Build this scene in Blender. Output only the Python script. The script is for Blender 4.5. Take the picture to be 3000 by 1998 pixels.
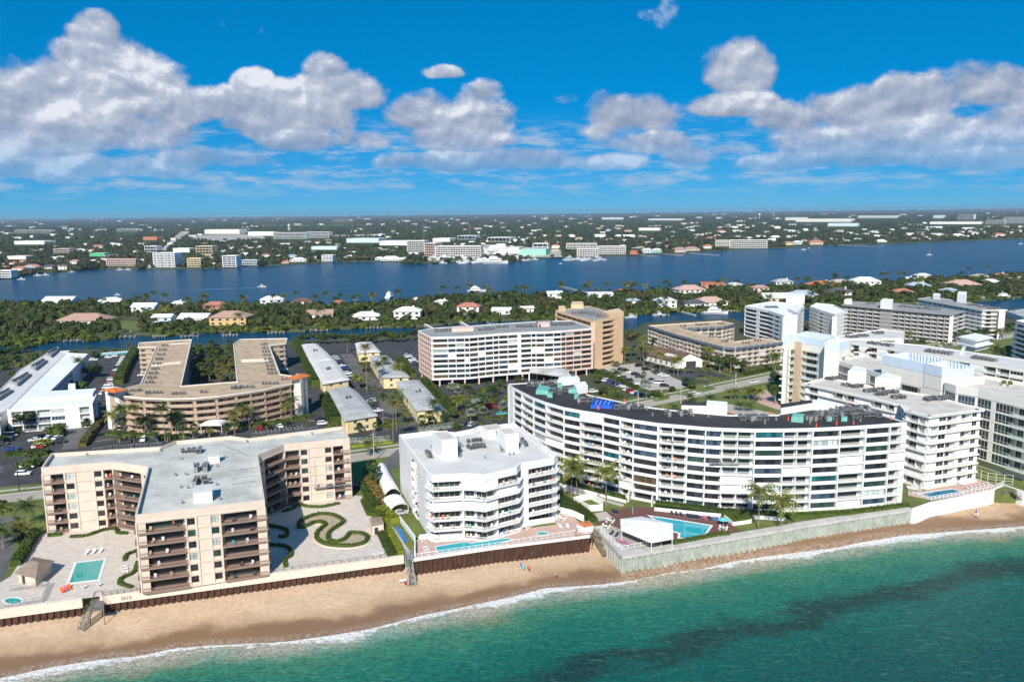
import bpy,bmesh,math,random
import numpy as np
from mathutils import Matrix,Vector
for o in list(bpy.data.objects): bpy.data.objects.remove(o)
SC = bpy.context.scene
COL = SC.collection
R = math.radians
rnd = random.Random(7)
# ------------------------------------------------------------------ camera (a drone about 92 m above the sea, looking inland)
CAMZ = 92.0
FPX,CX,CY = 2333.0,1500.0,999.0          # the photograph's own pixels: focal length and centre
ROLL = math.atan(31 / 3000)
PITCH = math.atan((CY - 624.5) * math.cos(ROLL) / FPX)
_fw = Vector((0,math.cos(PITCH),-math.sin(PITCH)))
_u0 = Vector((0,math.sin(PITCH),math.cos(PITCH)))
_r0 = Vector((1,0,0))
_rt = _r0 * math.cos(ROLL) - _u0 * math.sin(ROLL)
_up = _r0 * math.sin(ROLL) + _u0 * math.cos(ROLL)
cam = bpy.data.cameras.new('camera')
cam.sensor_width = 36.0
cam.lens = 36.0 * FPX / 3000.0
cam.clip_start = 1.0
cam.clip_end = 60000.0
camo = bpy.data.objects.new('camera',cam)
camo.matrix_world = Matrix(((_rt.x,_up.x,-_fw.x,0),(_rt.y,_up.y,-_fw.y,0),(_rt.z,_up.z,-_fw.z,CAMZ),(0,0,0,1)))
COL.objects.link(camo)
SC.camera = camo
# ------------------------------------------------------------------ light: sky with cumulus, one sun
SUN_EL = R(38)
SUN_TO = Vector((0.15,1.0,0)).normalized()     # the way shadows fall (away from the camera, a little to the side)
SUN_DIR = Vector((-SUN_TO.x * math.cos(SUN_EL),-SUN_TO.y * math.cos(SUN_EL),math.sin(SUN_EL)))
sl = bpy.data.lights.new('sun','SUN')
sl.energy = 4.8
sl.angle = R(0.53)
sl.color = (1.0,0.94,0.85)
so = bpy.data.objects.new('sun',sl)
so.rotation_euler = SUN_DIR.to_track_quat('Z','Y').to_euler()
so.location = (0,-50,200)
COL.objects.link(so)
SC.view_settings.view_transform = 'Standard'
SC.view_settings.look = 'None'
SC.view_settings.gamma = 1.0
SC.view_settings.exposure = 0.38
SC.view_settings.use_curve_mapping = False
SC.render.engine = 'CYCLES'
SC.cycles.max_bounces = 5
SC.cycles.diffuse_bounces = 3
SC.cycles.glossy_bounces = 3
SC.cycles.transparent_max_bounces = 8
SC.cycles.use_denoising = True
SC.cycles.caustics_reflective = False
SC.cycles.caustics_refractive = False
class NT:
 def __init__(s,tree): s.t = tree; s.n = tree.nodes; s.l = tree.links
 def node(s,typ,**kw):
  n = s.n.new(typ)
  for k,v in kw.items(): setattr(n,k,v)
  return n
 def put(s,sock,v):
  if isinstance(v,bpy.types.NodeSocket): s.l.new(v,sock)
  elif v is not None:
   if hasattr(sock,'default_value'):
    try: sock.default_value = v
    except Exception: sock.default_value = (*v,1.0)[:4] if len(v) == 3 else v
 def m(s,op,a,b=None,c=None,clamp=False):
  n = s.node('ShaderNodeMath',operation=op); n.use_clamp = clamp
  s.put(n.inputs[0],a); s.put(n.inputs[1],b); s.put(n.inputs[2],c)
  return n.outputs[0]
 def v(s,op,a,b=None):
  n = s.node('ShaderNodeVectorMath',operation=op)
  s.put(n.inputs[0],a)
  if op == 'SCALE': s.put(n.inputs['Scale'],b)
  else: s.put(n.inputs[1],b)
  return n.outputs['Value'] if op in ('LENGTH','DOT_PRODUCT','DISTANCE') else n.outputs[0]
 def noise(s,vec,scale,detail=4,rough=0.55,dist=0.0,dims='3D'):
  n = s.node('ShaderNodeTexNoise'); n.noise_dimensions = dims
  s.put(n.inputs['Vector'],vec); n.inputs['Scale'].default_value = scale
  n.inputs['Detail'].default_value = detail; n.inputs['Roughness'].default_value = rough
  n.inputs['Distortion'].default_value = dist
  return n.outputs['Fac']
 def mix(s,f,a,b,blend='MIX'):
  n = s.node('ShaderNodeMix',data_type='RGBA',blend_type=blend)
  s.put(n.inputs[0],f); s.put(n.inputs[6],a); s.put(n.inputs[7],b)
  return n.outputs[2]
 def ss(s,x,a,b,lo=0.0,hi=1.0):
  n = s.node('ShaderNodeMapRange',interpolation_type='SMOOTHSTEP')
  s.put(n.inputs[0],x); n.inputs[1].default_value = a; n.inputs[2].default_value = b
  n.inputs[3].default_value = lo; n.inputs[4].default_value = hi
  return n.outputs[0]
 def lin(s,x,a,b,lo=0.0,hi=1.0):
  n = s.node('ShaderNodeMapRange'); n.clamp = True
  s.put(n.inputs[0],x); n.inputs[1].default_value = a; n.inputs[2].default_value = b
  n.inputs[3].default_value = lo; n.inputs[4].default_value = hi
  return n.outputs[0]
 def xyz(s,x,y,z):
  n = s.node('ShaderNodeCombineXYZ'); s.put(n.inputs[0],x); s.put(n.inputs[1],y); s.put(n.inputs[2],z)
  return n.outputs[0]
 def sep(s,v):
  n = s.node('ShaderNodeSeparateXYZ'); s.put(n.inputs[0],v); return n.outputs
def build_world():
 w = bpy.data.worlds.new('World'); SC.world = w; w.use_nodes = True
 w.cycles.sampling_method = 'MANUAL'; w.cycles.sample_map_resolution = 256
 t = NT(w.node_tree); t.n.clear()
 STR = 0.095
 out = t.node('ShaderNodeOutputWorld'); bg = t.node('ShaderNodeBackground')
 bg.inputs['Strength'].default_value = STR
 sky = t.node('ShaderNodeTexSky',sky_type='NISHITA')
 sky.sun_disc = False
 sky.sun_elevation = SUN_EL
 sky.sun_rotation = math.atan2(SUN_DIR.x,SUN_DIR.y)
 sky.altitude = 0; sky.air_density = 1.0; sky.dust_density = 0.7; sky.ozone_density = 2.0
 d = t.node('ShaderNodeTexCoord').outputs['Generated']
 sx,sy,sz = t.sep(d)[0:3]
 t.put(sky.inputs['Vector'],t.v('NORMALIZE',t.xyz(sx,sy,t.m('MULTIPLY_ADD',t.m('MAXIMUM',sz,0.0),1.75,0.05))))
 gm = t.node('ShaderNodeGamma'); gm.inputs['Gamma'].default_value = 0.5; t.l.new(sky.outputs[0],gm.inputs['Color'])
 skyc = t.mix(1.0,gm.outputs[0],(0.92,1.58,2.26,1),'MULTIPLY')
 hs = t.node('ShaderNodeHueSaturation'); hs.inputs['Saturation'].default_value = 1.34; hs.inputs['Value'].default_value = 1.03
 t.l.new(skyc,hs.inputs['Color']); skyc = hs.outputs[0]
 az = t.m('ARCTAN2',sx,sy)
 el = t.m('ARCSINE',sz)
 elp = t.m('MAXIMUM',el,0.004)
 p = t.xyz(t.m('MULTIPLY',az,10.0),t.m('MULTIPLY',elp,13.0),3.7)
 lump = t.noise(p,1.45,12,0.58,0.15)
 lump_s = t.noise(p,1.45,8,0.54,0.15)
 lump_l = t.noise(t.v('ADD',p,(-0.05,0.11,0)),1.45,8,0.54,0.15)
 big = t.noise(p,0.75,3,0.5)
 blobs = [(-0.459,0.200,0.030,0.025,1.05),(-0.445,0.171,0.059,0.038,1.00),(-0.433,0.154,0.064,0.035,1.00),(-0.479,0.146,0.054,0.033,0.95),(-0.534,0.129,0.059,0.042,1.00),(-0.505,0.110,0.098,0.042,1.00),(-0.538,0.084,0.078,0.026,1.00),(-0.451,0.098,0.093,0.033,1.00),(-0.397,0.126,0.064,0.028,0.95),(-0.346,0.131,0.059,0.024,0.95),(-0.299,0.157,0.024,0.019,0.95),(-0.279,0.133,0.059,0.031,0.90),(-0.305,0.110,0.039,0.028,0.95),(-0.215,0.175,0.029,0.021,0.95),(-0.201,0.147,0.059,0.035,1.10),(-0.229,0.119,0.068,0.028,0.95),(-0.250,0.092,0.059,0.021,1.00),(-0.343,0.071,0.083,0.020,0.90),(-0.187,0.096,0.049,0.019,0.90),(-0.083,0.173,0.027,0.010,0.70),(-0.105,0.124,0.054,0.033,1.00),(-0.039,0.120,0.054,0.038,1.00),(-0.026,0.150,0.024,0.019,0.85),(-0.068,0.099,0.078,0.026,1.00),(-0.081,0.068,0.088,0.018,0.90),(0.027,0.070,0.068,0.020,0.90),(0.069,0.141,0.027,0.013,0.75),(0.143,0.121,0.073,0.034,1.10),(0.110,0.106,0.049,0.021,0.90),(0.160,0.089,0.068,0.021,0.95),(0.270,0.162,0.046,0.040,1.15),(0.262,0.129,0.059,0.023,1.10),(0.216,0.072,0.034,0.019,0.90),(0.267,0.079,0.034,0.018,0.80),(0.334,0.110,0.054,0.028,1.00),(0.389,0.115,0.064,0.033,1.05),(0.397,0.085,0.112,0.031,1.00),(0.460,0.125,0.054,0.038,1.05),(0.466,0.085,0.073,0.035,1.00),(0.527,0.130,0.068,0.035,1.05),(0.539,0.091,0.064,0.031,1.00),(0.325,0.063,0.078,0.018,0.90),(0.420,0.062,0.088,0.018,0.90),(0.516,0.058,0.088,0.021,0.85),(0.119,0.068,0.054,0.016,0.85),(-0.447,0.062,0.137,0.019,0.85),(-0.529,0.057,0.083,0.019,0.85)]
 dens = None; base = None
 for (ba,be,rw,rh,wt) in blobs:
  dx = t.m('DIVIDE',t.m('SUBTRACT',az,ba),rw * .92); dy = t.m('DIVIDE',t.m('SUBTRACT',el,be - .008),rh * .88)
  dyb = t.m('MULTIPLY',dy,t.m('MULTIPLY_ADD',t.m('LESS_THAN',dy,0.0),0.45,1.0))       # flatter undersides
  r2 = t.m('ADD',t.m('MULTIPLY',dx,dx),t.m('MULTIPLY',dyb,dyb))
  q = t.m('MULTIPLY',t.m('MULTIPLY_ADD',r2,-0.55,1.0),wt)
  sh = t.m('MULTIPLY_ADD',dy,0.30,0.5)
  if dens is None: dens,base = q,sh
  else:
   gt = t.ss(t.m('SUBTRACT',q,dens),-0.25,0.25)
   dens = t.m('SMOOTH_MAX',q,dens,0.15)
   mx = t.node('ShaderNodeMix',data_type='FLOAT'); t.put(mx.inputs[0],gt); t.put(mx.inputs[2],base); t.put(mx.inputs[3],sh)
   base = mx.outputs[0]
 band = t.m('MULTIPLY',t.ss(el,0.035,0.075),t.ss(el,0.10,0.26,1.0,0.0))
 away = t.ss(t.m('ABSOLUTE',az),0.66,0.85)
 field = t.m('MULTIPLY',t.m('SUBTRACT',t.m('MULTIPLY',big,2.6),0.65),t.m('MULTIPLY',band,away))
 dens = t.m('MAXIMUM',dens,field)
 shape = t.m('ADD',dens,t.m('ADD',t.m('MULTIPLY',t.m('SUBTRACT',lump,0.5),1.9),t.m('MULTIPLY',t.m('SUBTRACT',big,0.5),0.8)))
 mask = t.ss(shape,0.34,0.72)
 lit = t.m('MULTIPLY',t.m('SUBTRACT',lump_s,lump_l),3.2)  # sunlit and shaded cloud sides put into the colour by offset noise
 sh2 = t.m('ADD',t.m('ADD',t.m('MULTIPLY_ADD',base,0.75,0.10),lit),t.m('MULTIPLY',t.m('SUBTRACT',big,0.5),1.2))  # bright tops and grey bases also put into the cloud colour
 sh2 = t.m('ADD',sh2,t.m('MULTIPLY',t.ss(shape,0.3,1.3),0.10))
 ramp = t.node('ShaderNodeValToRGB')
 cr = ramp.color_ramp; cr.elements[0].position = 0.12; cr.elements[0].color = (0.20,0.255,0.37,1)
 cr.elements[1].position = 1.08 - .08; cr.elements[1].color = (0.61,0.64,0.70,1)
 e = cr.elements.new(0.50); e.color = (0.29,0.34,0.45,1); e = cr.elements.new(0.78); e.color = (0.40,0.44,0.54,1)
 t.put(ramp.inputs[0],sh2)
 cc = t.v('SCALE',ramp.outputs[0],1.0 / STR)
 far_fade = t.ss(el,0.035,0.11,0.40,1.0)
 c1 = t.mix(t.m('MULTIPLY',mask,far_fade),skyc,cc)
 low = t.noise(t.xyz(t.m('MULTIPLY',az,17.0),t.m('MULTIPLY',elp,80.0),1.3),1.3,6,0.6)
 lowd = t.m('MULTIPLY',t.ss(low,0.42,0.70),t.m('MULTIPLY',t.m('MULTIPLY',t.ss(el,0.008,0.045),t.ss(el,0.085,0.12,1.0,0.0)),0.72))
 c2 = t.mix(t.m('MULTIPLY',lowd,t.m('SUBTRACT',1.0,mask)),c1,t.v('SCALE',t.xyz(0.36,0.44,0.54),1.0 / STR))
 t.l.new(c2,bg.inputs['Color']); t.l.new(bg.outputs[0],out.inputs['Surface'])
build_world()
# ------------------------------------------------------------------ reading the photograph: zoom windows -> photo pixel -> point on a level plane
ZW = {'A': (0,1200,1.965),'B': (400,1200,2.614),'C': (1000,1200,2.614),'D': (1600,1100,2.613),'E': (2200,1100,2.614),
   'F': (0,850,3.136),'G': (600,900,3.136),'H': (1150,850,3.136),'I': (1750,800,3.485),'J': (2250,800,3.136),
   'K': (0,580,2.944),'L': (700,580,2.944),'M': (1400,580,2.944),'N': (2100,580,2.617),'O': (0,1000,3.92),
   'P': (850,1250,3.92),'Q': (1500,1400,3.925),'R': (2000,950,4.48),'S': (2260,950,5.2275),'T': (2640,1000,5.808),'V': (2660,1180,4.9),'a': (0,640,3.925),'b': (600,640,3.925),'c': (1150,690,4.71),'d': (1650,640,3.364),'e': (2300,600,1.923),'X': (0,0,1.0)}
def level(px,py,z):
 d = _rt * ((px - CX) / FPX) - _up * ((py - CY) / FPX) + _fw
 t = (z - CAMZ) / d.z
 return Vector((d.x * t,d.y * t))
def W(key,x,y,z=4.0):
 ox,oy,s = ZW[key]
 return level(ox + x / s,oy + y / s,z)
def WL(key,pts,z=4.0): return [W(key,x,y,z) for x,y in pts]
def pix(P):
 d = Vector(P) - Vector((0,0,CAMZ)); k = d.dot(_fw)
 return CX + FPX * d.dot(_rt) / k,CY - FPX * d.dot(_up) / k
def rise(base_px,top_py,z0):
 b = level(base_px[0],base_px[1],z0); lo,hi = 0.0,80.0
 for _ in range(40):
  m = (lo + hi) / 2
  if pix((b.x,b.y,z0 + m))[1] > top_py: lo = m
  else: hi = m
 return lo
# ------------------------------------------------------------------ materials
MATS = {}
def mat(name,col,rough=0.7,var=0.12,scale=0.6,spec=0.3,bump=0.0,bscale=8.0,metal=0.0,streak=0.0,col2=None,alpha=None):
 if name in MATS: return MATS[name]
 m = bpy.data.materials.new(name); m.use_nodes = True
 t = NT(m.node_tree); b = t.n['Principled BSDF']
 pos = t.node('ShaderNodeNewGeometry').outputs['Position']
 n = t.noise(pos,scale,5,0.6)
 n2 = t.noise(pos,scale * 9,3,0.6)
 f = t.m('ADD',t.m('MULTIPLY',n,0.65),t.m('MULTIPLY',n2,0.35))
 c2 = col2 or tuple(c * (1 - 2.2 * var) for c in col)
 c1 = tuple(min(1,c * (1 + 0.9 * var)) for c in col) if col2 is None else col
 c = t.mix(t.ss(f,0.3,0.68),(*c2,1),(*c1,1))
 if streak:
  sp = t.v('MULTIPLY',pos,(1.0,1.0,0.06))
  s = t.ss(t.noise(sp,2.2,4,0.6),0.5,0.75)
  c = t.mix(t.m('MULTIPLY',s,streak),c,tuple(x * 0.45 for x in col) + (1,))
 t.put(b.inputs['Base Color'],c)
 b.inputs['Roughness'].default_value = rough
 b.inputs['Specular IOR Level'].default_value = spec
 b.inputs['Metallic'].default_value = metal
 if bump:
  bn = t.node('ShaderNodeBump'); bn.inputs['Strength'].default_value = bump; bn.inputs['Distance'].default_value = 0.1
  t.put(bn.inputs['Height'],t.noise(pos,bscale,4,0.6)); t.l.new(bn.outputs[0],b.inputs['Normal'])
 if alpha is not None: b.inputs['Alpha'].default_value = alpha
 MATS[name] = m
 return m
def glass_mat(name,col,tint2,rough=0.06,rand=True):
 m = bpy.data.materials.new(name); m.use_nodes = True
 t = NT(m.node_tree); b = t.n['Principled BSDF']
 oi = t.node('ShaderNodeObjectInfo').outputs['Random']
 pos = t.node('ShaderNodeNewGeometry').outputs['Position']
 n = t.noise(pos,0.9,2,0.5)
 f = t.m('ADD',t.m('MULTIPLY',oi,0.75),t.m('MULTIPLY',n,0.5)) if rand else n
 t.put(b.inputs['Base Color'],t.mix(t.ss(f,0.25,1.0),(*col,1),(*tint2,1)))
 b.inputs['Roughness'].default_value = rough; b.inputs['Specular IOR Level'].default_value = 0.6
 MATS[name] = m
 return m
M_WHITE = mat('white_stucco',(0.78,0.775,0.76),0.75,0.05,0.25,streak=0.17)
M_WHITE2 = mat('off_white_stucco',(0.77,0.755,0.715),0.75,0.05,0.25,streak=0.2)
M_CREAM = mat('cream_stucco',(0.79,0.755,0.68),0.75,0.04,0.2,streak=0.08)
M_BEIGE = mat('peach_stucco',(0.655,0.545,0.445),0.75,0.05,0.25,streak=0.08)
M_BROWN = mat('brown_balcony_paint',(0.33,0.225,0.175),0.7,0.06,0.4)
M_PEACH = mat('apricot_stucco',(0.70,0.49,0.30),0.75,0.05,0.25,streak=0.06)
M_PINK = mat('pink_stucco',(0.70,0.52,0.44),0.75,0.05,0.25)
M_TAN = mat('tan_stucco',(0.46,0.345,0.25),0.8,0.07,0.3,streak=0.15)
M_YELLOW = mat('pale_yellow_stucco',(0.74,0.60,0.33),0.8,0.05,0.3,streak=0.06)
M_GREYWALL = mat('grey_stucco',(0.30,0.295,0.285),0.8,0.06,0.3)
M_STONE = mat('travertine',(0.60,0.47,0.35),0.6,0.16,1.2)
M_RGREY = mat('grey_green_roof',(0.53,0.525,0.475),0.85,0.15,0.12,bump=0.15)
M_RLGREY = mat('pale_grey_roof',(0.60,0.585,0.55),0.85,0.08,0.15,streak=0)
M_RBLACK = mat('black_bitumen_roof',(0.026,0.026,0.029),0.8,0.25,0.25,col2=(0.055,0.05,0.046))
M_RTAN = mat('tan_gravel_roof',(0.49,0.365,0.235),0.95,0.14,0.2,bump=0.3,bscale=3)
M_RWHITE = mat('white_membrane_roof',(0.78,0.79,0.80),0.7,0.05,0.1)
M_RDGREY = mat('grey_shingle_roof',(0.30,0.30,0.29),0.9,0.12,0.2)
M_RBROWN = mat('brown_shingle_roof',(0.15,0.085,0.068),0.9,0.15,0.6)
M_RSTAIN = mat('weathered_grey_roof',(0.50,0.50,0.49),0.9,0.15,0.1,streak=0,col2=(0.27,0.265,0.25))
M_RCONC = mat('weathered_concrete_roof',(0.58,0.54,0.48),0.85,0.10,0.2)
M_TILE_O = mat('orange_clay_tile',(0.58,0.17,0.05),0.85,0.15,1.0)
M_TILE_R = mat('terracotta_tile',(0.46,0.19,0.12),0.85,0.15,0.8)
M_TILE_B = mat('buff_tile',(0.42,0.27,0.20),0.85,0.12,0.8)
M_SLATE = mat('slate_blue_mansard',(0.085,0.11,0.15),0.7,0.15,1.5)
M_RAIL = mat('white_railing_paint',(0.80,0.80,0.79),0.5,0.02)
M_RAILB = mat('brown_railing_paint',(0.21,0.14,0.115),0.5,0.05)
M_FRAME = mat('white_window_frame',(0.74,0.74,0.72),0.5,0.02)
M_FRAMED = mat('bronze_window_frame',(0.06,0.05,0.045),0.45,0.05)
M_SHUT = mat('white_storm_shutter',(0.82,0.83,0.84),0.55,0.03,0.5)
M_METAL = mat('grey_sheet_metal',(0.33,0.34,0.34),0.45,0.15,1.5,spec=0.5,metal=0.3)
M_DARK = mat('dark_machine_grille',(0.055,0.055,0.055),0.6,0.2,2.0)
M_PALEBLUE = mat('pale_blue_screen_panel',(0.62,0.71,0.80),0.5,0.04)
M_CONC = mat('concrete',(0.50,0.48,0.44),0.85,0.10,0.3,streak=0.1)
M_CAPB = mat('peach_wall_cap',(0.72,0.60,0.49),0.8,0.06,0.3)
G_DARK = glass_mat('dark_tinted_glass',(0.012,0.014,0.017),(0.035,0.042,0.05))
G_TEAL = glass_mat('teal_tinted_glass',(0.01,0.06,0.075),(0.02,0.16,0.19))
G_GREEN = glass_mat('green_tinted_glass',(0.018,0.05,0.042),(0.05,0.09,0.075))
G_CURT = glass_mat('glass_over_pale_curtain',(0.30,0.36,0.35),(0.55,0.60,0.58),0.15)
G_BRON = glass_mat('bronze_glass',(0.07,0.05,0.025),(0.12,0.085,0.045),0.12)
G_BLUE = glass_mat('blue_glass',(0.015,0.03,0.05),(0.06,0.10,0.15))
# ------------------------------------------------------------------ objects
def thing(name,label,cat,loc=(0,0,0),rotz=0.0,group=None,scale=None):
 o = bpy.data.objects.new(name,None); o.empty_display_size = 0.5
 COL.objects.link(o)
 o.location = loc; o.rotation_euler = (0,0,rotz)
 if scale is not None: o.scale = (scale,) * 3 if isinstance(scale,(int,float)) else scale
 tag(o,label,cat,group)
 return o
def tag(o,label=None,cat=None,group=None,kind=None):
 if label: o['label'] = label
 if cat: o['category'] = cat
 if group: o['group'] = group
 if kind: o['kind'] = kind
 return o
def obj(name,mesh,parent=None,loc=(0,0,0),rotz=0.0):
 o = bpy.data.objects.new(name,mesh); COL.objects.link(o)
 o.location = loc
 if rotz: o.rotation_euler = (0,0,rotz)
 if parent is not None: o.parent = parent
 return o
def copy_tree(o,parent=None):
 c = o.copy(); COL.objects.link(c)
 if parent is not None: c.parent = parent
 for ch in o.children: copy_tree(ch,c)
 return c
class MB:
 def __init__(s): s.v = []; s.f = []; s.mi = []; s.mats = []
 def mid(s,m):
  if m not in s.mats: s.mats.append(m)
  return s.mats.index(m)
 def add(s,verts,faces,m):
  k = len(s.v); i = s.mid(m)
  s.v.extend([tuple(p) for p in verts])
  s.f.extend([tuple(a + k for a in f) for f in faces]); s.mi.extend([i] * len(faces))
  return s
 def box(s,x0,x1,y0,y1,z0,z1,m):
  return s.add([(x0,y0,z0),(x1,y0,z0),(x1,y1,z0),(x0,y1,z0),(x0,y0,z1),(x1,y0,z1),(x1,y1,z1),(x0,y1,z1)],
      [(3,2,1,0),(4,5,6,7),(0,1,5,4),(1,2,6,5),(2,3,7,6),(3,0,4,7)],m)
 def obox(s,o,ex,ey,x0,x1,y0,y1,z0,z1,m):
  def p(x,y,z): return (o[0] + ex[0] * x + ey[0] * y,o[1] + ex[1] * x + ey[1] * y,z)
  return s.add([p(x0,y0,z0),p(x1,y0,z0),p(x1,y1,z0),p(x0,y1,z0),p(x0,y0,z1),p(x1,y0,z1),p(x1,y1,z1),p(x0,y1,z1)],
      [(3,2,1,0),(4,5,6,7),(0,1,5,4),(1,2,6,5),(2,3,7,6),(3,0,4,7)],m)
 def prism(s,poly,z0,z1,m,top=None,bottom=True):
  n = len(poly); z1s = z1 if isinstance(z1,(list,tuple)) else [z1] * n
  vs = [(p[0],p[1],z0) for p in poly] + [(p[0],p[1],z) for p,z in zip(poly,z1s)]
  k = len(s.v); i = s.mid(m); it = s.mid(top or m)
  s.v.extend(vs)
  for a in range(n):
   b = (a + 1) % n
   s.f.append((k + a,k + b,k + n + b,k + n + a)); s.mi.append(i)
  s.f.append(tuple(k + n + a for a in range(n))); s.mi.append(it)
  if bottom: s.f.append(tuple(k + a for a in reversed(range(n)))); s.mi.append(i)
  return s
 def ring(s,outer,inner,z0,z1,m):
  n = len(outer); k = len(s.v); i = s.mid(m)
  s.v.extend([(p[0],p[1],z0) for p in outer] + [(p[0],p[1],z1) for p in outer] + [(p[0],p[1],z0) for p in inner] + [(p[0],p[1],z1) for p in inner])
  for a in range(n):
   b = (a + 1) % n
   for f in ((a,b,n + b,n + a),(n + a,n + b,3 * n + b,3 * n + a),(3 * n + a,3 * n + b,2 * n + b,2 * n + a),(2 * n + a,2 * n + b,b,a)):
    s.f.append(tuple(k + q for q in f)); s.mi.append(i)
  return s
 def tube(s,pts,radii,m,n=6,cap=True):
  rings = []
  for j,p in enumerate(pts):
   p = Vector(p)
   a = Vector(pts[max(0,j - 1)]); b = Vector(pts[min(len(pts) - 1,j + 1)])
   d = (b - a).normalized()
   u = d.orthogonal().normalized() if abs(d.z) < 0.9 else Vector((1,0,0))
   u = (u - d * u.dot(d)).normalized(); w = d.cross(u)
   r = radii[j] if isinstance(radii,(list,tuple)) else radii
   rings.append([p + (u * math.cos(q * 2 * math.pi / n) + w * math.sin(q * 2 * math.pi / n)) * r for q in range(n)])
  vs = [v for rg in rings for v in rg]; fs = []
  for j in range(len(pts) - 1):
   for q in range(n):
    q2 = (q + 1) % n
    fs.append((j * n + q,j * n + q2,(j + 1) * n + q2,(j + 1) * n + q))
  if cap: fs.append(tuple(reversed(range(n)))); fs.append(tuple((len(pts) - 1) * n + q for q in range(n)))
  return s.add(vs,fs,m)
 def cyl(s,c,r,z0,z1,m,n=10,r2=None):
  r2 = r if r2 is None else r2
  vs = [(c[0] + r * math.cos(a * 2 * math.pi / n),c[1] + r * math.sin(a * 2 * math.pi / n),z0) for a in range(n)]
  vs += [(c[0] + r2 * math.cos(a * 2 * math.pi / n),c[1] + r2 * math.sin(a * 2 * math.pi / n),z1) for a in range(n)]
  fs = [(a,(a + 1) % n,n + (a + 1) % n,n + a) for a in range(n)] + [tuple(reversed(range(n))),tuple(range(n,2 * n))]
  return s.add(vs,fs,m)
 def mesh(s,name,off=(0,0,0),smooth=False):
  me = bpy.data.meshes.new(name)
  vs = s.v if off == (0,0,0) else [(a - off[0],b - off[1],c - off[2]) for a,b,c in s.v]
  me.from_pydata(vs,[],s.f)
  for m in s.mats: me.materials.append(m)
  if len(s.mats) > 1: me.polygons.foreach_set('material_index',s.mi)
  if smooth: me.polygons.foreach_set('use_smooth',[True] * len(s.f))
  me.update()
  return me
 def build(s,name,parent=None,smooth=False):
  off = Vector((0,0,0)); q = parent
  while q is not None: off += q.location; q = q.parent
  return obj(name,s.mesh(name,tuple(off),smooth),parent)
def area2(p): return sum(p[i][0] * p[(i + 1) % len(p)][1] - p[(i + 1) % len(p)][0] * p[i][1] for i in range(len(p)))
def ccw(p): return list(p) if area2(p) > 0 else list(reversed(p))
def inset(poly,d):
 n = len(poly); out = []
 for i in range(n):
  a,b,c = Vector(poly[i - 1][:2]),Vector(poly[i][:2]),Vector(poly[(i + 1) % n][:2])
  d1 = (b - a).normalized(); d2 = (c - b).normalized()
  n1 = Vector((-d1.y,d1.x)); n2 = Vector((-d2.y,d2.x))
  k = n1 + n2; den = max(0.35,1 + n1.dot(n2))
  out.append(b + k * (d / den))
 return out
def centroid(poly):
 return Vector((sum(p[0] for p in poly) / len(poly),sum(p[1] for p in poly) / len(poly)))
def lerp(a,b,t): return a + (b - a) * t
# ------------------------------------------------------------------ the setting: sea, beach, land, lagoon, far land
ZL,ZD,ZI,ZF = 4.0,6.0,2.0,2.0        # levels: land, ocean terraces, lagoon island, far shore
def polyline_y(pts):
 xs = np.array([p[0] for p in pts]); ys = np.array([p[1] for p in pts])
 return lambda x: np.interp(x,xs,ys)
WATER_PX = [(0,1986),(153,1953),(305,1930),(407,1921),(509,1899),(600,1891),(828,1880),(956,1863),(1083,1842),(1245,1800),(1325,1785),(1421,1764),
   (1500,1748),(1595,1723),(1755,1712),(1857,1700),(1946,1679),(2054,1667),(2143,1645),(2264,1627),(2455,1603),(2519,1589),
   (2646,1568),(2774,1558),(3000,1541)]
shore = [level(x,y,0) for x,y in WATER_PX]
d0 = (shore[4] - shore[0]).normalized(); d1 = (shore[-1] - shore[-4]).normalized()
shore = [shore[0] - d0 * k for k in (1500,600,200,80,30)] + shore + [shore[-1] + d1 * k for k in (30,80,200,600,1500)]
shore_y = polyline_y(shore)
WALL = [(-1500,-240),(-113,168),(-28,193),(22,212),(26.4,212.5),(27.2,190.6),(74,206.9),(115.9,221),(118,226),(153,242),(1500,760)]
wall_y = polyline_y(WALL)
def grid_mesh(name,cols,attr=None):
 n = len(cols); m = len(cols[0])
 arr = np.array(cols,dtype=np.float32).reshape(-1,4)
 me = bpy.data.meshes.new(name)
 idx = np.arange(n * m).reshape(n,m)
 f = np.stack([idx[:-1,:-1],idx[1:,:-1],idx[1:,1:],idx[:-1,1:]],-1).reshape(-1,4)
 me.from_pydata(arr[:,:3].tolist(),[],f.tolist())
 if attr:
  a = me.attributes.new(attr,'FLOAT','POINT'); a.data.foreach_set('value',arr[:,3].copy())
 me.polygons.foreach_set('use_smooth',[True] * len(me.polygons))
 me.update()
 return me
def water_normal(t,pos,scales,strength,dist=0.3):
 h = None
 for (sx,sy,rot,sc,amp) in scales:
  mp = t.node('ShaderNodeMapping'); mp.inputs['Rotation'].default_value = (0,0,R(rot)); mp.inputs['Scale'].default_value = (sx,sy,1)
  t.put(mp.inputs['Vector'],pos)
  n = t.m('MULTIPLY',t.noise(mp.outputs[0],sc,5,0.62,0.6),amp)
  h = n if h is None else t.m('ADD',h,n)
 b = t.node('ShaderNodeBump'); b.inputs['Strength'].default_value = strength; b.inputs['Distance'].default_value = dist
 t.put(b.inputs['Height'],h)
 return b.outputs[0],h
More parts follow.
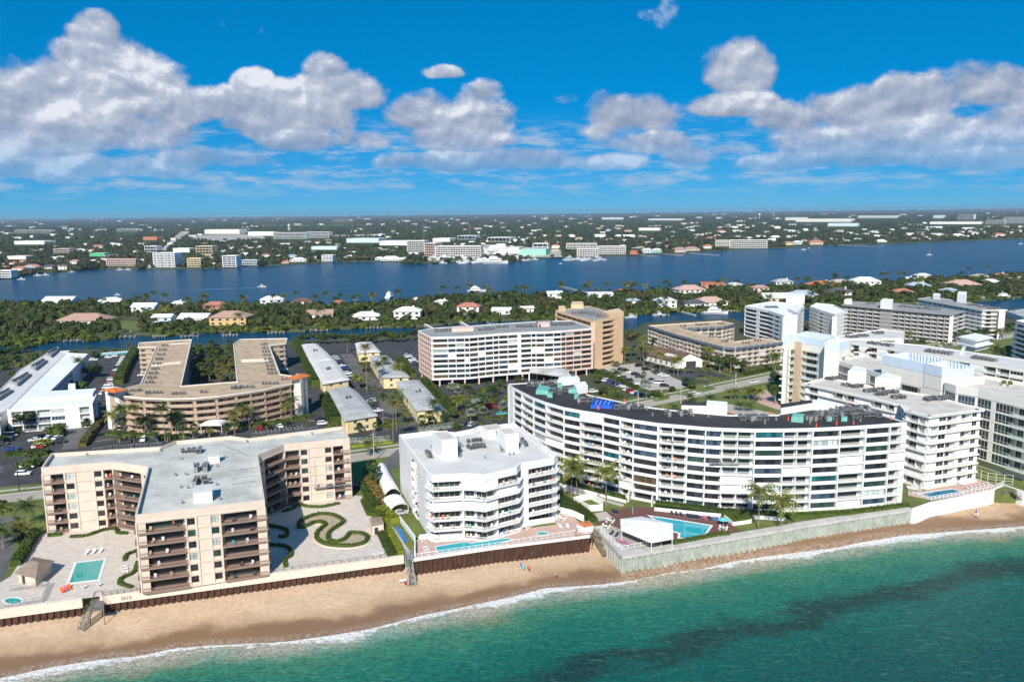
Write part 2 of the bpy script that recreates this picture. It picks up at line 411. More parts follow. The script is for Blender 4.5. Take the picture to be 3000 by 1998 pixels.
def sea_material():
 m = bpy.data.materials.new('emerald_sea'); m.use_nodes = True
 t = NT(m.node_tree); b = t.n['Principled BSDF']
 pos = t.node('ShaderNodeNewGeometry').outputs['Position']
 at = t.node('ShaderNodeAttribute'); at.attribute_name = 'shore'; d = at.outputs['Fac']
 px = t.sep(pos)[0]
 n1 = t.noise(pos,0.05,6,0.6); n2 = t.noise(pos,0.28,6,0.65)
 dd = t.m('ADD',d,t.m('MULTIPLY',t.m('SUBTRACT',n1,0.5),26.0))
 dd = t.m('ADD',dd,t.m('MULTIPLY',t.m('SUBTRACT',n2,0.5),9.0))
 ramp = t.node('ShaderNodeValToRGB'); cr = ramp.color_ramp
 stops = [(0.0,(0.32,0.27,0.165)),(0.06,(0.20,0.235,0.135)),(0.13,(0.055,0.215,0.130)),(0.30,(0.009,0.155,0.106)),(0.55,(0.002,0.104,0.086)),(1.0,(0.001,0.070,0.068))]
 cr.elements[0].position,cr.elements[0].color = stops[0][0],(*stops[0][1],1)
 cr.elements[1].position,cr.elements[1].color = stops[-1][0],(*stops[-1][1],1)
 for p,c in stops[1:-1]:
  e = cr.elements.new(p); e.color = (*c,1)
 t.put(ramp.inputs[0],t.m('DIVIDE',dd,62.0))
 mp = t.node('ShaderNodeMapping'); mp.inputs['Rotation'].default_value = (0,0,R(-19)); mp.inputs['Scale'].default_value = (0.35,1,1); t.put(mp.inputs['Vector'],pos)
 rn = t.noise(mp.outputs[0],0.11,6,0.62)
 rd = t.m('ADD',d,t.m('MULTIPLY',t.m('SUBTRACT',rn,0.5),22.0))
 rc = t.lin(px,-20.0,150.0,37.0,22.0)
 off = t.m('ABSOLUTE',t.m('SUBTRACT',rd,rc))
 reef = t.m('MULTIPLY',t.ss(off,1.0,6.5,1.0,0.0),t.ss(px,-16.0,14.0))
 reef = t.m('MULTIPLY',reef,t.ss(t.noise(pos,0.5,5,0.7),0.32,0.6,0.55,1.0))
 col = t.mix(t.m('MULTIPLY',reef,0.88),ramp.outputs[0],(0.008,0.028,0.028,1))
 mp2 = t.node('ShaderNodeMapping'); mp2.inputs['Rotation'].default_value = (0,0,R(-40)); mp2.inputs['Scale'].default_value = (0.16,1,1); t.put(mp2.inputs['Vector'],pos)
 crest = t.ss(t.noise(mp2.outputs[0],1.3,8,0.72,0.7),0.52,0.70)
 col = t.mix(t.m('MULTIPLY',crest,0.30),col,(0.17,0.33,0.24,1))  # light on wave crests put into the water colour
 trough = t.ss(t.noise(mp2.outputs[0],2.4,7,0.74,0.5),0.36,0.54,1.0,0.0)
 col = t.mix(t.m('MULTIPLY',trough,0.55),col,(0.003,0.045,0.055,1))  # shade of wave troughs put into the water colour
 rip = t.lin(t.noise(pos,0.8,8,0.80,0.4),0.30,0.70,0.45,1.6)
 col = t.v('SCALE',col,rip)  # ripple light and shade multiplied into the colour
 fn = t.noise(pos,0.55,7,0.68); fl = t.noise(pos,1.7,6,0.72,0.8)
 patch = t.noise(pos,0.035,3,0.5)
 wid = t.lin(patch,0.44,0.64,0.2,4.8)
 fd = t.m('ADD',d,t.m('MULTIPLY',t.m('SUBTRACT',fn,0.5),7.0))
 f1 = t.ss(t.m('DIVIDE',fd,wid),0.5,1.05,1.0,0.0)
 lace = t.m('MULTIPLY',t.ss(t.m('ABSOLUTE',t.m('SUBTRACT',fl,0.5)),0.0,0.045,1.0,0.0),t.ss(fd,3.0,9.5,1.0,0.0))
 foam = t.m('MAXIMUM',t.m('MULTIPLY',f1,t.ss(fl,0.38,0.56,0.35,1.0)),t.m('MULTIPLY',lace,0.65))
 far = t.m('MULTIPLY',t.ss(t.noise(pos,0.07,2,0.5),0.735,0.76),t.ss(fl,0.5,0.6))
 foam = t.m('MAXIMUM',foam,far,clamp=True)
 col = t.mix(foam,col,(0.80,0.80,0.79,1))
 t.put(b.inputs['Base Color'],col)
 t.put(b.inputs['Roughness'],t.m('MULTIPLY_ADD',foam,0.6,0.16))
 b.inputs['Specular IOR Level'].default_value = 0.05
 nrm,_ = water_normal(t,pos,[(0.3,1,-35,0.8,1.0),(0.5,1,10,2.2,0.5),(1,1,0,6.0,0.18)],0.75,0.55)
 t.l.new(nrm,b.inputs['Normal'])
 return m
def lagoon_material():
 m = bpy.data.materials.new('deep_blue_lagoon'); m.use_nodes = True
 t = NT(m.node_tree); b = t.n['Principled BSDF']
 pos = t.node('ShaderNodeNewGeometry').outputs['Position']
 mp = t.node('ShaderNodeMapping'); mp.inputs['Scale'].default_value = (0.3,1.4,1); mp.inputs['Rotation'].default_value = (0,0,R(-6)); t.put(mp.inputs['Vector'],pos)
 n = t.noise(mp.outputs[0],0.012,5,0.6)
 n2 = t.noise(mp.outputs[0],0.06,6,0.7)
 f = t.m('ADD',t.m('MULTIPLY',n,0.5),t.m('MULTIPLY',n2,0.5))
 t.put(b.inputs['Base Color'],t.mix(t.ss(f,0.36,0.64),(0.001,0.036,0.080,1),(0.003,0.060,0.114,1)))
 b.inputs['Roughness'].default_value = 0.22
 b.inputs['IOR'].default_value = 1.33
 b.inputs['Specular IOR Level'].default_value = 0.06
 nrm,_ = water_normal(t,pos,[(0.35,1,-10,0.45,1.0),(0.6,1,15,1.5,0.5)],0.9,0.7)
 t.l.new(nrm,b.inputs['Normal'])
 return m
def sand_material():
 m = bpy.data.materials.new('beach_sand'); m.use_nodes = True
 t = NT(m.node_tree); b = t.n['Principled BSDF']
 pos = t.node('ShaderNodeNewGeometry').outputs['Position']
 at = t.node('ShaderNodeAttribute'); at.attribute_name = 'shore'; d = at.outputs['Fac']
 n = t.noise(pos,0.12,5,0.6); n2 = t.noise(pos,0.9,5,0.65); n3 = t.noise(pos,4.0,4,0.7)
 dry = t.mix(t.ss(n2,0.35,0.65),(0.50,0.355,0.225,1),(0.60,0.44,0.29,1))
 dry = t.mix(t.m('MULTIPLY',t.ss(n3,0.52,0.7),0.4),dry,(0.40,0.275,0.165,1))
 wn = t.noise(pos,0.05,3,0.5)
 lim = t.m('ADD',t.m('MULTIPLY',t.m('SUBTRACT',n,0.5),9.0),t.m('MULTIPLY',t.m('SUBTRACT',wn,0.5),14.0))
 wet = t.ss(t.m('ADD',d,lim),4.0,8.5,1.0,0.0)
 damp = t.ss(t.m('ADD',d,lim),8.0,13.0,1.0,0.0)
 c = t.mix(t.m('MULTIPLY',damp,0.42),dry,(0.33,0.20,0.105,1))
 c = t.mix(t.m('MULTIPLY',wet,0.85),c,(0.175,0.098,0.050,1))
 wr = t.ss(t.m('ABSOLUTE',t.m('SUBTRACT',t.m('ADD',d,t.m('MULTIPLY',t.m('SUBTRACT',n,0.5),10)),15.0)),0.0,1.6,1.0,0.0)
 wr = t.m('MULTIPLY',wr,t.ss(t.noise(pos,1.6,5,0.75),0.56,0.66))
 c = t.mix(t.m('MULTIPLY',wr,0.75),c,(0.10,0.065,0.04,1))
 lace = t.noise(pos,0.8,5,0.7,0.8)
 sw = t.m('MULTIPLY',t.ss(t.m('ABSOLUTE',t.m('SUBTRACT',lace,0.5)),0.0,0.02,1.0,0.0),t.ss(d,0.8,2.6,1.0,0.0))
 c = t.mix(t.m('MULTIPLY',sw,0.6),c,(0.75,0.74,0.72,1))
 t.put(b.inputs['Base Color'],c)
 t.put(b.inputs['Roughness'],t.m('MULTIPLY_ADD',wet,-0.45,0.9))
 b.inputs['Specular IOR Level'].default_value = 0.25
 bn = t.node('ShaderNodeBump'); bn.inputs['Strength'].default_value = 0.3; bn.inputs['Distance'].default_value = 0.2
 t.put(bn.inputs['Height'],t.m('ADD',n2,t.m('MULTIPLY',n3,0.35))); t.l.new(bn.outputs[0],b.inputs['Normal'])
 return m
def build_sea_and_beach():
 xs = sorted(set(list(np.arange(-190,240,1.5)) + [-1500,-1000,-700,-500,-400,-300,-240,280,340,420,520,700,1000,1500]))
 rows = [0,.5,1,1.6,2.4,3.4,4.6,6,8,10,13,17,22,28,36,46,60,80,110,160,240,400,800,1800,4000]
 nx,ny = 0.30,-0.954
 cols = []
 for x in xs:
  y = float(shore_y(x))
  cols.append([(x + nx * r,y + ny * r,0.0,r * 1.0) for r in rows])
 sea = obj('sea',grid_mesh('sea',list(reversed(cols)),'shore')); sea.data.materials.append(sea_material()); tag(sea,kind='structure')
 cols = []
 for x in xs:
  ys = float(shore_y(x)); yw = max(float(wall_y(x)) + 1.0,ys + 2.5)
  L = yw - ys; col = []
  for k in range(-5,15):
   f = k / 14.0
   z = 0.28 * f * 14 * 0.32 if k < 0 else 2.25 * (f ** 0.75)
   z += 0.09 * math.sin(x * 0.45 + k) * (1 if k > 2 else 0) * (1 - abs(f - .5))
   col.append((x,ys + f * L,z,f * L * 0.94))
  cols.append(col)
 bch = obj('beach',grid_mesh('beach',cols,'shore')); bch.data.materials.append(sand_material()); tag(bch,kind='structure')
build_sea_and_beach()
M_GRASS = mat('lawn',(0.155,0.185,0.045),0.95,0.22,0.15,bump=0.3,col2=(0.075,0.10,0.025))
M_SOIL = mat('planted_ground',(0.075,0.078,0.038),0.95,0.25,0.12,col2=(0.045,0.06,0.022))
M_ASPH = mat('dark_asphalt',(0.062,0.062,0.064),0.9,0.2,0.15)
M_ASPHG = mat('worn_grey_asphalt',(0.13,0.125,0.12),0.9,0.18,0.12)
M_ROAD = mat('sunbleached_road',(0.38,0.345,0.30),0.9,0.08,0.1)
M_WALK = mat('concrete_walk',(0.46,0.42,0.36),0.9,0.08,0.3)
M_LOTC = mat('pale_concrete_lot',(0.42,0.39,0.35),0.9,0.09,0.12)
M_PAINTY = mat('yellow_road_paint',(0.62,0.40,0.10),0.8,0.15,2.0)
M_PAINTW = mat('white_road_paint',(0.72,0.72,0.70),0.8,0.12,2.0)
M_KERB = mat('kerb_concrete',(0.52,0.50,0.46),0.85,0.08,0.5)
def sheet(name,poly,z,m,kind='structure',thick=None):
 b = MB(); poly = ccw([Vector(p) for p in poly])
 if thick: b.prism(poly,z - thick,z,m)
 else: b.add([(p[0],p[1],z) for p in poly],[tuple(range(len(poly)))],m)
 o = b.build(name)
 if kind: tag(o,kind=kind)
 return o
def px(pts,z): return [level(x,y,z) for x,y in pts]
# lagoon: one sheet of water under everything inland
b = MB(); b.add([(-9000,250,0.02),(9000,250,0.02),(9000,9000,0.02),(-9000,9000,0.02)],[(0,1,2,3)],lagoon_material())
lag = b.build('lagoon_water'); tag(lag,kind='structure')
def bank_land(name,poly,z,m,skirt=6.0):
 poly = ccw(poly); n = len(poly); out = inset(poly,-skirt); b = MB()
 b.add([(p[0],p[1],z) for p in poly] + [(p[0],p[1],-1.5) for p in out],[tuple(range(n))] + [(i,n + i,n + (i + 1) % n,(i + 1) % n) for i in range(n)],m)
 o = b.build(name); tag(o,kind='structure'); return o
NEAR_EDGE = [(-600,1076),(-200,1052),(0,1042),(300,1036),(640,1022),(840,1012),(1230,988),(1500,988),(1840,985),(1890,956),(2150,944),(2200,968),(2480,938),(2700,930),(2960,915),(3400,905)]
ne = px(NEAR_EDGE,1.0)
front = [Vector((x,float(wall_y(x)) + 6)) for x in (-700,-300,-113,-28,22)] + [Vector((30,218)),Vector((115,230)),Vector((153,248)),Vector((300,305)),Vector((900,535))]
land = front + [Vector((1100,800))] + list(reversed(ne)) + [Vector((-900,500))]
bank_land('ground',land,ZL,M_SOIL,3.0)
ISL_S = [(-900,1050),(-300,1018),(0,1008),(118,1002),(204,988),(287,992),(395,976),(494,979),(600,970),(887,966),(1078,955),(1225,954),(1405,938),(1600,932),(1827,922),(1951,911),(2051,911),(2180,908),(2448,898),(2610,884),(2750,890),(2856,880),(3000,868),(3500,850)]
ISL_N = [(-900,905),(0,895),(340,888),(588,898),(904,898),(1100,895),(1250,880),(1396,868),(1638,866),(1719,868),(1943,856),(2100,843),(2329,846),(2482,838),(2635,826),(2864,815),(3000,806),(3500,790)]
isl = px(ISL_S,1.5) + list(reversed(px(ISL_N,1.5)))
bank_land('island_ground',isl,ZI,M_SOIL,3.0)
FAR_S = [(-1500,860),(0,818),(120,800),(170,797),(306,786),(475,788),(645,785),(700,780),(836,776),(938,769),(1006,766),(1107,766),(1175,768),(1243,770),(1330,768),(1420,764),(1478,768),(1560,760),(1604,756),(1689,754),(1753,749),(1875,747),(2011,741),(2200,729),(2291,726),(2432,719),(2578,715),(2788,707),(3000,699),(4500,655)]
far = px(FAR_S,0.5)
def farland_material():
 m = bpy.data.materials.new('distant_wooded_land'); m.use_nodes = True
 t = NT(m.node_tree); b = t.n['Principled BSDF']
 pos = t.node('ShaderNodeNewGeometry').outputs['Position']
 n = t.noise(pos,0.004,6,0.65); n2 = t.noise(pos,0.03,5,0.7)
 f = t.m('ADD',t.m('MULTIPLY',n,0.55),t.m('MULTIPLY',n2,0.45))
 c = t.mix(t.ss(f,0.35,0.62),(0.030,0.050,0.022,1),(0.085,0.10,0.045,1))
 c = t.mix(t.m('MULTIPLY',t.ss(n2,0.66,0.74),0.8),c,(0.42,0.39,0.33,1))
 t.put(b.inputs['Base Color'],c); b.inputs['Roughness'].default_value = 1.0; b.inputs['Specular IOR Level'].default_value = 0.0
 return m
b = MB(); fl = far + [Vector((40000,3200)),Vector((40000,60000)),Vector((-40000,60000)),Vector((-40000,1000))]
nf = len(far)
b.add([(p[0],p[1],ZF) for p in ccw(fl)],[tuple(range(len(fl)))],farland_material())
b.add([(p[0],p[1],ZF) for p in far] + [(p[0] + 1,p[1] - 5,-1) for p in far],[(i,nf + i,nf + i + 1,i + 1) for i in range(nf - 1)],MATS['planted_ground'])
fo = b.build('far_shore_land'); tag(fo,kind='structure')
# front terrace: the ocean parcels stand on filled ground above the road
ROAD_PX = [(-900,1560),(-300,1500),(60,1459),(520,1410),(1024,1346),(1168,1326),(1420,1285),(1680,1235),(1893,1186),(2037,1157),(2209,1120),(2330,1094),(2560,1050),(2800,1010),(3100,968)]
road = px(ROAD_PX,ZL)
def strip(line,a,bb):
 lo,hi = [],[]
 for i,p in enumerate(line):
  d = (line[min(i + 1,len(line) - 1)] - line[max(i - 1,0)]).normalized(); n = Vector((-d.y,d.x))
  lo.append(p + n * a); hi.append(p + n * bb)
 return lo,hi
def strip_sheet(name,line,a,bb,z,m,thick=None):
 lo,hi = strip(line,a,bb); k = len(lo); b = MB()
 if thick:
  b.prism(lo + list(reversed(hi)),z - thick,z,m)
 else:
  b.add([(p.x,p.y,z) for p in lo + hi],[(i,i + 1,k + i + 1,k + i) for i in range(k - 1)],m)
 o = b.build(name); tag(o,kind='structure'); return o
strip_sheet('road',road,-5.5,5.5,ZL + 0.02,M_ROAD)
strip_sheet('road_centre_line',road,-0.28,-0.12,ZL + 0.026,M_PAINTY)
strip_sheet('road_centre_line',road,0.12,0.28,ZL + 0.026,M_PAINTY)
strip_sheet('grass_verge',road,5.8,8.8,ZL + 0.10,M_GRASS,0.3)
strip_sheet('pavement',road,8.8,10.6,ZL + 0.104,M_WALK,0.3)
strip_sheet('grass_verge',road,10.6,14.0,ZL + 0.10,M_GRASS,0.3)
strip_sheet('kerb',road,5.5,5.8,ZL + 0.13,M_KERB,0.3)
strip_sheet('kerb',road,-5.8,-5.5,ZL + 0.13,M_KERB,0.3)
strip_sheet('grass_verge',road,-9.0,-5.8,ZL + 0.10,M_GRASS,0.3)
lo,hi = strip(road,-14,-9.0)
_in = Vector((-.36,.93)) * 1.3
tf = [Vector((x,float(wall_y(x)) + 0.5)) for x in (-500,-300,-113,-28)] + [W('Q',700,700,ZD) + Vector((0,2)),W('Q',960,600,ZD) + Vector((.3,2.5)),W('Q',1268,905,ZD) + Vector((1.0,2.2)),W('D',1829,1178,ZD) + _in,W('E',440,1145,ZD) + _in,W('E',1240,1022,ZD) + _in,W('V',345,1432,ZD) + _in,W('V',1200,1268,ZD) + Vector((0,1.3)),W('V',1660,1275,ZD) + Vector((0,2)),Vector((500,385))]
ter = tf + [p for p in reversed(hi) if -480 < p.x < 480]
sheet('terrace_ground',ter,ZD - 0.06,M_GRASS,thick=5.0)
# ------------------------------------------------------------------ building kit
MCACHE = {}; CHAIRS = []
def cached(key,fn):
 if key not in MCACHE: MCACHE[key] = fn()
 return MCACHE[key]
def window_frame_mesh(w,h,n,fm,transom=None):
 def f():
  b = MB(); t = 0.05
  b.box(0,w,0,.10,0,t,fm); b.box(0,w,0,.10,h - t,h,fm)
  b.box(0,t,0,.10,t,h - t,fm); b.box(w - t,w,0,.10,t,h - t,fm)
  for k in range(1,n): b.box(w * k / n - t * .6,w * k / n + t * .6,.01,.09,t,h - t,fm)
  if transom: b.box(t,w - t,.012,.085,h * transom - .03,h * transom + .03,fm)
  return b.mesh('window')
 return cached(('wf',round(w,2),round(h,2),n,fm.name,transom),f)
def pane_mesh(w,h,gm):
 def f():
  b = MB(); b.box(0,w,0,.03,0,h,gm); return b.mesh('pane')
 return cached(('pn',round(w,2),round(h,2),gm.name),f)
def add_window(root,o,rz,w,h,z,n,fm,gm,transom=None,y=0.10,split=False,name='window',panes=True):
 ex = Vector((math.cos(rz),math.sin(rz))); ey = Vector((-ex.y,ex.x))
 p = o + ey * y; L = root.location
 wo = obj(name,window_frame_mesh(w,h,n,fm,transom),root,(p.x - L.x,p.y - L.y,z - L.z),rz)
 if split:
  pw = (w - 0.1) / n
  for k in range(n): obj('pane',pane_mesh(pw - .05,h - .1,gm),wo,(0.05 + pw * k + .025,.05,.05))
 else: obj('pane',pane_mesh(w - .1,h - .1,gm),wo,(.05,.05,.05))
 return wo
def railing_mesh(w,h,style,rm,d0=0.0,d1=0.0,depth=1.5):
 def f():
  b = MB(); t = .04
  def run(x0,x1,y,ax):
   def bx(a0,a1,z0,z1,th):
    if ax == 'x': b.box(a0,a1,y - th / 2,y + th / 2,z0,z1,rm)
    else: b.box(y - th / 2,y + th / 2,a0,a1,z0,z1,rm)
   L = x1 - x0
   bx(x0,x1,h - .07,h,.08); bx(x0,x1,.06,.12,.06)
   if style == 'picket':
    k = max(2,int(L / .34))
    for i in range(k + 1): bx(x0 + (L - t) * i / k,x0 + (L - t) * i / k + t,.12,h - .07,t)
   elif style == 'bars':
    k = max(2,int(L / 1.6))
    for i in range(k + 1): bx(x0 + (L - t) * i / k,x0 + (L - t) * i / k + t,.12,h - .07,t)
    for q in (.3,.5,.7): bx(x0,x1,h * q,h * q + .03,.03)
   else:  # solid or glass panel
    bx(x0,x1,.12,h - .07,.05)
  run(0,w,0.0,'x')
  if d0: run(0,depth,0.02,'y')
  if d1: run(0,depth,w - .02,'y')
  return b.mesh('railing')
 return cached(('rl',round(w,2),h,style,rm.name,d0,d1,depth),f)
def slab_mesh(w,y0,y1,t,m):
 def f():
  b = MB(); b.box(0,w,y0,y1,-t,0,m); return b.mesh('balcony')
 return cached(('sl',round(w,2),y0,y1,t,m.name),f)
def shutter_mesh(w,h,m):
 def f():
  b = MB(); b.box(0,w,.03,.10,0,h,m); k = max(3,int(w / .45))
  for i in range(k): b.box(w * (i + .1) / k,w * (i + .5) / k,0,.035,0.02,h - .02,m)
  return b.mesh('storm_shutter')
 return cached(('sh',round(w,2),round(h,2),m.name),f)
class Building:
 def __init__(s,name,label,cat,poly,z0,group=None):
  s.poly = ccw([Vector(p[:2]) for p in poly]); s.z0 = z0
  c = centroid(s.poly); s.c = c
  s.root = thing(name,label,cat,(c.x,c.y,z0),0.0,group)
  s.wall = MB(); s.rng = random.Random(len(label) * 7 + 3)
 def core(s,z1,D,m,z0=None):
  s.wall.prism(inset(s.poly,D),s.z0 if z0 is None else z0,z1 - .12,m)
 def roof(s,zr,m,parapet=0.9,pm=None,pt=0.35,slab=0.3,out=0.0,name='roof'):
  pl = inset(s.poly,-out) if out else s.poly
  b = MB(); b.prism(inset(pl,pt - .02) if parapet else pl,zr - slab,zr,m); ro = b.build(name,s.root)
  if parapet:
   b = MB(); b.ring(pl,inset(pl,pt),zr - slab - .02,zr + parapet,pm or m); b.build('parapet',s.root)
  return ro
 def facade(s,A,B,z0,n,fh,bays,st,ov=None,ends=0.004):
  A = Vector(A[:2]); B = Vector(B[:2]); L = (B - A).length; ex = (B - A) / L; ey = Vector((-ex.y,ex.x)); rz = math.atan2(ex.y,ex.x)
  D = st.get('D',1.6); wm = st['wall']; pw = st.get('pier',0.0); pp = st.get('pp',0.0)
  tot = sum(x[1] for x in bays); xs = [0.0]
  for k,wgt in bays: xs.append(xs[-1] + L * wgt / tot)
  wb = s.wall; rng = s.rng
  bt = st.get('band',0.0); bp = st.get('bandp',0.0)
  def fm(i): return wm[i] if isinstance(wm,(list,tuple)) else wm
  for k in range(n + (1 if st.get('topband') else 0)):
   if bt: wb.obox(A,ex,ey,ends,L - ends,-bp,D,z0 + k * fh - bt / 2,z0 + k * fh + bt / 2,st.get('bandm',fm(0)))
  if pw:
   for i,x in enumerate(xs):
    if i == 0 and not st.get('pier0',1): continue
    if i == len(xs) - 1 and not st.get('pier1',1): continue
    x0 = max(ends * 1.6,x - pw / 2); x1 = min(L - ends * 1.6,x + pw / 2)
    wb.obox(A,ex,ey,x0,x1,-pp - .003,D,z0 + .003,z0 + n * fh - .003,st.get('pierm',fm(0)))
  for j,(kind,_) in enumerate(bays):
   x0,x1 = xs[j] + pw / 2 + ends,xs[j + 1] - pw / 2 - ends
   w = x1 - x0
   if w < .2: continue
   o = A + ex * x0
   for k in range(n):
    kd = kind
    if ov: kd = ov(k,j,kind,rng) or kind
    z = z0 + k * fh + bt / 2; h = fh - bt
    if kd == '-': continue
    if kd == 'p':
     wb.obox(o,ex,ey,0,w,st.get('pin',0.03),D,z,z + h,st.get('panelm',fm(0)))
    elif kd[0] == 'w':       # window in a wall
     sill = st.get('sill',.8); head = st.get('head',.3)
     mg = st.get('marg',0.0) * w
     if kd == 'wt': sill,head = .05,.15
     if kd == 'ws': sill,head,mg = 1.0,.55,w * .18
     if sill > .01: wb.obox(o,ex,ey,0,w,.03,D,z,z + sill,fm(0))
     if head > .01: wb.obox(o,ex,ey,0,w,.03,D,z + h - head,z + h,fm(0))
     if mg:
      wb.obox(o,ex,ey,0,mg,.03,D,z + sill,z + h - head,fm(0)); wb.obox(o,ex,ey,w - mg,w,.03,D,z + sill,z + h - head,fm(0))
     gl = st['glass']; g = rng.choices([x[0] for x in gl],[x[1] for x in gl])[0]
     np_ = st.get('panes',0) or max(1,round((w - 2 * mg) / st.get('panew',1.3)))
     add_window(s.root,o + ex * mg,rz,w - 2 * mg,h - sill - head,z + sill,np_,st.get('frame',M_FRAMED),g,st.get('transom'),st.get('reveal',.12),st.get('split',False))
    elif kd[0] == 'b' or kd[0] == 's':
     pj = st.get('proj',0.0)
     if st.get('lintel',.25): wb.obox(o,ex,ey,0,w,.02,D,z + h - st.get('lintel',.25),z + h,fm(0))
     if kd[0] == 's':
      hs = h - st.get('lintel',.25)
      q = o + ey * .06
      obj('storm_shutter',shutter_mesh(w,hs,st.get('shut',M_SHUT)),s.root,(q.x - s.c.x,q.y - s.c.y,z - s.z0),rz)
     up = st.get('upstand',0.0)
     bo = obj('balcony',slab_mesh(w,-pj,D + .05,.22,st.get('slabm',fm(0))),s.root,(o.x - s.c.x,o.y - s.c.y,z + .04 - s.z0),rz)
     if kd[0] == 'b' or st.get('railshut'):
      obj('railing',railing_mesh(w,st.get('railh',1.05),st.get('rail','picket'),st.get('railm',M_RAIL),st.get('ret',0),st.get('ret',0),pj + .3 if pj else .3),bo,(0,-pj + .06,0.0))
     if kd[0] == 'b' and st.get('furn') and rng.random() < st['furn'] and len(CHAIRS) < 190:
      for q in range(rng.choice([1,2,2])): CHAIRS.append((o + ex * (w * (.2 + .3 * q + rng.uniform(0,.2))) + ey * rng.uniform(.2,.7),z + .05,rz + rng.uniform(-.7,.7),st['furnw']))
     if kd[0] == 'b':
      hd = h - st.get('doorhead',.55); fw = w * st.get('doorf',.82)
      if kd == 'b2': fw = w * .40
      gl = st.get('dglass',st['glass']); g = rng.choices([x[0] for x in gl],[x[1] for x in gl])[0]
      for q in ((w * .06,w * .54) if kd == 'b2' else ((w - fw) / 2,)):
       add_window(s.root,o + ex * q,rz,fw,hd,z + .06,max(2,round(fw / 1.5)),st.get('dframe',st.get('frame',M_FRAMED)),g,None,D - .12,False,'sliding_door')
      if kd == 'b2': wb.obox(o,ex,ey,w * .485,w * .515,.2,D,z + .05,z + h - .26,fm(0))
 def done(s,mname='wall'):
  return s.wall.build(mname,s.root)
# ---- things that stand on roofs
def ac_mesh(kind):
 def f():
  b = MB()
  if kind == 0:
   b.box(-.5,.5,-.5,.5,.18,1.15,M_METAL); b.box(-.44,.44,-.505,-.49,.28,1.05,M_DARK); b.box(-.505,-.49,-.44,.44,.28,1.05,M_DARK)
   b.cyl((0,0),.4,1.15,1.2,M_DARK,10); b.box(-.45,-.35,-.45,.45,0,.18,M_METAL); b.box(.35,.45,-.45,.45,0,.18,M_METAL)
  else:
   b.box(-.75,.75,-.5,.5,.3,1.6,M_METAL); b.box(-.68,.68,-.506,-.49,.45,1.45,M_DARK)
   b.cyl((-.35,0),.28,1.6,1.68,M_DARK,10); b.cyl((.35,0),.28,1.6,1.68,M_DARK,10)
   for x in (-.65,.55): b.box(x,x + .1,-.45,.45,0,.3,M_METAL)
  return b.mesh('condenser_unit')
 return cached(('ac',kind),f)
AC_N = {}
FAR_AC = {}
NEAR_AC = ('grey roof','white roof tower','black roof','sand edged','back edge','stepped')
def ac_row(p,d,n,z,where,gap=1.25,kind=0,rows=1):
 far = not any(k in where for k in NEAR_AC) or 'pink' in where or 'wing' in where and 'low' in where or 'left grey' in where
 d = Vector(d).normalized(); e = Vector((-d.y,d.x)); rz = math.atan2(d.y,d.x)
 for r in range(rows):
  for i in range(n):
   q = p + d * (gap * i) + e * (1.5 * r)
   if kind == 1 and rnd.random() < .22: continue
   q = q + d * rnd.uniform(-.3,.3) + e * rnd.uniform(-.35,.35)
   if far:
    FAR_AC.setdefault(where,[]).append((q.x,q.y,z,rz + rnd.uniform(-.1,.1))); continue
   o = obj('condenser_unit',ac_mesh(kind),None,(q.x,q.y,z),rz + rnd.uniform(-.12,.12) + (math.pi / 2 if rnd.random() < .3 else 0))
   tag(o,'grey air conditioning condenser ' + where,'air conditioner','condensers ' + where)
def vent_mesh():
 def f():
  b = MB(); b.cyl((0,0),.3,0,.35,M_METAL,8); b.cyl((0,0),.18,.35,.7,M_METAL,8); b.cyl((0,0),.34,.7,.85,M_METAL,8,.12)
  return b.mesh('roof_vent')
 return cached('vent',f)
def vents(pts,z,where):
 for p in pts:
  o = obj('roof_vent',vent_mesh(),None,(p.x,p.y,z)); tag(o,'small round metal vent ' + where,'roof vent','vents ' + where)
def box_thing(name,label,cat,poly,z0,z1,m,top=None,group=None):
 poly = ccw([Vector(p[:2]) for p in poly]); b = MB(); b.prism(poly,z0,z1,m,top)
 c = centroid(poly); o = obj(name,b.mesh(name,(c.x,c.y,z0)),None,(c.x,c.y,z0)); tag(o,label,cat,group); return o
def quad_px(key,pts,z): return [W(key,x,y,z) for x,y in pts]
def rect(c,ex,w,d):
 ex = Vector(ex[:2]).normalized(); ey = Vector((-ex.y,ex.x)); c = Vector(c[:2])
 return [c,c + ex * w,c + ex * w + ey * d,c + ey * d]
def flush_far_ac():
 for where,lst in FAR_AC.items():
  b = MB()
  for x,y,z,rz in lst:
   ex = (math.cos(rz),math.sin(rz)); ey = (-ex[1],ex[0]); h = rnd.uniform(1.0,1.5)
   b.obox((x,y),ex,ey,-.5,.5,-.5,.5,z + .15,z + h,M_METAL); b.obox((x,y),ex,ey,-.4,.4,-.52,-.49,z + .3,z + h - .15,M_DARK); b.obox((x,y),ex,ey,-.42,.42,-.42,.42,z,z + .15,M_DARK)
   b.obox((x,y),ex,ey,-.38,.38,-.38,.38,z + h,z + h + .05,M_DARK)
  o = b.build('rooftop_condensers'); tag(o,'packed grey condensers ' + where,'air conditioners',kind='stuff')
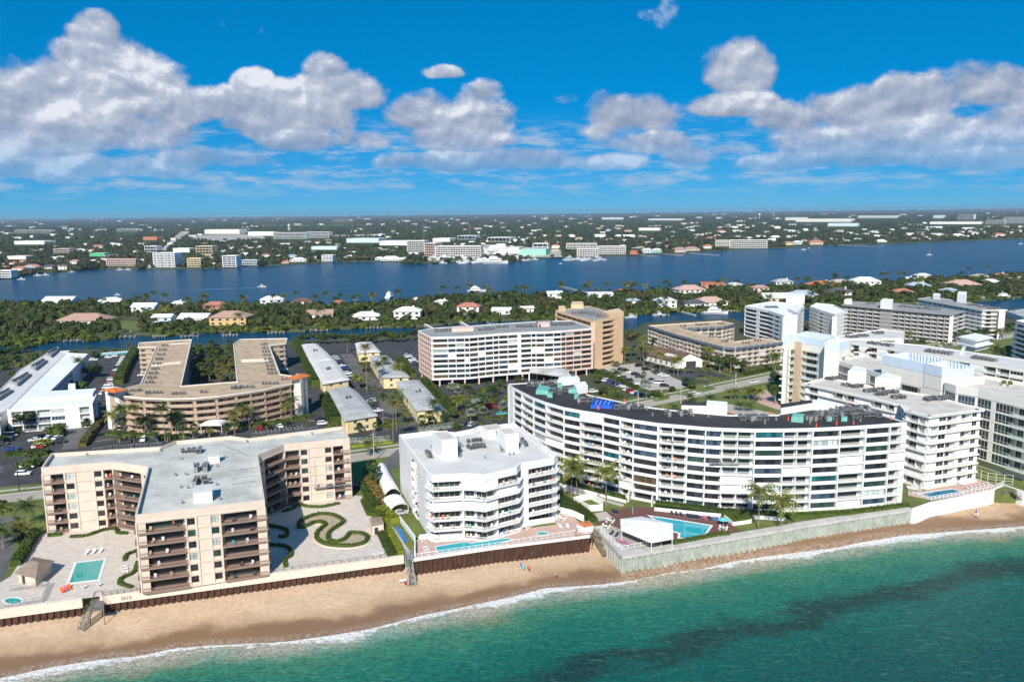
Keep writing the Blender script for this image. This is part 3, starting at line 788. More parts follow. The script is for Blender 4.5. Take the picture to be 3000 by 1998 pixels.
# ------------------------------------------------------------------ front row
# --- A: peach condominium with grey roof, a T with splayed wings
ZR_A = 25.0
def edge_bays(s): return s
def build_A():
 Wa = lambda x,y: W('A',x,y,ZR_A); Wb = lambda x,y: W('B',x,y,ZR_A)
 LF0,LF1,LF2 = Wa(236,333),Wa(645,299),Wa(850,328)
 CF0,CF1 = Wa(777,606),Wb(982,690)
 RF0,RF1,RF2 = Wb(930,345),Wb(1128,264),Wb(1630,216)
 back = [Wb(1582,125),Wb(860,218),Wb(720,200),Wb(300,238),Wb(185,282),Wa(295,250)]
 poly = [LF0,LF1,LF2,CF0,CF1,RF0,RF1,RF2] + back
 Bd = Building('apartment_building','six storey peach condominium with brown balconies and T shaped grey roof','building',poly,ZD)
 zr = ZR_A - 1.0; n = 6; fh = (zr - 0.9 - ZD) / n
 st = dict(wall=M_BEIGE,D=2.0,pier=.45,pp=.16,band=.34,bandp=.10,sill=.62,head=.3,marg=.04,glass=[(G_DARK,5),(G_CURT,3),(G_GREEN,2)],dglass=[(G_DARK,8),(G_GREEN,1)],
     frame=M_FRAMED,panes=2,transom=.5,furn=.7,furnw='peach condominium',rail='picket',railm=M_RAILB,slabm=M_BROWN,proj=.55,railh=1.0,lintel=.2,doorf=.88,doorhead=.35,pin=.07,split=True,topband=1)
 Bd.core(zr,2.0,M_BEIGE)
 F = Bd.facade
 F(LF0,LF1,ZD,n,fh,[('b',1.55),('w',.72),('p',1.3),('w',.66),('b',.75)],st)
 F(LF1,LF2,ZD,n,fh,[('b',2.3),('ws',.5)],st)
 F(LF2,CF0,ZD,n,fh,[('p',1),('b',1.6),('p',1),('b',1.6)],st)
 F(CF0,CF1,ZD,n,fh,[('b',3.7),('w',.78),('p',1.05),('w',.78),('b',3.6)],st)
 F(CF1,RF0,ZD,n,fh,[('b',1.5),('p',1.2),('b',1.6),('p',1)],st)
 F(RF0,RF1,ZD,n,fh,[('ws',.35),('b',1.6)],st)
 F(RF1,RF2,ZD,n,fh,[('b',1.15),('w',.62),('p',1.2),('w',.62),('b',1.35)],st)
 k = len(poly)
 for i in range(7,k):
  a,b = poly[i],poly[(i + 1) % k]
  F(a,b,ZD,n,fh,[('p',1),('w',.6),('p',1),('w',.6),('p',1)] if (a - b).length > 12 else [('p',1)],st)
 Bd.wall.ring(inset(Bd.poly,.03),inset(Bd.poly,2.05),ZD + n * fh + .17,zr - .3,M_BEIGE)
 Bd.roof(zr,M_RGREY,1.0,M_BEIGE,.4)
 Bd.done()
 R_ = lambda x,y: W('B',x,y,zr)
 d1 = (CF1 - CF0).normalized(); d2 = Vector((-d1.y,d1.x))
 wh = 'on the grey roof of the peach condominium'
 ac_row(W('A',548,240,zr),(W('A',690,225,zr) - W('A',548,240,zr)),8,zr,'in the row at the back edge of the grey roof',1.35)
 ac_row(W('A',765,218,zr),(W('A',890,212,zr) - W('A',765,218,zr)),7,zr,'in the row at the back edge of the grey roof',1.35)
 ac_row(R_(895,205),(R_(1060,190) - R_(895,205)),6,zr,'at the back of the right wing of the grey roof',1.5)
 ac_row(R_(1145,180),(R_(1310,165) - R_(1145,180)),7,zr,'at the back of the right wing of the grey roof',1.5)
 ac_row(R_(360,335),d1,3,zr,'in the cluster along the middle of the grey roof',1.5,0,2)
 ac_row(R_(480,335),d1,2,zr,'in the cluster along the middle of the grey roof',2.0,1,2)
 ac_row(R_(462,480),d1,2,zr,'in the cluster along the middle of the grey roof',2.2,1,3)
 ac_row(R_(455,585),d1,2,zr,'in the cluster along the middle of the grey roof',2.2,1,3)
 for (x,y,w,d,h,lb) in ((440,718,4.2,5.2,2.6,'larger white stair hut on the grey roof nearer the sea'),(550,412,3.0,2.4,2.0,'smaller white hut on the grey roof farther from the sea')):
  c = R_(x,y); r = rect(c,d1,w,d)
  hut = thing('roof_hut',lb,'roof hut',(c.x,c.y,zr))
  b = MB(); b.prism(r,zr,zr + h,M_WHITE2); b.build('wall',hut)
  b = MB(); b.prism(inset(ccw(r),-.15),zr + h,zr + h + .15,M_RLGREY); b.build('roof',hut)
 vents([R_(x,y) for x,y in ((185,320),(300,508),(375,503),(340,600),(395,605),(345,385),(350,720),(640,690),(615,580),(845,250),(1015,215),(1345,190),(618,440),(680,370),(1545,150))],zr,wh)
 vents([W('A',x,y,zr) for x,y in ((320,268),(502,265),(925,238),(1010,380),(1075,378),(1080,455),(1050,540))],zr,wh)
 for i,pts in enumerate((((690,290),(850,355)),((730,470),(940,445)),((735,530),(945,505)),((735,575),(950,545)))):
  a,b_ = R_(*pts[0]),R_(*pts[1]); mb = MB(); mb.tube([(a.x,a.y,zr + .25),(b_.x,b_.y,zr + .25)],.07,M_METAL,5)
  for t in (0,.33,.66,1): q = lerp(a,b_,t); mb.box(q.x - .1,q.x + .1,q.y - .1,q.y + .1,zr,zr + .3,M_METAL)
  o = mb.build('roof_pipe'); tag(o,'thin grey pipe run on low blocks across the grey roof','pipe','pipes on the grey roof')
 return poly
polyA = build_A()
# --- B: white six storey condominium with zigzag balconies
ZR_B = 24.3
def build_B():
 Q = lambda x,y: W('C',x,y,ZR_B)
 fr = [Q(655,472),Q(695,500),Q(935,487),Q(1010,489),Q(1095,498),Q(1200,472),Q(1345,440),Q(1375,405),Q(1432,402),Q(1630,366),Q(1655,346)]
 bk = [Q(1325,100),Q(1085,128),Q(1060,122),Q(1000,146),Q(870,172),Q(700,160),Q(440,190)]
 poly = fr + bk
 Bd = Building('apartment_building','bright white six storey condominium with wavy balconies and two white roof towers','building',poly,ZD)
 zr = ZR_B - 1.2; n = 6; fh = (zr - .4 - ZD) / n
 st = dict(wall=M_WHITE,D=1.8,pier=.0,band=.32,bandp=.05,sill=.5,head=.35,glass=[(G_DARK,8),(G_GREEN,1)],frame=M_FRAME,rail='picket',railm=M_RAIL,slabm=M_WHITE2,proj=.75,
     furn=.5,furnw='white wavy condominium',lintel=.3,doorf=.9,topband=1,panew=1.1,split=True,railshut=1,ret=0)
 Bd.core(zr,1.8,M_WHITE)
 F = Bd.facade
 rows = ['bbbb','bbbb','bbbb','ssbb','bbsb','bsbb']     # from the ground up, four stacks
 def ov(g):
  return lambda k,j,kind,rng: (rows[k][g] if kind == 'b' else None)
 F(fr[0],fr[1],ZD,n,fh,[('b',1)],st,ov(0))
 F(fr[1],fr[2],ZD,n,fh,[('b',6),('p',.45)],st,ov(0))
 F(fr[2],fr[3],ZD,n,fh,[('b',1)],st,ov(1))
 F(fr[3],fr[4],ZD,n,fh,[('b',1)],st,ov(1))
 F(fr[4],fr[5],ZD,n,fh,[('b',6),('p',.5)],st,ov(1))
 F(fr[5],fr[6],ZD,n,fh,[('b',1)],st,ov(2))
 F(fr[6],fr[7],ZD,n,fh,[('b',1)],st,ov(2))
 F(fr[7],fr[8],ZD,n,fh,[('p',1)],st)
 F(fr[8],fr[9],ZD,n,fh,[('b',1)],st,ov(3))
 F(fr[9],fr[10],ZD,n,fh,[('b',1)],st,ov(3))
 F(fr[10],bk[0],ZD,n,fh,[('p',2),('w',.5),('p',2),('w',.5),('p',2)],st)
 for i in range(len(bk) - 1): F(bk[i],bk[i + 1],ZD,n,fh,[('p',1)],st)
 F(bk[-1],fr[0],ZD,n,fh,[('p',2.4),('w',.35),('b',1.0),('w',.3),('p',1.6)],dict(st,band=.0,topband=0,proj=.3,sill=.9,head=.7,doorf=.3))
 Bd.wall.ring(inset(Bd.poly,.02),inset(Bd.poly,1.85),ZD + n * fh + .12,zr - .32,M_WHITE)
 Bd.roof(zr,M_RLGREY,1.2,M_WHITE,.4)
 d1 = (fr[1] - fr[9]).normalized() * -1
 for (p,w,d,h) in (((775,385),4.6,9.5,5.6),((1262,325),4.0,7.0,5.2)):
  c = W('C',p[0],p[1],zr); r = rect(c,d1,w,d); b = MB(); b.prism(r,zr,zr + h,M_WHITE,M_RCONC); t = b.build('roof_tower',Bd.root)
  b = MB(); b.ring(ccw(r),inset(ccw(r),.2),zr + h,zr + h + .12,M_WHITE); b.build('roof_edge',t)
  t.children[0].location = (0,0,0)
 c = W('C',1120,225,zr); r = rect(c,d1,5.5,6); b = MB(); b.prism(r,zr,zr + 2.8,M_WHITE,M_RCONC); b.build('lift_house',Bd.root)
 for (a,b_) in (((905,365),(880,275)),((1240,325),(1195,225))):
  p0,p1 = W('C',*a,zr),W('C',*b_,zr); mb = MB(); e = (p1 - p0).normalized(); f = Vector((-e.y,e.x))
  L = (p1 - p0).length; H = 2.6
  for k in range(9):
   q = p0 + e * (L * k / 9); mb.obox(q,e,f,0,L / 9 * .85,-.5,.5,zr + H * (k + .6) / 9,zr + H * (k + 1) / 9,M_METAL)
  for sgn in (-.55,.55):
   mb.tube([(p0.x + f.x * sgn,p0.y + f.y * sgn,zr + .9),(p1.x + f.x * sgn,p1.y + f.y * sgn,zr + H + .9)],.05,M_METAL,5)
   mb.tube([(p0.x + f.x * sgn,p0.y + f.y * sgn,zr),(p1.x + f.x * sgn,p1.y + f.y * sgn,zr + H)],.08,M_METAL,5)
  mb.build('roof_stair',Bd.root)
 Bd.done()
 d2 = Vector((-d1.y,d1.x))
 ac_row(W('C',685,372,zr),W('C',640,310,zr) - W('C',685,372,zr),5,zr,'in the short row beside the left white roof tower',1.2)
 ac_row(W('C',975,255,zr),d1,4,zr,'in the cluster between the two white roof towers',1.3)
 ac_row(W('C',995,305,zr),d1,4,zr,'in the cluster between the two white roof towers',1.3,0,2)
 ac_row(W('C',1420,283,zr),W('C',1372,225,zr) - W('C',1420,283,zr),6,zr,'in the row beside the right white roof tower',1.2)
 vents([W('C',x,y,zr) for x,y in ((690,290),(705,250),(930,285),(1095,265),(1320,345),(1290,350),(1100,372))],zr,'on the pale roof of the white condominium')
polyB = build_B()
# --- C: the long curved white block with a black roof
ZR_C = 30.7
def build_C():
 H_ = lambda pts: WL('H',pts,ZR_C); D_ = lambda pts: WL('D',pts,ZR_C); E_ = lambda pts: WL('E',pts,ZR_C)
 fr = H_([(1060,862),(1108,893),(1183,932),(1290,985),(1405,1028),(1570,1075),(1722,1103),(1930,1135)]) + \
   D_([(562,318),(665,338),(860,365),(1078,383),(1218,395),(1345,402),(1597,408)]) + \
   E_([(248,407),(475,402),(682,393),(882,381),(1068,368),(1195,358)])
 bk = E_([(750,222),(590,236),(220,292)]) + D_([(1780,300),(1400,302),(1030,270),(760,238),(540,192)]) + H_([(1790,958),(1722,868),(1640,826),(1255,848)])
 poly = fr + bk
 Bd = Building('curved_apartment_building','long curved nine storey white condominium with black roof and blue tarpaulin','building',poly,ZD)
 zr = ZR_C - .35; n = 9; fh = (zr - .35 - ZD) / n
 kinds = ['p','w','b','w','b','w','b','w','b','w','b2','w','w','b2','w','b2','w','b','w','b']
 st = dict(wall=M_WHITE,D=1.7,pier=.62,pp=.10,band=.46,bandp=.0,sill=.42,head=.12,glass=[(G_DARK,12),(G_BLUE,4),(G_TEAL,1.4),(G_GREEN,2),(G_CURT,1.6)],dglass=[(G_DARK,8),(G_GREEN,2),(G_BLUE,2)],
     frame=M_FRAMED,rail='picket',railm=M_RAIL,slabm=M_WHITE2,proj=.5,furn=.75,furnw='curved condominium',lintel=.14,doorf=.9,panes=4,topband=0,reveal=.35,split=True,doorhead=.35)
 Bd.core(zr,1.7,M_WHITE)
 sh = {(5,8): 1,(9,6): 1}
 def ov(k,j,kind,rng,seg=[0]):
  return None
 for i in range(len(fr) - 1):
  kd = kinds[i]
  def ov(k,j,kind,rng,i=i):
   if kind[0] == 'b':
    if (i,k) in ((6,8),(4,4),(17,4),(17,5),(15,4),(13,2),(17,0),(19,4),(8,1)): return 's'
    return 's' if rng.random() < .04 else None
   return None
  F0,F1 = fr[i],fr[i + 1]
  k0 = 1 if i == 9 else 0
  if i == 9:      # the entrance: three storeys of bronze glass
   Bd.facade(F0,F1,ZD,n,fh,[('w',1)],st,lambda k,j,kind,rng: ('-' if k < 3 else None))
   A = F0; ex = (F1 - F0).normalized(); rz = math.atan2(ex.y,ex.x); L = (F1 - F0).length
   add_window(Bd.root,A + ex * .4,rz,L - .8,fh * 1.25,ZD + fh * 1.6,9,M_FRAMED,G_BRON,None,.5,True,'lobby_window')
   add_window(Bd.root,A + ex * .4,rz,L - .8,fh * 1.5,ZD + .05,7,M_FRAMED,G_DARK,None,1.4,True,'lobby_window')
  else:
   Bd.facade(F0,F1,ZD,n,fh,[(kd,1)],dict(st,pier0=1,pier1=0,panes=(5 if (F1 - F0).length > 8 else 4)),ov)
 loop = [fr[-1]] + bk + [fr[0]]
 for i in range(len(loop) - 1):
  L = (loop[i + 1] - loop[i]).length
  Bd.facade(loop[i],loop[i + 1],ZD,n,fh,[('p',1),('w',1.2),('p',1)] if L > 6 else [('p',1)],dict(st,panes=2,split=False))
 Bd.wall.ring(inset(Bd.poly,.02),inset(Bd.poly,1.75),ZD + n * fh - .2,zr - .31,M_WHITE)
 Bd.roof(zr,M_RBLACK,.35,M_WHITE,.22)
 for k,(key,pts,h) in enumerate((('H',[(1515,885),(1720,862),(1700,840),(1530,852)],2.2),('H',[(1690,962),(1795,940),(1770,898),(1660,915)],2.4),
            ('E',[(228,302),(470,262),(460,238),(225,270)],2.2),('E',[(470,262),(640,292),(645,262),(480,236)],2.2),
            ('D',[(1035,285),(1225,290),(1225,262),(1045,255)],2.4),('D',[(1225,290),(1385,300),(1385,268),(1230,255)],2.8))):
  r = ccw(WL(key,pts,zr)); b = MB(); b.prism(r,zr,zr + h,M_WHITE,M_RBLACK if k in (2,4) else M_RWHITE); b.build('penthouse',Bd.root)
 Bd.done()
 wh = 'on the black roof of the curved condominium'
 G_ = lambda key,x,y: W(key,x,y,zr)
 for key,x,y,n_,kind,rows in (('H',1260,890,5,1,2),('H',1415,870,4,1,2),('H',1440,965,4,1,1),('H',1490,940,4,1,2),('D',245,205,4,1,2),('D',540,262,4,1,2),('D',640,260,3,1,2),
           ('D',1055,300,3,1,1),('D',935,312,3,1,2),('D',1505,345,3,1,2),('D',1580,350,3,1,2)):
  ac_row(G_(key,x,y),Vector((.97,.1)),n_,zr,{'H': 'at the left end of the black roof','D': 'along the middle of the black roof'}[key],1.9,kind,rows)
 for x,y,n_,rows in ((445,350,5,2),(500,320,5,2),(650,300,5,3),(720,280,5,2),(800,330,5,2)):
  ac_row(G_('E',x,y),Vector((.97,.1)),n_,zr,'at the right end of the black roof',1.9,1,rows)
 vents([G_('D',x,y) for x,y in ((815,305),(1128,312),(1242,318),(770,262),(318,205),(1675,368),(1762,342))],zr,wh)
 vents([G_('E',x,y) for x,y in ((105,365),(190,340),(450,368),(838,352),(855,270))],zr,wh)
 M_BLUE = mat('blue_tarpaulin',(0.006,0.085,0.50),.5,.15,.8,bump=.3,bscale=1.5); M_NET = mat('green_plastic_wrap',(0.20,.50,.42),.5,.25,2)
 def wrapped(name,label,cat,key,pts,h,m,lid=None,group=None):
  r = ccw(WL(key,pts,zr)); c = centroid(r); b = MB(); n = len(r)
  top = [p + (c - p) * .06 for p in r]
  b.add([(p.x,p.y,zr) for p in r] + [(p.x,p.y,zr + h * (.93 + .1 * (i % 2))) for i,p in enumerate(top)] + [(c.x,c.y,zr + h * 1.08)],
     [(i,(i + 1) % n,n + (i + 1) % n,n + i) for i in range(n)] + [(n + i,n + (i + 1) % n,2 * n) for i in range(n)],m)
  o = obj(name,b.mesh(name,(c.x,c.y,zr)),None,(c.x,c.y,zr)); tag(o,label,cat,group)
  if lid:
   b = MB()
   for t in (.2,.4,.6,.8):
    a,d = lerp(top[0],top[1],t),lerp(top[3],top[2],t)
    a2,d2 = lerp(a,d,.12),lerp(a,d,.85)
    b.tube([(a2.x,a2.y,zr + h * 1.02),((a2.x + d2.x) / 2,(a2.y + d2.y) / 2,zr + h * 1.10),(d2.x,d2.y,zr + h * 1.02)],.09,M_WHITE,5)
   obj('strap',b.mesh('strap',(c.x,c.y,zr)),o)
 wrapped('tarpaulin_box','bright blue tarpaulin over a plant box on the black roof','tarpaulin','D',[(338,250),(505,256),(532,220),(362,203)],1.1,M_BLUE,1)
 for i,(key,pts,h) in enumerate((('H',[(1315,955),(1430,965),(1465,925),(1345,905)],1.5),('H',[(1515,905),(1560,905),(1560,885),(1515,885)],1.5),('H',[(1615,945),(1685,950),(1690,925),(1625,920)],1.3),
            ('H',[(1670,1000),(1710,1000),(1705,975),(1668,975)],1.4),('H',[(1420,985),(1470,990),(1475,965),(1425,960)],1.1),('E',[(305,355),(400,362),(410,330),(320,325)],1.6),('E',[(585,350),(620,350),(620,335),(587,335)],1.1),('E',[(690,350),(738,352),(738,335),(695,335)],1.1))):
  lab = ['largest green wrapped crate at the left end of the black roof','green wrapped crate against the white penthouse','low green wrapped crate beside the white box','tall narrow green wrapped stack near the blue tarpaulin','low green netted bundle near the roof edge',
      'pale green crate with white lid at the right end of black roof','small green wrapped bundle between condensers','flat green wrapped crate behind the orange cones'][i]
  wrapped('wrapped_crate',lab,'crate',key,pts,h,M_NET)
 M_CONE = mat('orange_plastic',(.85,.13,.02),.5,.05)
 def cone_mesh():
  b = MB(); b.box(-.3,.3,-.3,.3,0,.06,M_DARK); b.cyl((0,0),.22,.06,1.3,M_CONE,8,.09); return b.mesh('traffic_cone')
 CONES = [('D',395,258),('D',405,258),('D',715,238),('D',600,205),('D',900,262),('D',1408,300),('D',1714,308),('E',500,395),('E',655,382),('E',785,375),('E',1068,342),('E',953,310),('E',963,312),('E',148,308),('E',658,250),('E',742,238),('E',285,345),('H',1390,835),('H',1605,822),('H',1785,965)]
 for key,x,y in CONES:
  p = G_(key,x,y); o = obj('traffic_cone',cached('cone',cone_mesh),None,(p.x,p.y,zr)); tag(o,'orange tall safety cone on the black roof','traffic cone','cones on the black roof')
 return fr
frC = build_C()
# ------------------------------------------------------------------ right hand side
def simple_block(name,label,poly,z0,zr,specs,st,n,fh,roofm,parapet=.8,pm=None,zf=None,cat='building',D=None,top=True,root=None,out=0.0,pt=.3):
 Bd = Building(name,label,cat,poly,z0)
 if area2(poly) < 0: specs = list(reversed(specs))[1:] + [list(reversed(specs))[0]] if specs else specs
 D = D or st.get('D',1.5); st = dict(st,D=D)
 Bd.core(zr,D,st['wall'] if not isinstance(st['wall'],(list,tuple)) else st['wall'][0])
 k = len(Bd.poly); zf = z0 if zf is None else zf
 for i in range(k):
  sp = specs[i] if specs and i < len(specs) else None
  Bd.facade(Bd.poly[i],Bd.poly[(i + 1) % k],zf,n,fh,sp or [('p',1)],st)
 zt = zf + n * fh
 if zr - zt > .35: Bd.wall.ring(inset(Bd.poly,.025),inset(Bd.poly,D + .05),zt + st.get('band',0) / 2 * (1 if st.get('topband') else 0) + .004,zr - .31,st['wall'])
 if top: Bd.roof(zr,roofm,parapet,pm or st['wall'],pt,out=out)
 return Bd
ST_W = dict(wall=M_WHITE,D=1.5,pier=.25,band=.28,bandp=.12,sill=.75,head=.35,glass=[(G_DARK,6),(G_GREEN,2),(G_BLUE,1)],frame=M_FRAME,rail='picket',railm=M_RAIL,slabm=M_WHITE2,proj=.7,lintel=.25,doorf=.6,railshut=1,topband=1)
def build_D():
 z = 29.4
 F0,F1 = W('T',480,1265,z),W('T',1362,1150,z)
 L0 = W('T',90,1168,z); K0 = W('T',0,1062,z)
 w0,w1 = W('S',525,905,z),W('S',1890,1205,z)
 poly = [w0,w1,K0,L0,F0,F1,W('T',850,1010,z),W('T',430,910,z),W('S',1580,960,z),W('S',860,815,z)]
 specs = [[('s',1.2),('b',1),('p',.25),('b',1),('b',1),('p',.25),('b',1),('b',1),('p',.2),('b',.8)],[('p',1)],[('ws',1),('ws',1)],
    [('b',1.2),('s',1)],[('s',.9),('w',.7),('b',1.0),('p',.3),('b',1.0),('w',.8)],[('p',1),('w',.6),('p',1)],None,None,None,None]
 n = 8; fh = (z - .35 - ZD) / n
 st = dict(ST_W,band=.24,bandp=.75,bandm=mat('sand_edged_slab',(.74,.67,.55),.7,.05),proj=.72)
 Bd = Building('apartment_building','white eight storey condominium with sand coloured slab edges, behind the small blue pool','building',poly,ZD)
 Bd.core(z - .35,1.5,M_WHITE)
 rng = Bd.rng
 def ov(k,j,kind,r): return 's' if kind == 'b' and r.random() < .22 else ('b' if kind == 's' and r.random() < .35 else None)
 for i in range(len(poly)):
  Bd.facade(poly[i],poly[(i + 1) % len(poly)],ZD,n,fh,specs[i] or [('p',1)],st,ov)
 Bd.roof(z - .35,M_RCONC,.35,M_WHITE,.3,out=.75)
 zr = z - .35
 for pts,h in (([(1165,885),(1445,905),(1440,840),(1250,800)],4.2),([(1580,985),(1785,1000),(1975,965),(1760,900)],4.0)):
  b = MB(); b.prism(ccw(WL('S',pts,zr)),zr,zr + h,M_WHITE); b.build('plant_room',Bd.root)
 Bd.done()
 for i,(x,y,n_,r) in enumerate(((845,855,3,1),(935,860,3,2),(1150,960,2,2),(1265,980,3,2),(1480,1050,3,2),(1590,1020,3,1),(1650,1100,3,2),(1800,1070,3,2),(1915,1150,3,2))):
  p = W('S',x,y,zr); ac_row(p,(F1 - F0),n_,zr,'along the roof of the white condominium with sand edged slabs',1.6,0,r)
 for x,y,n_ in ((450,1020,4),(640,1010,5)):
  ac_row(W('T',x,y,zr),(F1 - F0),n_,zr,'near the seaward end of the roof with sand edged slabs',1.5,0,2)
build_D()
def build_E():
 V2 = lambda *p: [Vector(q) for q in p]
 gl = [(G_GREEN,3),(G_DARK,3),(G_BLUE,1)]
 st = dict(wall=M_CREAM,D=1.6,pier=.0,band=.35,bandp=.02,sill=.25,head=.2,glass=gl,frame=M_FRAME,rail='solid',railm=mat('clear_balcony_glass',(.55,.68,.66),.1,.05,spec=.6,alpha=.45),slabm=M_WHITE2,proj=1.1,lintel=.2,doorf=.55,panew=1.2,transom=.3,topband=0)
 root_label = 'modern cream condominium with stone tower, glass balconies and pale blue roof screens'
 a,b,c,d,e,f,g,h,i_ = V2((119.6,345.5),(126.4,351.0),(128.0,347.7),(134.2,336.9),(131.6,330.4),(136.3,326.9),(144.5,335.4),(152,352),(134,372))
 z0 = ZL; z = 34.0
 Bd = Building('apartment_building',root_label,'building',[a,b,c,d,e,f,g,h,i_],z0)
 n = 8; fh = (z - 3.2 - z0 - 1.5) / n
 Bd.core(z,1.6,M_CREAM)
 Bd.facade(a,b,z0 + 1.5,n,fh,[('wt',1.4),('p',1.2),('wt',1.2)],dict(st,glass=[(G_BLUE,2),(G_DARK,1)]))
 ex = (c - b).normalized(); ey = Vector((-ex.y,ex.x))
 Bd.wall.obox(b,ex,ey,-.5,(c - b).length + .6,-.35,1.7,z0,z + .3,M_STONE)
 Bd.facade(c,d,z0 + 1.5,n,fh,[('b',3.2),('p',1)],dict(st,D=1.6,proj=.3))
 Bd.facade(d,e,z0,1,z - z0 - .31,[('p',1)],st); Bd.facade(e,f,z0,1,z - z0 - .31,[('p',1)],st)
 Bd.facade(f,g,z0 + 1.5,n,fh,[('p',1),('wt',1),('p',1)],st)
 for p,q in ((g,h),(h,i_),(i_,a)): Bd.facade(p,q,z0 + 1.5,n,fh,[('p',1),('w',1),('p',1),('w',1),('p',1)],st)
 Bd.wall.ring(inset(Bd.poly,.02),inset(Bd.poly,1.65),z0 + 1.5 + n * fh,z - .31,M_CREAM)
 ex = (b - a).normalized(); rz = math.atan2(ex.y,ex.x)
 for k in range(1,n):
  for t in (.05,.55):
   p = a + ex * ((b - a).length * t); bo = obj('balcony',slab_mesh(2.2,-1.3,.1,.2,M_WHITE),Bd.root,(p.x - Bd.c.x,p.y - Bd.c.y,1.5 + k * fh + .2),rz)
   obj('railing',railing_mesh(2.2,1.0,'solid',MATS['clear_balcony_glass'],1,1,1.2),bo,(0,-1.25,0))
 Bd.roof(z,M_RCONC,.0)
 def block(poly,z,spec,zf,n,fh,roofm=M_RCONC,par=.5):
  pl = ccw(V2(*poly)); D = 1.6
  Bd.wall.prism(inset(pl,D),z0,z - .12,M_CREAM)
  for i in range(len(pl)):
   Bd.facade(pl[i],pl[(i + 1) % len(pl)],zf,n,fh,spec.get(i) or [('p',1)],st)
  Bd.wall.ring(inset(pl,.02),inset(pl,D + .05),zf + n * fh + .003,z - .31,M_CREAM)
  mb = MB(); mb.prism(inset(pl,.28),z - .3,z,roofm); mb.build('roof',Bd.root)
  if par: mb = MB(); mb.ring(pl,inset(pl,.3),z - .32,z + par,M_CREAM); mb.build('parapet',Bd.root)
  return pl
 def screen(poly,z,h=3.0):
  pl = ccw(V2(*poly)); mb = MB(); mb.ring(inset(pl,-.06),inset(pl,.12),z - .3,z + h,M_PALEBLUE); o = mb.build('roof_screen',Bd.root)
  fin = MB()
  for i in range(len(pl)):
   A,B = pl[i],pl[(i + 1) % len(pl)]; L = (B - A).length; e1 = (B - A) / L; n1 = Vector((-e1.y,e1.x))
   for k in range(1,int(L / 1.5)): fin.obox(A + e1 * (1.5 * k),e1,n1,-.06,.06,.13,.5,z - .3,z + h + .25,M_PALEBLUE)
  fin.build('screen_fin',o)['kind'] = 'stuff'
 block([(136.2,330),(141.4,298.5),(157,305),(152,338)],29.3,{0: [('p',.3),('wt',1.2),('wt',.8),('p',2.2),('wt',1.2),('p',.2)]},z0 + 1,7,3.3)
 p3 = block([(141.2,298.8),(148.6,280.5),(163,287),(157,305)],z,{0: [('p',1.2),('b',2.6),('p',.3)]},z0 + 1,7,3.3,par=0)
 p4 = block([(148.2,281),(150.4,273.2),(154.9,269.5),(166,274),(163,287)],z,{1: [('p',1),('ws',.5),('p',1)]},z0 + 1,7,3.4,par=0)
 p5 = block([(150.6,271.5),(151.4,265.7),(155.6,259.8),(161.2,243.9),(164.5,235.5),(188,246),(170,285)],31.2,
      {0: [('wt',1)],1: [('p',.2),('wt',1.3),('p',.2)],2: [('wt',1.5),('p',.5),('wt',1.9),('b',1.1)],3: [('b',1.2),('wt',1.5)],4: [('b',1),('wt',1),('b',1)]},ZD + 3.0,6,3.45,par=1.2)
 screen([a,b,c,d,e + Vector((2.6,6.6)),(143,348),(136,362)],z); screen([e,f,g,(137.5,340)],z); screen([(141.2,298.8),(148.6,280.5),(159,285),(153,303)],z,3.3); screen([(148.2,281),(150.4,273.2),(154.9,269.5),(162,274),(158,285)],z,3.3)
 Bd.done()
 M_PLANT = mat('planter_stone',(.5,.46,.36),.8,.1); M_LEAF0 = mat('clipped_shrub',(.10,.15,.02),.9,.3,3.0,bump=.6)
 for i,(x,y) in enumerate(((1195,680),(1300,690),(1745,755),(1850,770))):
  p = W('T',x,y,31.2); t = thing('planter','square stone planter with round green shrub on the cream terrace','planter',(p.x,p.y,31.2),0,'planters on the cream roof terrace')
  mb = MB(); mb.box(-.8,.8,-.7,.7,0,.8,M_PLANT); obj('pot',mb.mesh('pot'),t)
  bm = bmesh.new(); bmesh.ops.create_icosphere(bm,subdivisions=2,radius=.8)
  for v in bm.verts: v.co *= rnd.uniform(.8,1.15); v.co.z = v.co.z * .9 + 1.4
  me = bpy.data.meshes.new('shrub'); bm.to_mesh(me); bm.free(); me.materials.append(M_LEAF0); obj('shrub',me,t)
 for i,(x,y) in enumerate(((1295,435),(1500,440))):   # round wicker cabanas
  p = W('S',x,y,29.3); mb = MB(); m = mat('dark_wicker',(.10,.065,.04),.9,.2,4)
  for k in range(7):
   a0,a1 = math.pi * k / 7,math.pi * (k + 1) / 7
   mb.add([(-1.6 * math.cos(a0),-.7,1.9 * math.sin(a0)),(-1.6 * math.cos(a1),-.7,1.9 * math.sin(a1)),(-1.6 * math.cos(a1),.9,1.9 * math.sin(a1)),(-1.6 * math.cos(a0),.9,1.9 * math.sin(a0))],[(0,1,2,3)],m)
  mb.add([(-1.6,.9,0),(1.6,.9,0),(1.1,.9,1.4),(0,.9,1.9),(-1.1,.9,1.4)],[(0,1,2,3,4)],m); mb.box(-1.5,1.5,-.6,.8,.02,.45,M_CREAM)
  o = obj('wicker_cabana',mb.mesh('wicker_cabana'),None,(p.x,p.y,29.3)); tag(o,'round dark wicker cabana on the cream terrace, ' + ['nearer the blue screens','farther along the parapet'][i],'cabana','cabanas on the cream terrace')
build_E()
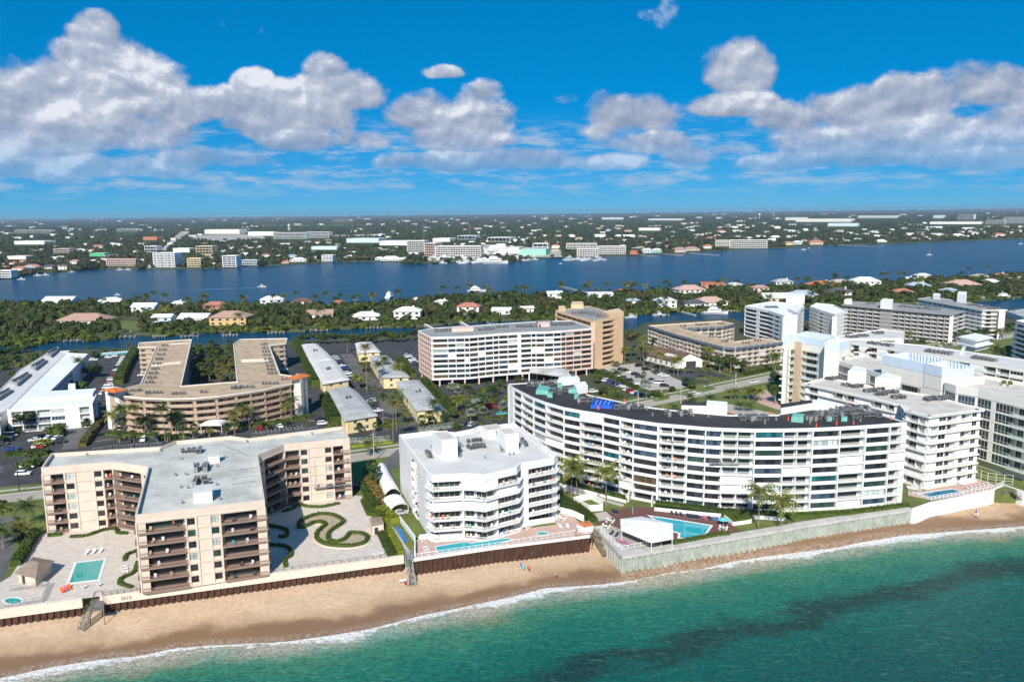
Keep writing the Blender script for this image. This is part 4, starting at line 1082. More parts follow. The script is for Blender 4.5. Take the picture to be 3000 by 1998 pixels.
def build_F():
 z = 21.0
 fr = WL('J',[(560,610),(760,640),(1090,690),(1430,748),(1860,815),(2352,892),(2800,962)],z)
 bk = WL('J',[(2800,850),(2352,800),(1430,668),(760,610)],z)
 st = dict(wall=M_WHITE2,D=1.8,pier=.3,band=.35,bandp=.05,sill=.9,head=.5,glass=[(G_DARK,4),(G_GREEN,1)],frame=M_FRAME,rail='picket',railm=M_RAIL,slabm=M_WHITE2,proj=.1,lintel=.3,doorf=.7,topband=1,railshut=1)
 poly = fr + bk; Bd = Building('apartment_building','long low white apartment block with pale grey roof and stair tower','building',poly,ZL)
 n = 5; fh = (z - .5 - ZL) / n; Bd.core(z,1.8,M_WHITE2)
 for i in range(len(poly)):
  A,B = poly[i],poly[(i + 1) % len(poly)]; L = (B - A).length
  k = max(1,int(L / 5)) if i < len(fr) - 1 else 1
  Bd.facade(A,B,ZL,n,fh,[(rnd.choice(['b','b','w','s']),1) for _ in range(k)] if i < len(fr) - 1 else [('p',1)],st)
 Bd.roof(z,M_RLGREY,.35,M_WHITE2,.3)
 t0 = WL('J',[(1770,690),(1900,720),(2030,690),(1900,660)],z)
 mb = MB(); mb.prism(ccw(t0),z,z + 5.2,M_WHITE2); tw = mb.build('stair_tower',Bd.root)
 mb = MB(); mb.prism(inset(ccw(t0),-1.2),z + 5.2,z + 6.0,M_WHITE); mb.build('cap_roof',tw).location = (0,0,0)
 mb = MB(); mb.prism(inset(ccw(t0),-1.6),z + 2.2,z + 2.8,M_WHITE); mb.build('canopy',tw).location = (0,0,0)
 p0,p1 = W('J',1775,755,z),W('J',1810,690,z); e1 = (p1 - p0).normalized(); f1 = Vector((-e1.y,e1.x)); mb = MB()
 for k in range(10): mb.obox(p0 + e1 * ((p1 - p0).length * k / 10),e1,f1,0,.5,-.8,.8,z + 2.5 * k / 10,z + 2.5 * (k + 1) / 10 + .05,M_WHITE)
 mb.build('white_stair',tw).location = (0,0,0)
 Bd.done()
 for i,(x,y) in enumerate(((920,650),(1040,665),(1445,725),(1570,740),(1875,785),(1975,800))):
  ac_row(W('J',x,y,z),fr[3] - fr[1],4,z,'along the roof of the long low white block',1.7,0,3)
 wz = 20.0
 pw = WL('J',[(560,600),(740,612),(1240,605),(1255,548),(1050,520)],wz)
 Bw = simple_block('apartment_building','low white wing with grey roof behind the long white block',pw,ZL,wz,[None,[('b',1),('w',1),('b',1),('p',.5)],[('w',1),('p',1),('w',1)],None,None],st,5,3.1,M_RLGREY,.5)
 Bw.done()
 for x,y in ((750,598),(845,588),(990,563)): ac_row(W('J',x,y,wz),Vector((1,.2)),4,wz,'on the grey roof of the low white wing',1.7,0,3)
build_F()
# ------------------------------------------------------------------ second row and the lagoon side
def build_back():
 z = 29.5; H_ = lambda *p: WL('H',p,z)
 fr = H_((352,437),(705,427),(852,414),(975,404),(1275,388),(1395,386),(1550,378)); pk = H_((1846,353))
 bk = H_((1640,282),(1300,292),(720,332),(380,352),(234,376))
 poly = fr + pk + bk
 Bd = Building('apartment_building','white and pink eight storey condominium raised on dark columns, behind the palms','building',poly,ZL)
 zb = ZL + 3.6; n = 8; fh = (z - .5 - zb) / n
 st = dict(wall=M_WHITE,D=1.3,pier=.3,band=.75,bandp=.12,sill=.25,head=.05,glass=[(G_DARK,7),(G_BLUE,3),(G_BRON,3),(G_GREEN,1),(G_CURT,.5)],frame=M_FRAMED,rail='bars',railm=M_RAILB,slabm=M_WHITE,proj=.0,lintel=.02,doorf=.95,panew=1.5,topband=1,reveal=.25,doorhead=.1)
 Bd.core(z,1.3,M_WHITE,zb)
 spec = [[('w',2.1),('w',1),('w',1.1),('w',.6)],[('w',1.1),('w',.9)],[('w',1),('w',.7)],[('w',1.2),('w',1.3),('s',.4),('w',1.4)],[('w',.5),('w',.9)],[('w',1.2),('w',1)]]
 for i in range(6): Bd.facade(fr[i],fr[i + 1],zb,n,fh,spec[i],st,lambda k,j,kd,r: 'p' if r.random() < .05 else None)
 Bd.facade(fr[6],pk[0],zb,n,fh,[('w',.6),('w',1),('w',1),('w',1.6)],dict(st,wall=M_PINK,slabm=M_PINK))
 loop = pk + bk + [fr[0]]
 for i in range(len(loop) - 1):
  end = i == len(loop) - 2
  Bd.facade(loop[i],loop[i + 1],zb,n,fh,[('w',1)] * 7 if end else [('w',1),('p',1),('w',1),('p',1)],dict(st,wall=M_PINK if end or i == 0 else M_WHITE,band=.75,sill=.5,head=.35,panes=1))
 Bd.roof(z,M_RDGREY,.3,M_WHITE,.3)
 colm = MB()
 for i in range(len(poly)):
  A,B = poly[i],poly[(i + 1) % len(poly)]; L = (B - A).length
  for k in range(max(1,int(L / 6))):
   p = lerp(A,B,(k + .5) / max(1,int(L / 6))); p = p + (centroid(poly) - p).normalized() * .8
   colm = MB(); colm.box(p.x - .35,p.x + .35,p.y - .35,p.y + .35,ZL,zb,M_PINK); colm.build('column',Bd.root)
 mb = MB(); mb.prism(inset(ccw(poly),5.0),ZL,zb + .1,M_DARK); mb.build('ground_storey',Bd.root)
 for pts,h in (([(545,385),(745,378),(735,355),(560,362)],1.8),([(1335,340),(1445,335),(1440,312),(1345,315)],1.6)):
  mb = MB(); mb.prism(ccw(H_(*pts)),z,z + h,M_PINK); mb.build('plant_room',Bd.root)
 Bd.done()
 for x,y,nn,rr in ((390,385,4,3),(470,380,5,3),(790,375,5,3),(850,365,4,3),(960,350,3,2),(1030,345,2,3),(1150,345,4,3),(1210,345,6,3),(1330,300,6,2),(1470,330,6,4),(1560,325,5,3)):
  ac_row(H_((x,y))[0],Vector((1,.15)),nn,z,'on the grey roof of the white and pink condominium',1.7,0,rr)
 c = W('H',1320,835,ZL); mb = MB(); m = M_RSTAIN
 A = WL('H',[(1255,765),(1650,815),(1545,728),(1290,738)],ZL + 4)
 t = thing('entrance_canopy','wide grey curved entrance canopy in front of the white and pink condominium','canopy',(A[0].x,A[0].y,ZL))
 nseg = 10; vs = []
 for k in range(nseg + 1):
  u = k / nseg; a,b_ = lerp(A[0],A[3],u),lerp(A[1],A[2],u); zz = ZL + 4.2 + 2.2 * math.sin(math.pi * min(1,u * .9 + .05))
  vs += [(a.x,a.y,zz),(b_.x,b_.y,zz)]
 nv = len(vs); vs += [(x,y,q - .35) for x,y,q in vs]
 fs = [(2 * k,2 * k + 1,2 * k + 3,2 * k + 2) for k in range(nseg)] + [(nv + 2 * k,nv + 2 * k + 2,nv + 2 * k + 3,nv + 2 * k + 1) for k in range(nseg)] + [(2 * k,2 * k + 2,nv + 2 * k + 2,nv + 2 * k) for k in range(nseg)] + [(2 * k + 1,nv + 2 * k + 1,nv + 2 * k + 3,2 * k + 3) for k in range(nseg)]
 mb.add(vs,fs,m); mb.build('roof',t)
 mb = MB()
 for p in A: mb.box(p.x - .3,p.x + .3,p.y - .3,p.y + .3,ZL,ZL + 4.5,M_WHITE)
 mb.build('column',t)
 z = 31.5; q = WL('H',[(1495,192),(1840,290),(2122,242),(1800,150)],z)
 st = dict(wall=M_PEACH,D=1.6,pier=.0,band=.3,bandp=.03,sill=.9,head=.5,glass=[(G_DARK,5),(G_BRON,1)],frame=M_FRAME,rail='solid',railm=M_PEACH,slabm=M_PEACH,proj=.15,lintel=.25,doorf=.75,topband=1)
 Bd = simple_block('apartment_tower','apricot coloured nine storey tower with balcony stack, beside the parking lot',q,ZL,z,[[('b',1)] * 7 + [('p',.4)],[('p',1.15),('b',1.35),('p',1.1)],[('p',1),('w',1),('p',1)],None],st,9,(z - .6 - ZL) / 9,M_RDGREY,.5)
 for pts,h in (([(1990,262),(2125,240),(2075,205),(1925,235)],2.6),([(1640,168),(1755,172),(1750,140),(1650,140)],2.6),([(1525,205),(1590,198),(1580,175),(1525,180)],2.4)):
  mb = MB(); mb.prism(ccw(WL('H',pts,z)),z,z + h,M_PEACH); mb.build('lift_house',Bd.root)
 Bd.done()
 for x,y,nn,rr in ((1650,220,6,3),(1720,215,6,3),(1800,235,5,3),(1870,250,4,2)): ac_row(WL('H',[(x,y)],z)[0],Vector((.9,-.2)),nn,z,'on the roof of the apricot tower',1.7,0,rr)
 z = 15.6; I_ = lambda *p: WL('I',p,z)
 pl = I_((518,540),(800,628),(1040,695),(1290,758),(1412,766),(1895,706),(1690,668),(1388,706),(1130,640),(838,566),(1285,548),(1400,520),(1262,492))
 st = dict(wall=M_BEIGE,D=1.3,pier=.5,pierm=M_BEIGE,band=.3,bandp=.05,sill=.7,head=.3,glass=[(G_DARK,4),(G_CURT,1),(G_GREEN,1)],frame=M_FRAME,rail='picket',railm=M_RAIL,slabm=M_BEIGE,proj=.25,lintel=.2,doorf=.8,topband=0)
 Bd = Building('apartment_building','peach U shaped apartment block with slate blue mansard edge and tan roof','building',pl,ZL)
 n = 4; fh = (z - .9 - ZL) / n; Bd.core(z - .3,1.3,M_BEIGE)
 for i in range(len(Bd.poly)):
  A,B = Bd.poly[i],Bd.poly[(i + 1) % len(Bd.poly)]; L = (B - A).length; k = max(1,int(L / 4.6))
  Bd.facade(A,B,ZL,n,fh,[(rnd.choice(['b','b','w']),1) if L > 6 else ('p',1) for _ in range(k)],st)
  ex = (B - A) / L; ey = Vector((-ex.y,ex.x))
  for j in range(k):
   x0,x1 = L * j / k + .3,L * (j + 1) / k - .3
   mb = MB(); o = A
   def P(x,y,zz): v = o + ex * x + ey * y; return (v.x,v.y,zz)
   zb,zt = z - 1.1,z + .35
   mb.add([P(x0,-.75,zb),P(x1,-.75,zb),P(x1,-.05,zt),P(x0,-.05,zt),P(x0,-.02,zb),P(x1,-.02,zb)],[(0,1,2,3),(0,4,5,1),(0,3,4),(1,5,2)],M_SLATE)
   mb.build('mansard_panel',Bd.root)
 Bd.roof(z - .3,M_RTAN,.7,M_BEIGE,.3); Bd.done()
 for x,y in ((850,545),(1010,530),(1075,525),(955,595),(1150,655),(1270,700),(1490,715),(1610,690),(1240,520)): ac_row(I_((x,y))[0],Vector((1,-.3)),3,z - .3,'on the tan roof of the peach U shaped block',1.6,0,2)
 a,b_,c,d = WL('I',[(462,885),(818,978),(1070,962),(705,868)],ZL)
 t = thing('fire_station','white fire station with brown gabled roof and open truck bay','building',(a.x,a.y,ZL))
 mb = MB(); he,hr = 4.6,8.2
 mid0,mid1 = lerp(a,d,.5),lerp(b_,c,.5)
 mb.prism([a,b_,c,d],ZL,ZL + he,M_WHITE2)
 for (p,q,r_) in ((b_,c,mid1),(d,a,mid0)): mb.add([(p.x,p.y,ZL + he),(q.x,q.y,ZL + he),(r_.x,r_.y,ZL + hr)],[(0,1,2)],M_WHITE2)
 mb.build('wall',t)
 for (p,q,r0,r1) in ((a,b_,mid0,mid1),(c,d,mid1,mid0)):
  mb = MB(); o1 = (p - r0).normalized() * .9; o2 = (q - r1).normalized() * .9; p2,q2 = p + o1,q + o2
  mb.add([(p2.x,p2.y,ZL + he - .35),(q2.x,q2.y,ZL + he - .35),(r1.x,r1.y,ZL + hr + .05),(r0.x,r0.y,ZL + hr + .05),(p2.x,p2.y,ZL + he - .6),(q2.x,q2.y,ZL + he - .6),(r1.x,r1.y,ZL + hr - .2),(r0.x,r0.y,ZL + hr - .2)],
      [(0,1,2,3),(7,6,5,4),(0,4,5,1),(1,5,6,2),(3,7,4,0)],M_RBROWN)
  mb.build('roof',t)
 exd = (c - b_).normalized(); eyd = Vector((-exd.y,exd.x)); L = (c - b_).length
 mb = MB(); mb.obox(b_,exd,eyd,L * .34,L * .74,-.05,.05,ZL + .05,ZL + 3.9,M_DARK); mb.build('truck_bay',t)
 exd = (b_ - a).normalized(); eyd = Vector((-exd.y,exd.x)); L = (b_ - a).length
 for k in range(6):
  mb = MB(); mb.obox(a,exd,eyd,L * (.08 + .15 * k),L * (.08 + .15 * k) + 1.1,-.05,.05,ZL + .9,ZL + 2.8,G_DARK); mb.build('window',t)
 mb = MB(); p = lerp(lerp(a,b_,.55),lerp(d,c,.55),.25); mb.obox(p,exd,eyd,0,9,-2.2,2.2,ZL + 5.5,ZL + 6.6,M_WHITE2); mb.build('dormer',t)
 z = 24.5; N_ = lambda zz,*p: WL('N',p,zz)
 st = dict(wall=M_WHITE2,D=1.6,pier=.0,band=.5,bandp=.08,sill=.5,head=.15,glass=[(G_DARK,6),(G_BLUE,1)],frame=M_FRAMED,rail='solid',railm=M_WHITE,slabm=M_WHITE2,proj=.0,lintel=.1,doorf=.9,topband=1,reveal=.4)
 pl = N_(z,(215,835),(395,872),(512,912),(620,905),(672,838),(640,800),(530,812),(420,800))
 Bd = simple_block('apartment_building','white seven storey condominium in stepped blocks with tall stair tower',pl,ZL,z,[[('w',1.4),('p',.35),('w',1)],[('w',.7),('p',.2),('b',.7),('p',.6)],[('p',1)],[('p',1),('w',.3),('p',.4)],None,None,None,None],st,7,(z - .6 - ZL) / 7,M_RWHITE,.9)
 for pts,zz in (([(530,815),(672,812),(672,790),(535,790)],6.0),([(545,870),(610,905),(670,850),(600,830)],2.0)):
  mb = MB(); mb.prism(ccw(N_(z,*pts)),z - .1,z + zz,M_WHITE2); mb.build('stair_tower',Bd.root)
 Bd.done()
 ac_row(N_(z,(385,845))[0],Vector((1,0)),5,z,'on the roof of the stepped white condominium',1.8,0,3)
 z2 = 22.5
 pl = N_(z2,(712,840),(780,865),(905,905),(1005,878),(895,828),(760,815))
 Bd = simple_block('apartment_building','white windowless ended seven storey block beside the stepped white condominium',pl,ZL,z2,[[('p',1)],[('p',.15),('w',.35),('p',1.4)],[('p',1),('b',.35)],[('b',1),('b',1)],None,None],st,7,(z2 - .6 - ZL) / 7,M_RWHITE,1.0); Bd.done()
 stg = dict(wall=M_GREYWALL,D=1.7,pier=.0,band=.24,bandp=.25,bandm=M_WHITE2,sill=1.0,head=.5,glass=[(G_DARK,1)],frame=M_FRAME,rail='solid',railm=M_WHITE2,slabm=M_WHITE2,proj=1.2,lintel=.1,doorf=.3,topband=1,railh=.55,marg=.25,panes=1)
 z = 23.2; pl = N_(z,(970,822),(1252,848),(1345,857),(1798,897),(1895,870),(1400,812),(1042,797))
 gallery = lambda k: [(['ws','b'][i % 2],1) for i in range(k)]
 Bd = simple_block('apartment_building','seven storey grey gallery block with white stair tower, nearer of two',pl,ZL,z,[gallery(10),[('p',1)],gallery(18),[('b',1),('w',1),('b',1)],None,None,None],stg,7,(z - .5 - ZL) / 7,M_RDGREY,.3,out=1.2)
 mb = MB(); mb.prism(ccw(N_(z,(1252,846),(1345,855),(1350,835),(1275,828))),ZL,z + 5.5,M_WHITE); mb.build('stair_tower',Bd.root)
 mb = MB(); mb.prism(ccw(N_(z,(975,812),(1035,815),(1035,800),(985,800))),z - .2,z + 2.8,M_WHITE); mb.build('lift_house',Bd.root)
 A = N_(z,(1790,899))[0]; mb = MB(); mb.prism(ccw(N_(z,(1786,897),(1815,899),(1822,893),(1795,890))),ZL,z - .4,M_WHITE); mb.build('end_wall',Bd.root); Bd.done()
 z = 23.6; pl = N_(z,(1550,776),(2040,862),(2212,860),(1905,800),(1655,762))
 Bd = simple_block('apartment_building','seven storey grey and pink gallery block at the lagoon, farther of two',pl,ZL,z,[[('w',.6),('p',.3)] * 12,[('b',1.2),('p',.6)],None,None,None],dict(stg,wall=M_WHITE2,band=.3),7,(z - .5 - ZL) / 7,M_RDGREY,.3,out=1.0)
 for pts,h in (([(1840,800),(1912,808),(1912,780),(1850,775)],6.0),([(1655,775),(1712,782),(1712,765),(1660,760)],3.2)):
  mb = MB(); mb.prism(ccw(N_(z,*pts)),z - .2,z + h,M_WHITE); mb.build('stair_tower',Bd.root)
 mb = MB(); mb.prism(ccw(N_(z,(2165,866),(2215,862),(2205,850),(2160,854))),ZL,z - .4,M_WHITE); mb.build('end_wall',Bd.root); Bd.done()
 for x,y in ((1400,838),(1480,845),(1560,852),(1640,860),(1150,815)): ac_row(N_(23.2,(x,y))[0],Vector((1,-.3)),4,23.2,'along the roof of the nearer grey gallery block',1.8,0,2)
 for x,y in ((1930,825),(2010,838),(2090,850)): ac_row(N_(23.6,(x,y))[0],Vector((1,-.3)),4,23.6,'along the roof of the farther gallery block',1.8,0,2)
 z = 27; pl = WL('N',[(2290,950),(2420,985),(2560,960),(2430,930)],z)
 Bd = simple_block('apartment_building','white balconied block cut by the right edge of the picture',pl,ZL,z,[[('b',1)] * 3,[('b',1)] * 3,None,None],dict(st,proj=.8),8,(z - .6 - ZL) / 8,M_RWHITE,.8); Bd.done()
 p = WL('N',[(2220,868),(2355,912),(2500,880),(2355,850)],8.5)
 Bd = Building('marina_pavilion','low pavilion with wide grey hipped roof beside the right gallery block','building',p,ZL); Bd.core(8.5,.6,M_WHITE2); c = centroid(p)
 mb = MB(); mb.add([(q.x,q.y,8.4) for q in ccw(p)] + [(c.x,c.y,11.5)],[(i,(i + 1) % 4,4) for i in range(4)] + [(3,2,1,0)],M_RSTAIN); mb.build('roof',Bd.root); Bd.done()
def build_tan():
 z = 18.7; F_ = lambda *p: WL('F',p,z); G_ = lambda *p: WL('G',p,z)
 fr = F_((1150,977),(1330,993),(1560,1000),(1800,994),(2000,976),(2180,952)) + G_((430,776),(560,754),(700,724),(790,703))
 bk = G_((800,640),(680,622)) + G_((582,352),(735,335),(748,291),(330,300),(272,345)) + G_((310,690)) + F_((1650,890),(1752,458),(1288,488),(1278,527),(1446,524),(1305,868),(1170,905))
 poly = fr + bk
 Bd = Building('apartment_building','curved tan four storey gallery apartment block with two long back wings','building',poly,ZL)
 n = 5; fh = (z - .8 - ZL) / n
 st = dict(wall=M_TAN,D=1.9,pier=.0,band=.2,bandp=.5,bandm=mat('pale_tan_slab_edge',(.56,.45,.35),.8,.05),sill=1.0,head=.55,glass=[(G_DARK,3),(G_BLUE,1)],frame=M_FRAME,rail='solid',railm=mat('tan_balcony_wall',(.50,.37,.27),.8,.06),slabm=M_TAN,proj=.5,lintel=.15,doorf=.3,topband=1,railh=1.15,marg=.2,panes=1)
 Bd.core(z,1.9,M_TAN)
 m = len(poly)
 for i in range(m):
  A,B = poly[i],poly[(i + 1) % m]; L = (B - A).length
  if i < len(fr) - 1: bays = [('b',1),('b',1),('p',.3)]
  elif L > 30: bays = [('b',1)] * int(L / 6)
  elif L > 8: bays = [('w',1),('p',.5),('w',1)]
  else: bays = [('p',1)]
  Bd.facade(A,B,ZL,n,fh,bays,st)
 Bd.roof(z,M_RTAN,.4,mat('cream_fascia',(.70,.64,.54),.8,.05),.5,out=.7)
 for key,pts in (('F',[(1395,690),(1665,660)]),('F',[(1388,700),(1660,672)]),('G',[(335,492),(600,480)]),('G',[(335,505),(600,495)]),('F',[(1500,505),(1740,490)])):
  p0,p1 = WL(key,pts,z); mb = MB(); e1 = (p1 - p0).normalized(); mb.obox(p0,e1,Vector((-e1.y,e1.x)),0,(p1 - p0).length,-.3,.3,z,z + .5,MATS['cream_fascia']); mb.build('roof_rib',Bd.root)
 for wall,cap in ((F_((968,962),(1090,972),(1145,960),(1040,935)),WL('F',[(930,917),(1055,940),(1182,912),(1050,895)],21.6)),(G_((800,690),(880,715),(940,690),(860,660)),WL('G',[(750,648),(850,662),(975,625),(905,606)],21.6))):
  w = ccw(wall); mb = MB(); mb.prism(w,ZL,21.3,M_WHITE2); tw = mb.build('stair_tower',Bd.root)
  A,B = min(((w[i],w[(i + 1) % 4]) for i in range(4)),key=lambda s: s[0].y + s[1].y)
  L = (B - A).length; e1 = (B - A) / L; mb = MB(); mb.obox(A,e1,Vector((-e1.y,e1.x)),L * .3,L * .68,-.06,.3,ZL + .1,21.0,M_TAN); mb.build('tan_panel',tw).location = (0,0,0)
  c = centroid(cap); cp = ccw(cap); mb = MB(); mb.add([(p.x,p.y,21.3) for p in cp] + [(p.x,p.y,21.55) for p in cp] + [(c.x,c.y,22.8)],[(3,2,1,0)] + [(i,(i + 1) % 4,4 + (i + 1) % 4,4 + i) for i in range(4)] + [(4 + i,4 + (i + 1) % 4,8) for i in range(4)],M_TILE_O)
  mb.build('tiled_cap',tw).location = (0,0,0)
 Bd.done()
 wh = 'on the tan gravel roof of the curved gallery block'
 for key,x,y,nn in (('F',1170,935,5),('F',1350,955,5),('F',1590,960,4),('F',1855,945,2),('F',2140,905,3),('G',330,745,5),('G',540,712,5),('G',720,668,4),('G',250,755,3)):
  ac_row(WL(key,[(x,y)],z)[0],Vector((1,.1)),nn,z,wh,1.4)
 for i in range(9): ac_row(WL('F',[(lerp(1345,1490,i / 8),lerp(860,515,i / 8))],z)[0],Vector((1,.1)),3,z,'along the edge of the left tan wing roof',1.5)
 for i in range(9): ac_row(WL('G',[(lerp(590,520,i / 8),lerp(615,350,i / 8))],z)[0],Vector((1,.1)),3,z,'along the edge of the right tan wing roof',1.5)
 vents([WL('F',[(x,y)],z)[0] for x,y in ((1560,760),(1470,855),(1585,620),(1620,480),(1415,495),(1510,720),(1600,850))] + [WL('G',[(x,y)],z)[0] for x,y in ((400,420),(420,560),(460,380),(410,325),(625,320),(450,590),(540,525))],z,wh)
 c = W('F',1955,1310,ZL); t = thing('entrance_canopy','white barrel vaulted entrance canopy at the curved tan block','canopy',(c.x,c.y,ZL)); mb = MB(); k = 8
 for j in range(k):
  a0,a1 = math.pi * j / k,math.pi * (j + 1) / k; r_ = 4.4
  P = lambda a,y: (c.x - r_ * math.cos(a),c.y + y,ZL + 3.3 + 1.9 * math.sin(a))
  mb.add([P(a0,-1.5),P(a1,-1.5),P(a1,9),P(a0,9)],[(0,1,2,3)],M_WHITE)
 mb.add([(c.x - 4.4 * math.cos(math.pi * j / k),c.y - 1.5,ZL + 3.3 + 1.9 * math.sin(math.pi * j / k)) for j in range(k + 1)],[tuple(range(k + 1))],M_WHITE)
 mb.build('vault',t); mb = MB()
 for sx in (-4.2,4.2):
  for sy in (-1.2,4,8.6): mb.tube([(c.x + sx,c.y + sy,ZL),(c.x + sx,c.y + sy,ZL + 3.3)],.12,M_WHITE,6)
 mb.build('post',t)
def low_rise(label,key,pts,ze,wm,rm,z0=ZL,humps=0,out=.7,lift=1.0,group=None):
 pl = ccw(WL(key,pts,ze)); Bd = Building('low_rise_apartments',label,'building',pl,z0,group)
 st = dict(wall=wm,D=.9,pier=0,band=.15,bandp=.02,sill=.8,head=.4,glass=[(G_DARK,1)],frame=M_FRAME,panes=2,marg=.15)
 Bd.poly = inset(pl,out); Bd.core(ze,.9,wm)
 for i in range(len(Bd.poly)):
  A,B = Bd.poly[i],Bd.poly[(i + 1) % len(Bd.poly)]; L = (B - A).length; k = max(1,int(L / 5.5))
  Bd.facade(A,B,z0,2,(ze - z0 - .1) / 2,[('p',1.2)] + [('w',.8),('p',1.2)] * k,st)
 top = inset(pl,min(3.0,2.6)); mb = MB(); n = len(pl)
 mb.add([(p.x,p.y,ze - .1) for p in pl] + [(p.x,p.y,ze + .12) for p in pl] + [(p.x,p.y,ze + lift) for p in top],[tuple(reversed(range(n)))] + [(i,(i + 1) % n,n + (i + 1) % n,n + i) for i in range(n)] + [(n + i,n + (i + 1) % n,2 * n + (i + 1) % n,2 * n + i) for i in range(n)] + [tuple(range(2 * n,3 * n))],rm)
 mb.build('roof',Bd.root); Bd.done(); return top,ze + lift
def build_lowrise():
 rows = [('G',[(888,347),(1030,338),(1120,415),(1190,492),(968,512)],'pale yellow two storey range with grey roof, farthest of the left three'),
   ('G',[(972,512),(1198,492),(1332,668),(1082,712)],'pale yellow two storey range with grey roof, middle of the left three'),
   ('G',[(1130,760),(1322,728),(1410,790),(1592,997),(1283,1050)],'pale yellow two storey range with grey roof, nearest of the left three'),
   ('G',[(1378,332),(1530,322),(1618,412),(1405,424)],'small pale yellow house with grey roof by the lagoon trees'),
   ('G',[(1508,456),(1682,447),(1752,520),(1888,642),(1630,652)],'pale yellow stepped range with grey roof, middle of the right three'),
   ('G',[(1752,688),(1968,672),(2070,780),(2195,940),(1942,955)],'pale yellow stepped range with stained grey roof, nearest the road')]
 for i,(key,pts,lb) in enumerate(rows):
  top,zz = low_rise(lb,key,pts,9.6,M_YELLOW,M_RSTAIN if i in (2,4,5) else M_RLGREY,group='yellow two storey ranges')
  d = (top[1] - top[0]).normalized(); c = centroid(top)
  ac_row(c - d * 1.5,d,2,zz,'on the roof of the ' + ['farthest left','middle left','nearest left','small lagoon side','middle right','nearest right'][i] + ' yellow range',1.6)
 z = 13.8; O_ = lambda *p: WL('O',p,z)
 pl = O_((78,792),(1062,722),(1112,612),(560,596),(830,330),(1010,150),(748,138),(180,690))
 st = dict(wall=M_WHITE,D=1.4,pier=.3,band=.22,bandp=.04,sill=.9,head=.3,glass=[(G_DARK,3),(G_BLUE,1),(G_CURT,1)],frame=M_FRAME,rail='picket',railm=M_RAIL,slabm=M_WHITE2,proj=.05,lintel=.2,doorf=.8,topband=1)
 Bd = simple_block('apartment_building','white three storey apartment block with white roof left of the tan block',pl,ZL,z,[[('b',1),('b',1),('b',1),('w',1),('s',1),('b',1)],[('w',1),('p',1)],None,[('b',1)] * 6,None,None,None,None],st,3,(z - .6 - ZL) / 3,M_RWHITE,.35,pt=.4)
 mb = MB(); mb.prism(ccw(O_((410,690),(920,655),(1065,640),(1108,575),(960,585),(520,610))),z - .1,z + 1.5,M_WHITE,M_RWHITE); mb.build('raised_roof',Bd.root)
 mb = MB(); mb.prism(ccw(O_((790,590),(870,585),(875,560),(795,562))),z + 1.4,z + 3.2,M_WHITE); mb.build('lift_house',Bd.root); Bd.done()
 pl = WL('O',[(-330,1000),(60,800),(270,588),(465,398),(640,238),(805,112),(560,128),(230,330),(-60,620),(-400,850)],12.5)
 Bd = simple_block('apartment_building','grey roofed low block with four raised plant wells at the left border',pl,ZL,12.5,[None] * 10,dict(st,wall=M_WHITE2),3,2.6,M_RLGREY,.3); Bd.done()
 for i,pts in enumerate(([(205,520),(340,405),(325,380),(120,490)],[(412,340),(530,245),(505,222),(350,310)],[(590,190),(685,105),(655,88),(530,160)],[(-20,690),(130,590),(110,568),(-60,650)])):
  p = ccw(WL('O',pts,12.5)); c = centroid(p); mb = MB(); mb.ring(p,inset(p,.5),12.4,14.2,M_RDGREY); o = obj('plant_well',mb.mesh('plant_well',(c.x,c.y,12.5)),Bd.root,(c.x - Bd.c.x,c.y - Bd.c.y,12.5 - ZL))
  ac_row(lerp(p[0],p[2],.3),p[2] - p[0],3,12.5,'inside a raised well on the left grey roof',1.8,0,2)
 for i,(pts,ze) in enumerate((([(-30,980),(40,850),(-20,815),(-120,850)],11),)):
  low_rise('small grey roofed house at the left border below the grey block','O',pts,ze,M_WHITE2,M_RLGREY)
build_back(); build_tan(); build_lowrise(); flush_far_ac()
# ------------------------------------------------------------------ foliage building blocks
def leaf_mat(name,c1,c2,c3=None):
 m = bpy.data.materials.new(name); m.use_nodes = True
 t = NT(m.node_tree); b = t.n['Principled BSDF']
 pos = t.node('ShaderNodeNewGeometry').outputs['Position']; oi = t.node('ShaderNodeObjectInfo').outputs['Random']
 n = t.noise(pos,0.45,3,0.6); n2 = t.noise(pos,3.0,2,0.6)
 f = t.m('ADD',t.m('ADD',t.m('MULTIPLY',n,0.5),t.m('MULTIPLY',n2,0.35)),t.m('MULTIPLY',oi,0.3))
 c = t.mix(t.ss(f,0.33,0.75),(*c1,1),(*c2,1))
 if c3: c = t.mix(t.m('MULTIPLY',t.ss(oi,.82,.9),.8),c,(*c3,1))
 t.put(b.inputs['Base Color'],c); b.inputs['Roughness'].default_value = 0.75; b.inputs['Specular IOR Level'].default_value = 0.2
 MATS[name] = m; return m
L_HEDGE = leaf_mat('hedge_leaves',(0.028,0.052,0.009),(0.070,0.102,0.016))
L_TREE = leaf_mat('tree_leaves',(0.030,0.058,0.014),(0.078,0.108,0.024),(0.105,0.085,0.03))
L_DARK = leaf_mat('dark_tree_leaves',(0.022,0.044,0.015),(0.058,0.085,0.025))
L_MANG = leaf_mat('mangrove_leaves',(0.042,0.072,0.012),(0.105,0.128,0.020))
L_PALM = leaf_mat('palm_fronds',(0.030,0.055,0.014),(0.080,0.110,0.026),(0.15,0.13,0.03))
L_PALMY = leaf_mat('yellowing_palm_fronds',(0.085,0.105,0.02),(0.19,0.195,0.035))
L_SILV = leaf_mat('silver_leaves',(0.17,0.20,0.16),(0.30,0.34,0.28))
L_RUST = leaf_mat('rusty_croton_leaves',(0.14,0.075,0.02),(0.20,0.15,0.03))
L_LIME = leaf_mat('lime_shrub_leaves',(0.14,0.17,0.015),(0.26,0.27,0.03))
M_TRUNK = mat('palm_bark',(0.27,0.22,0.17),0.9,0.2,1.5)
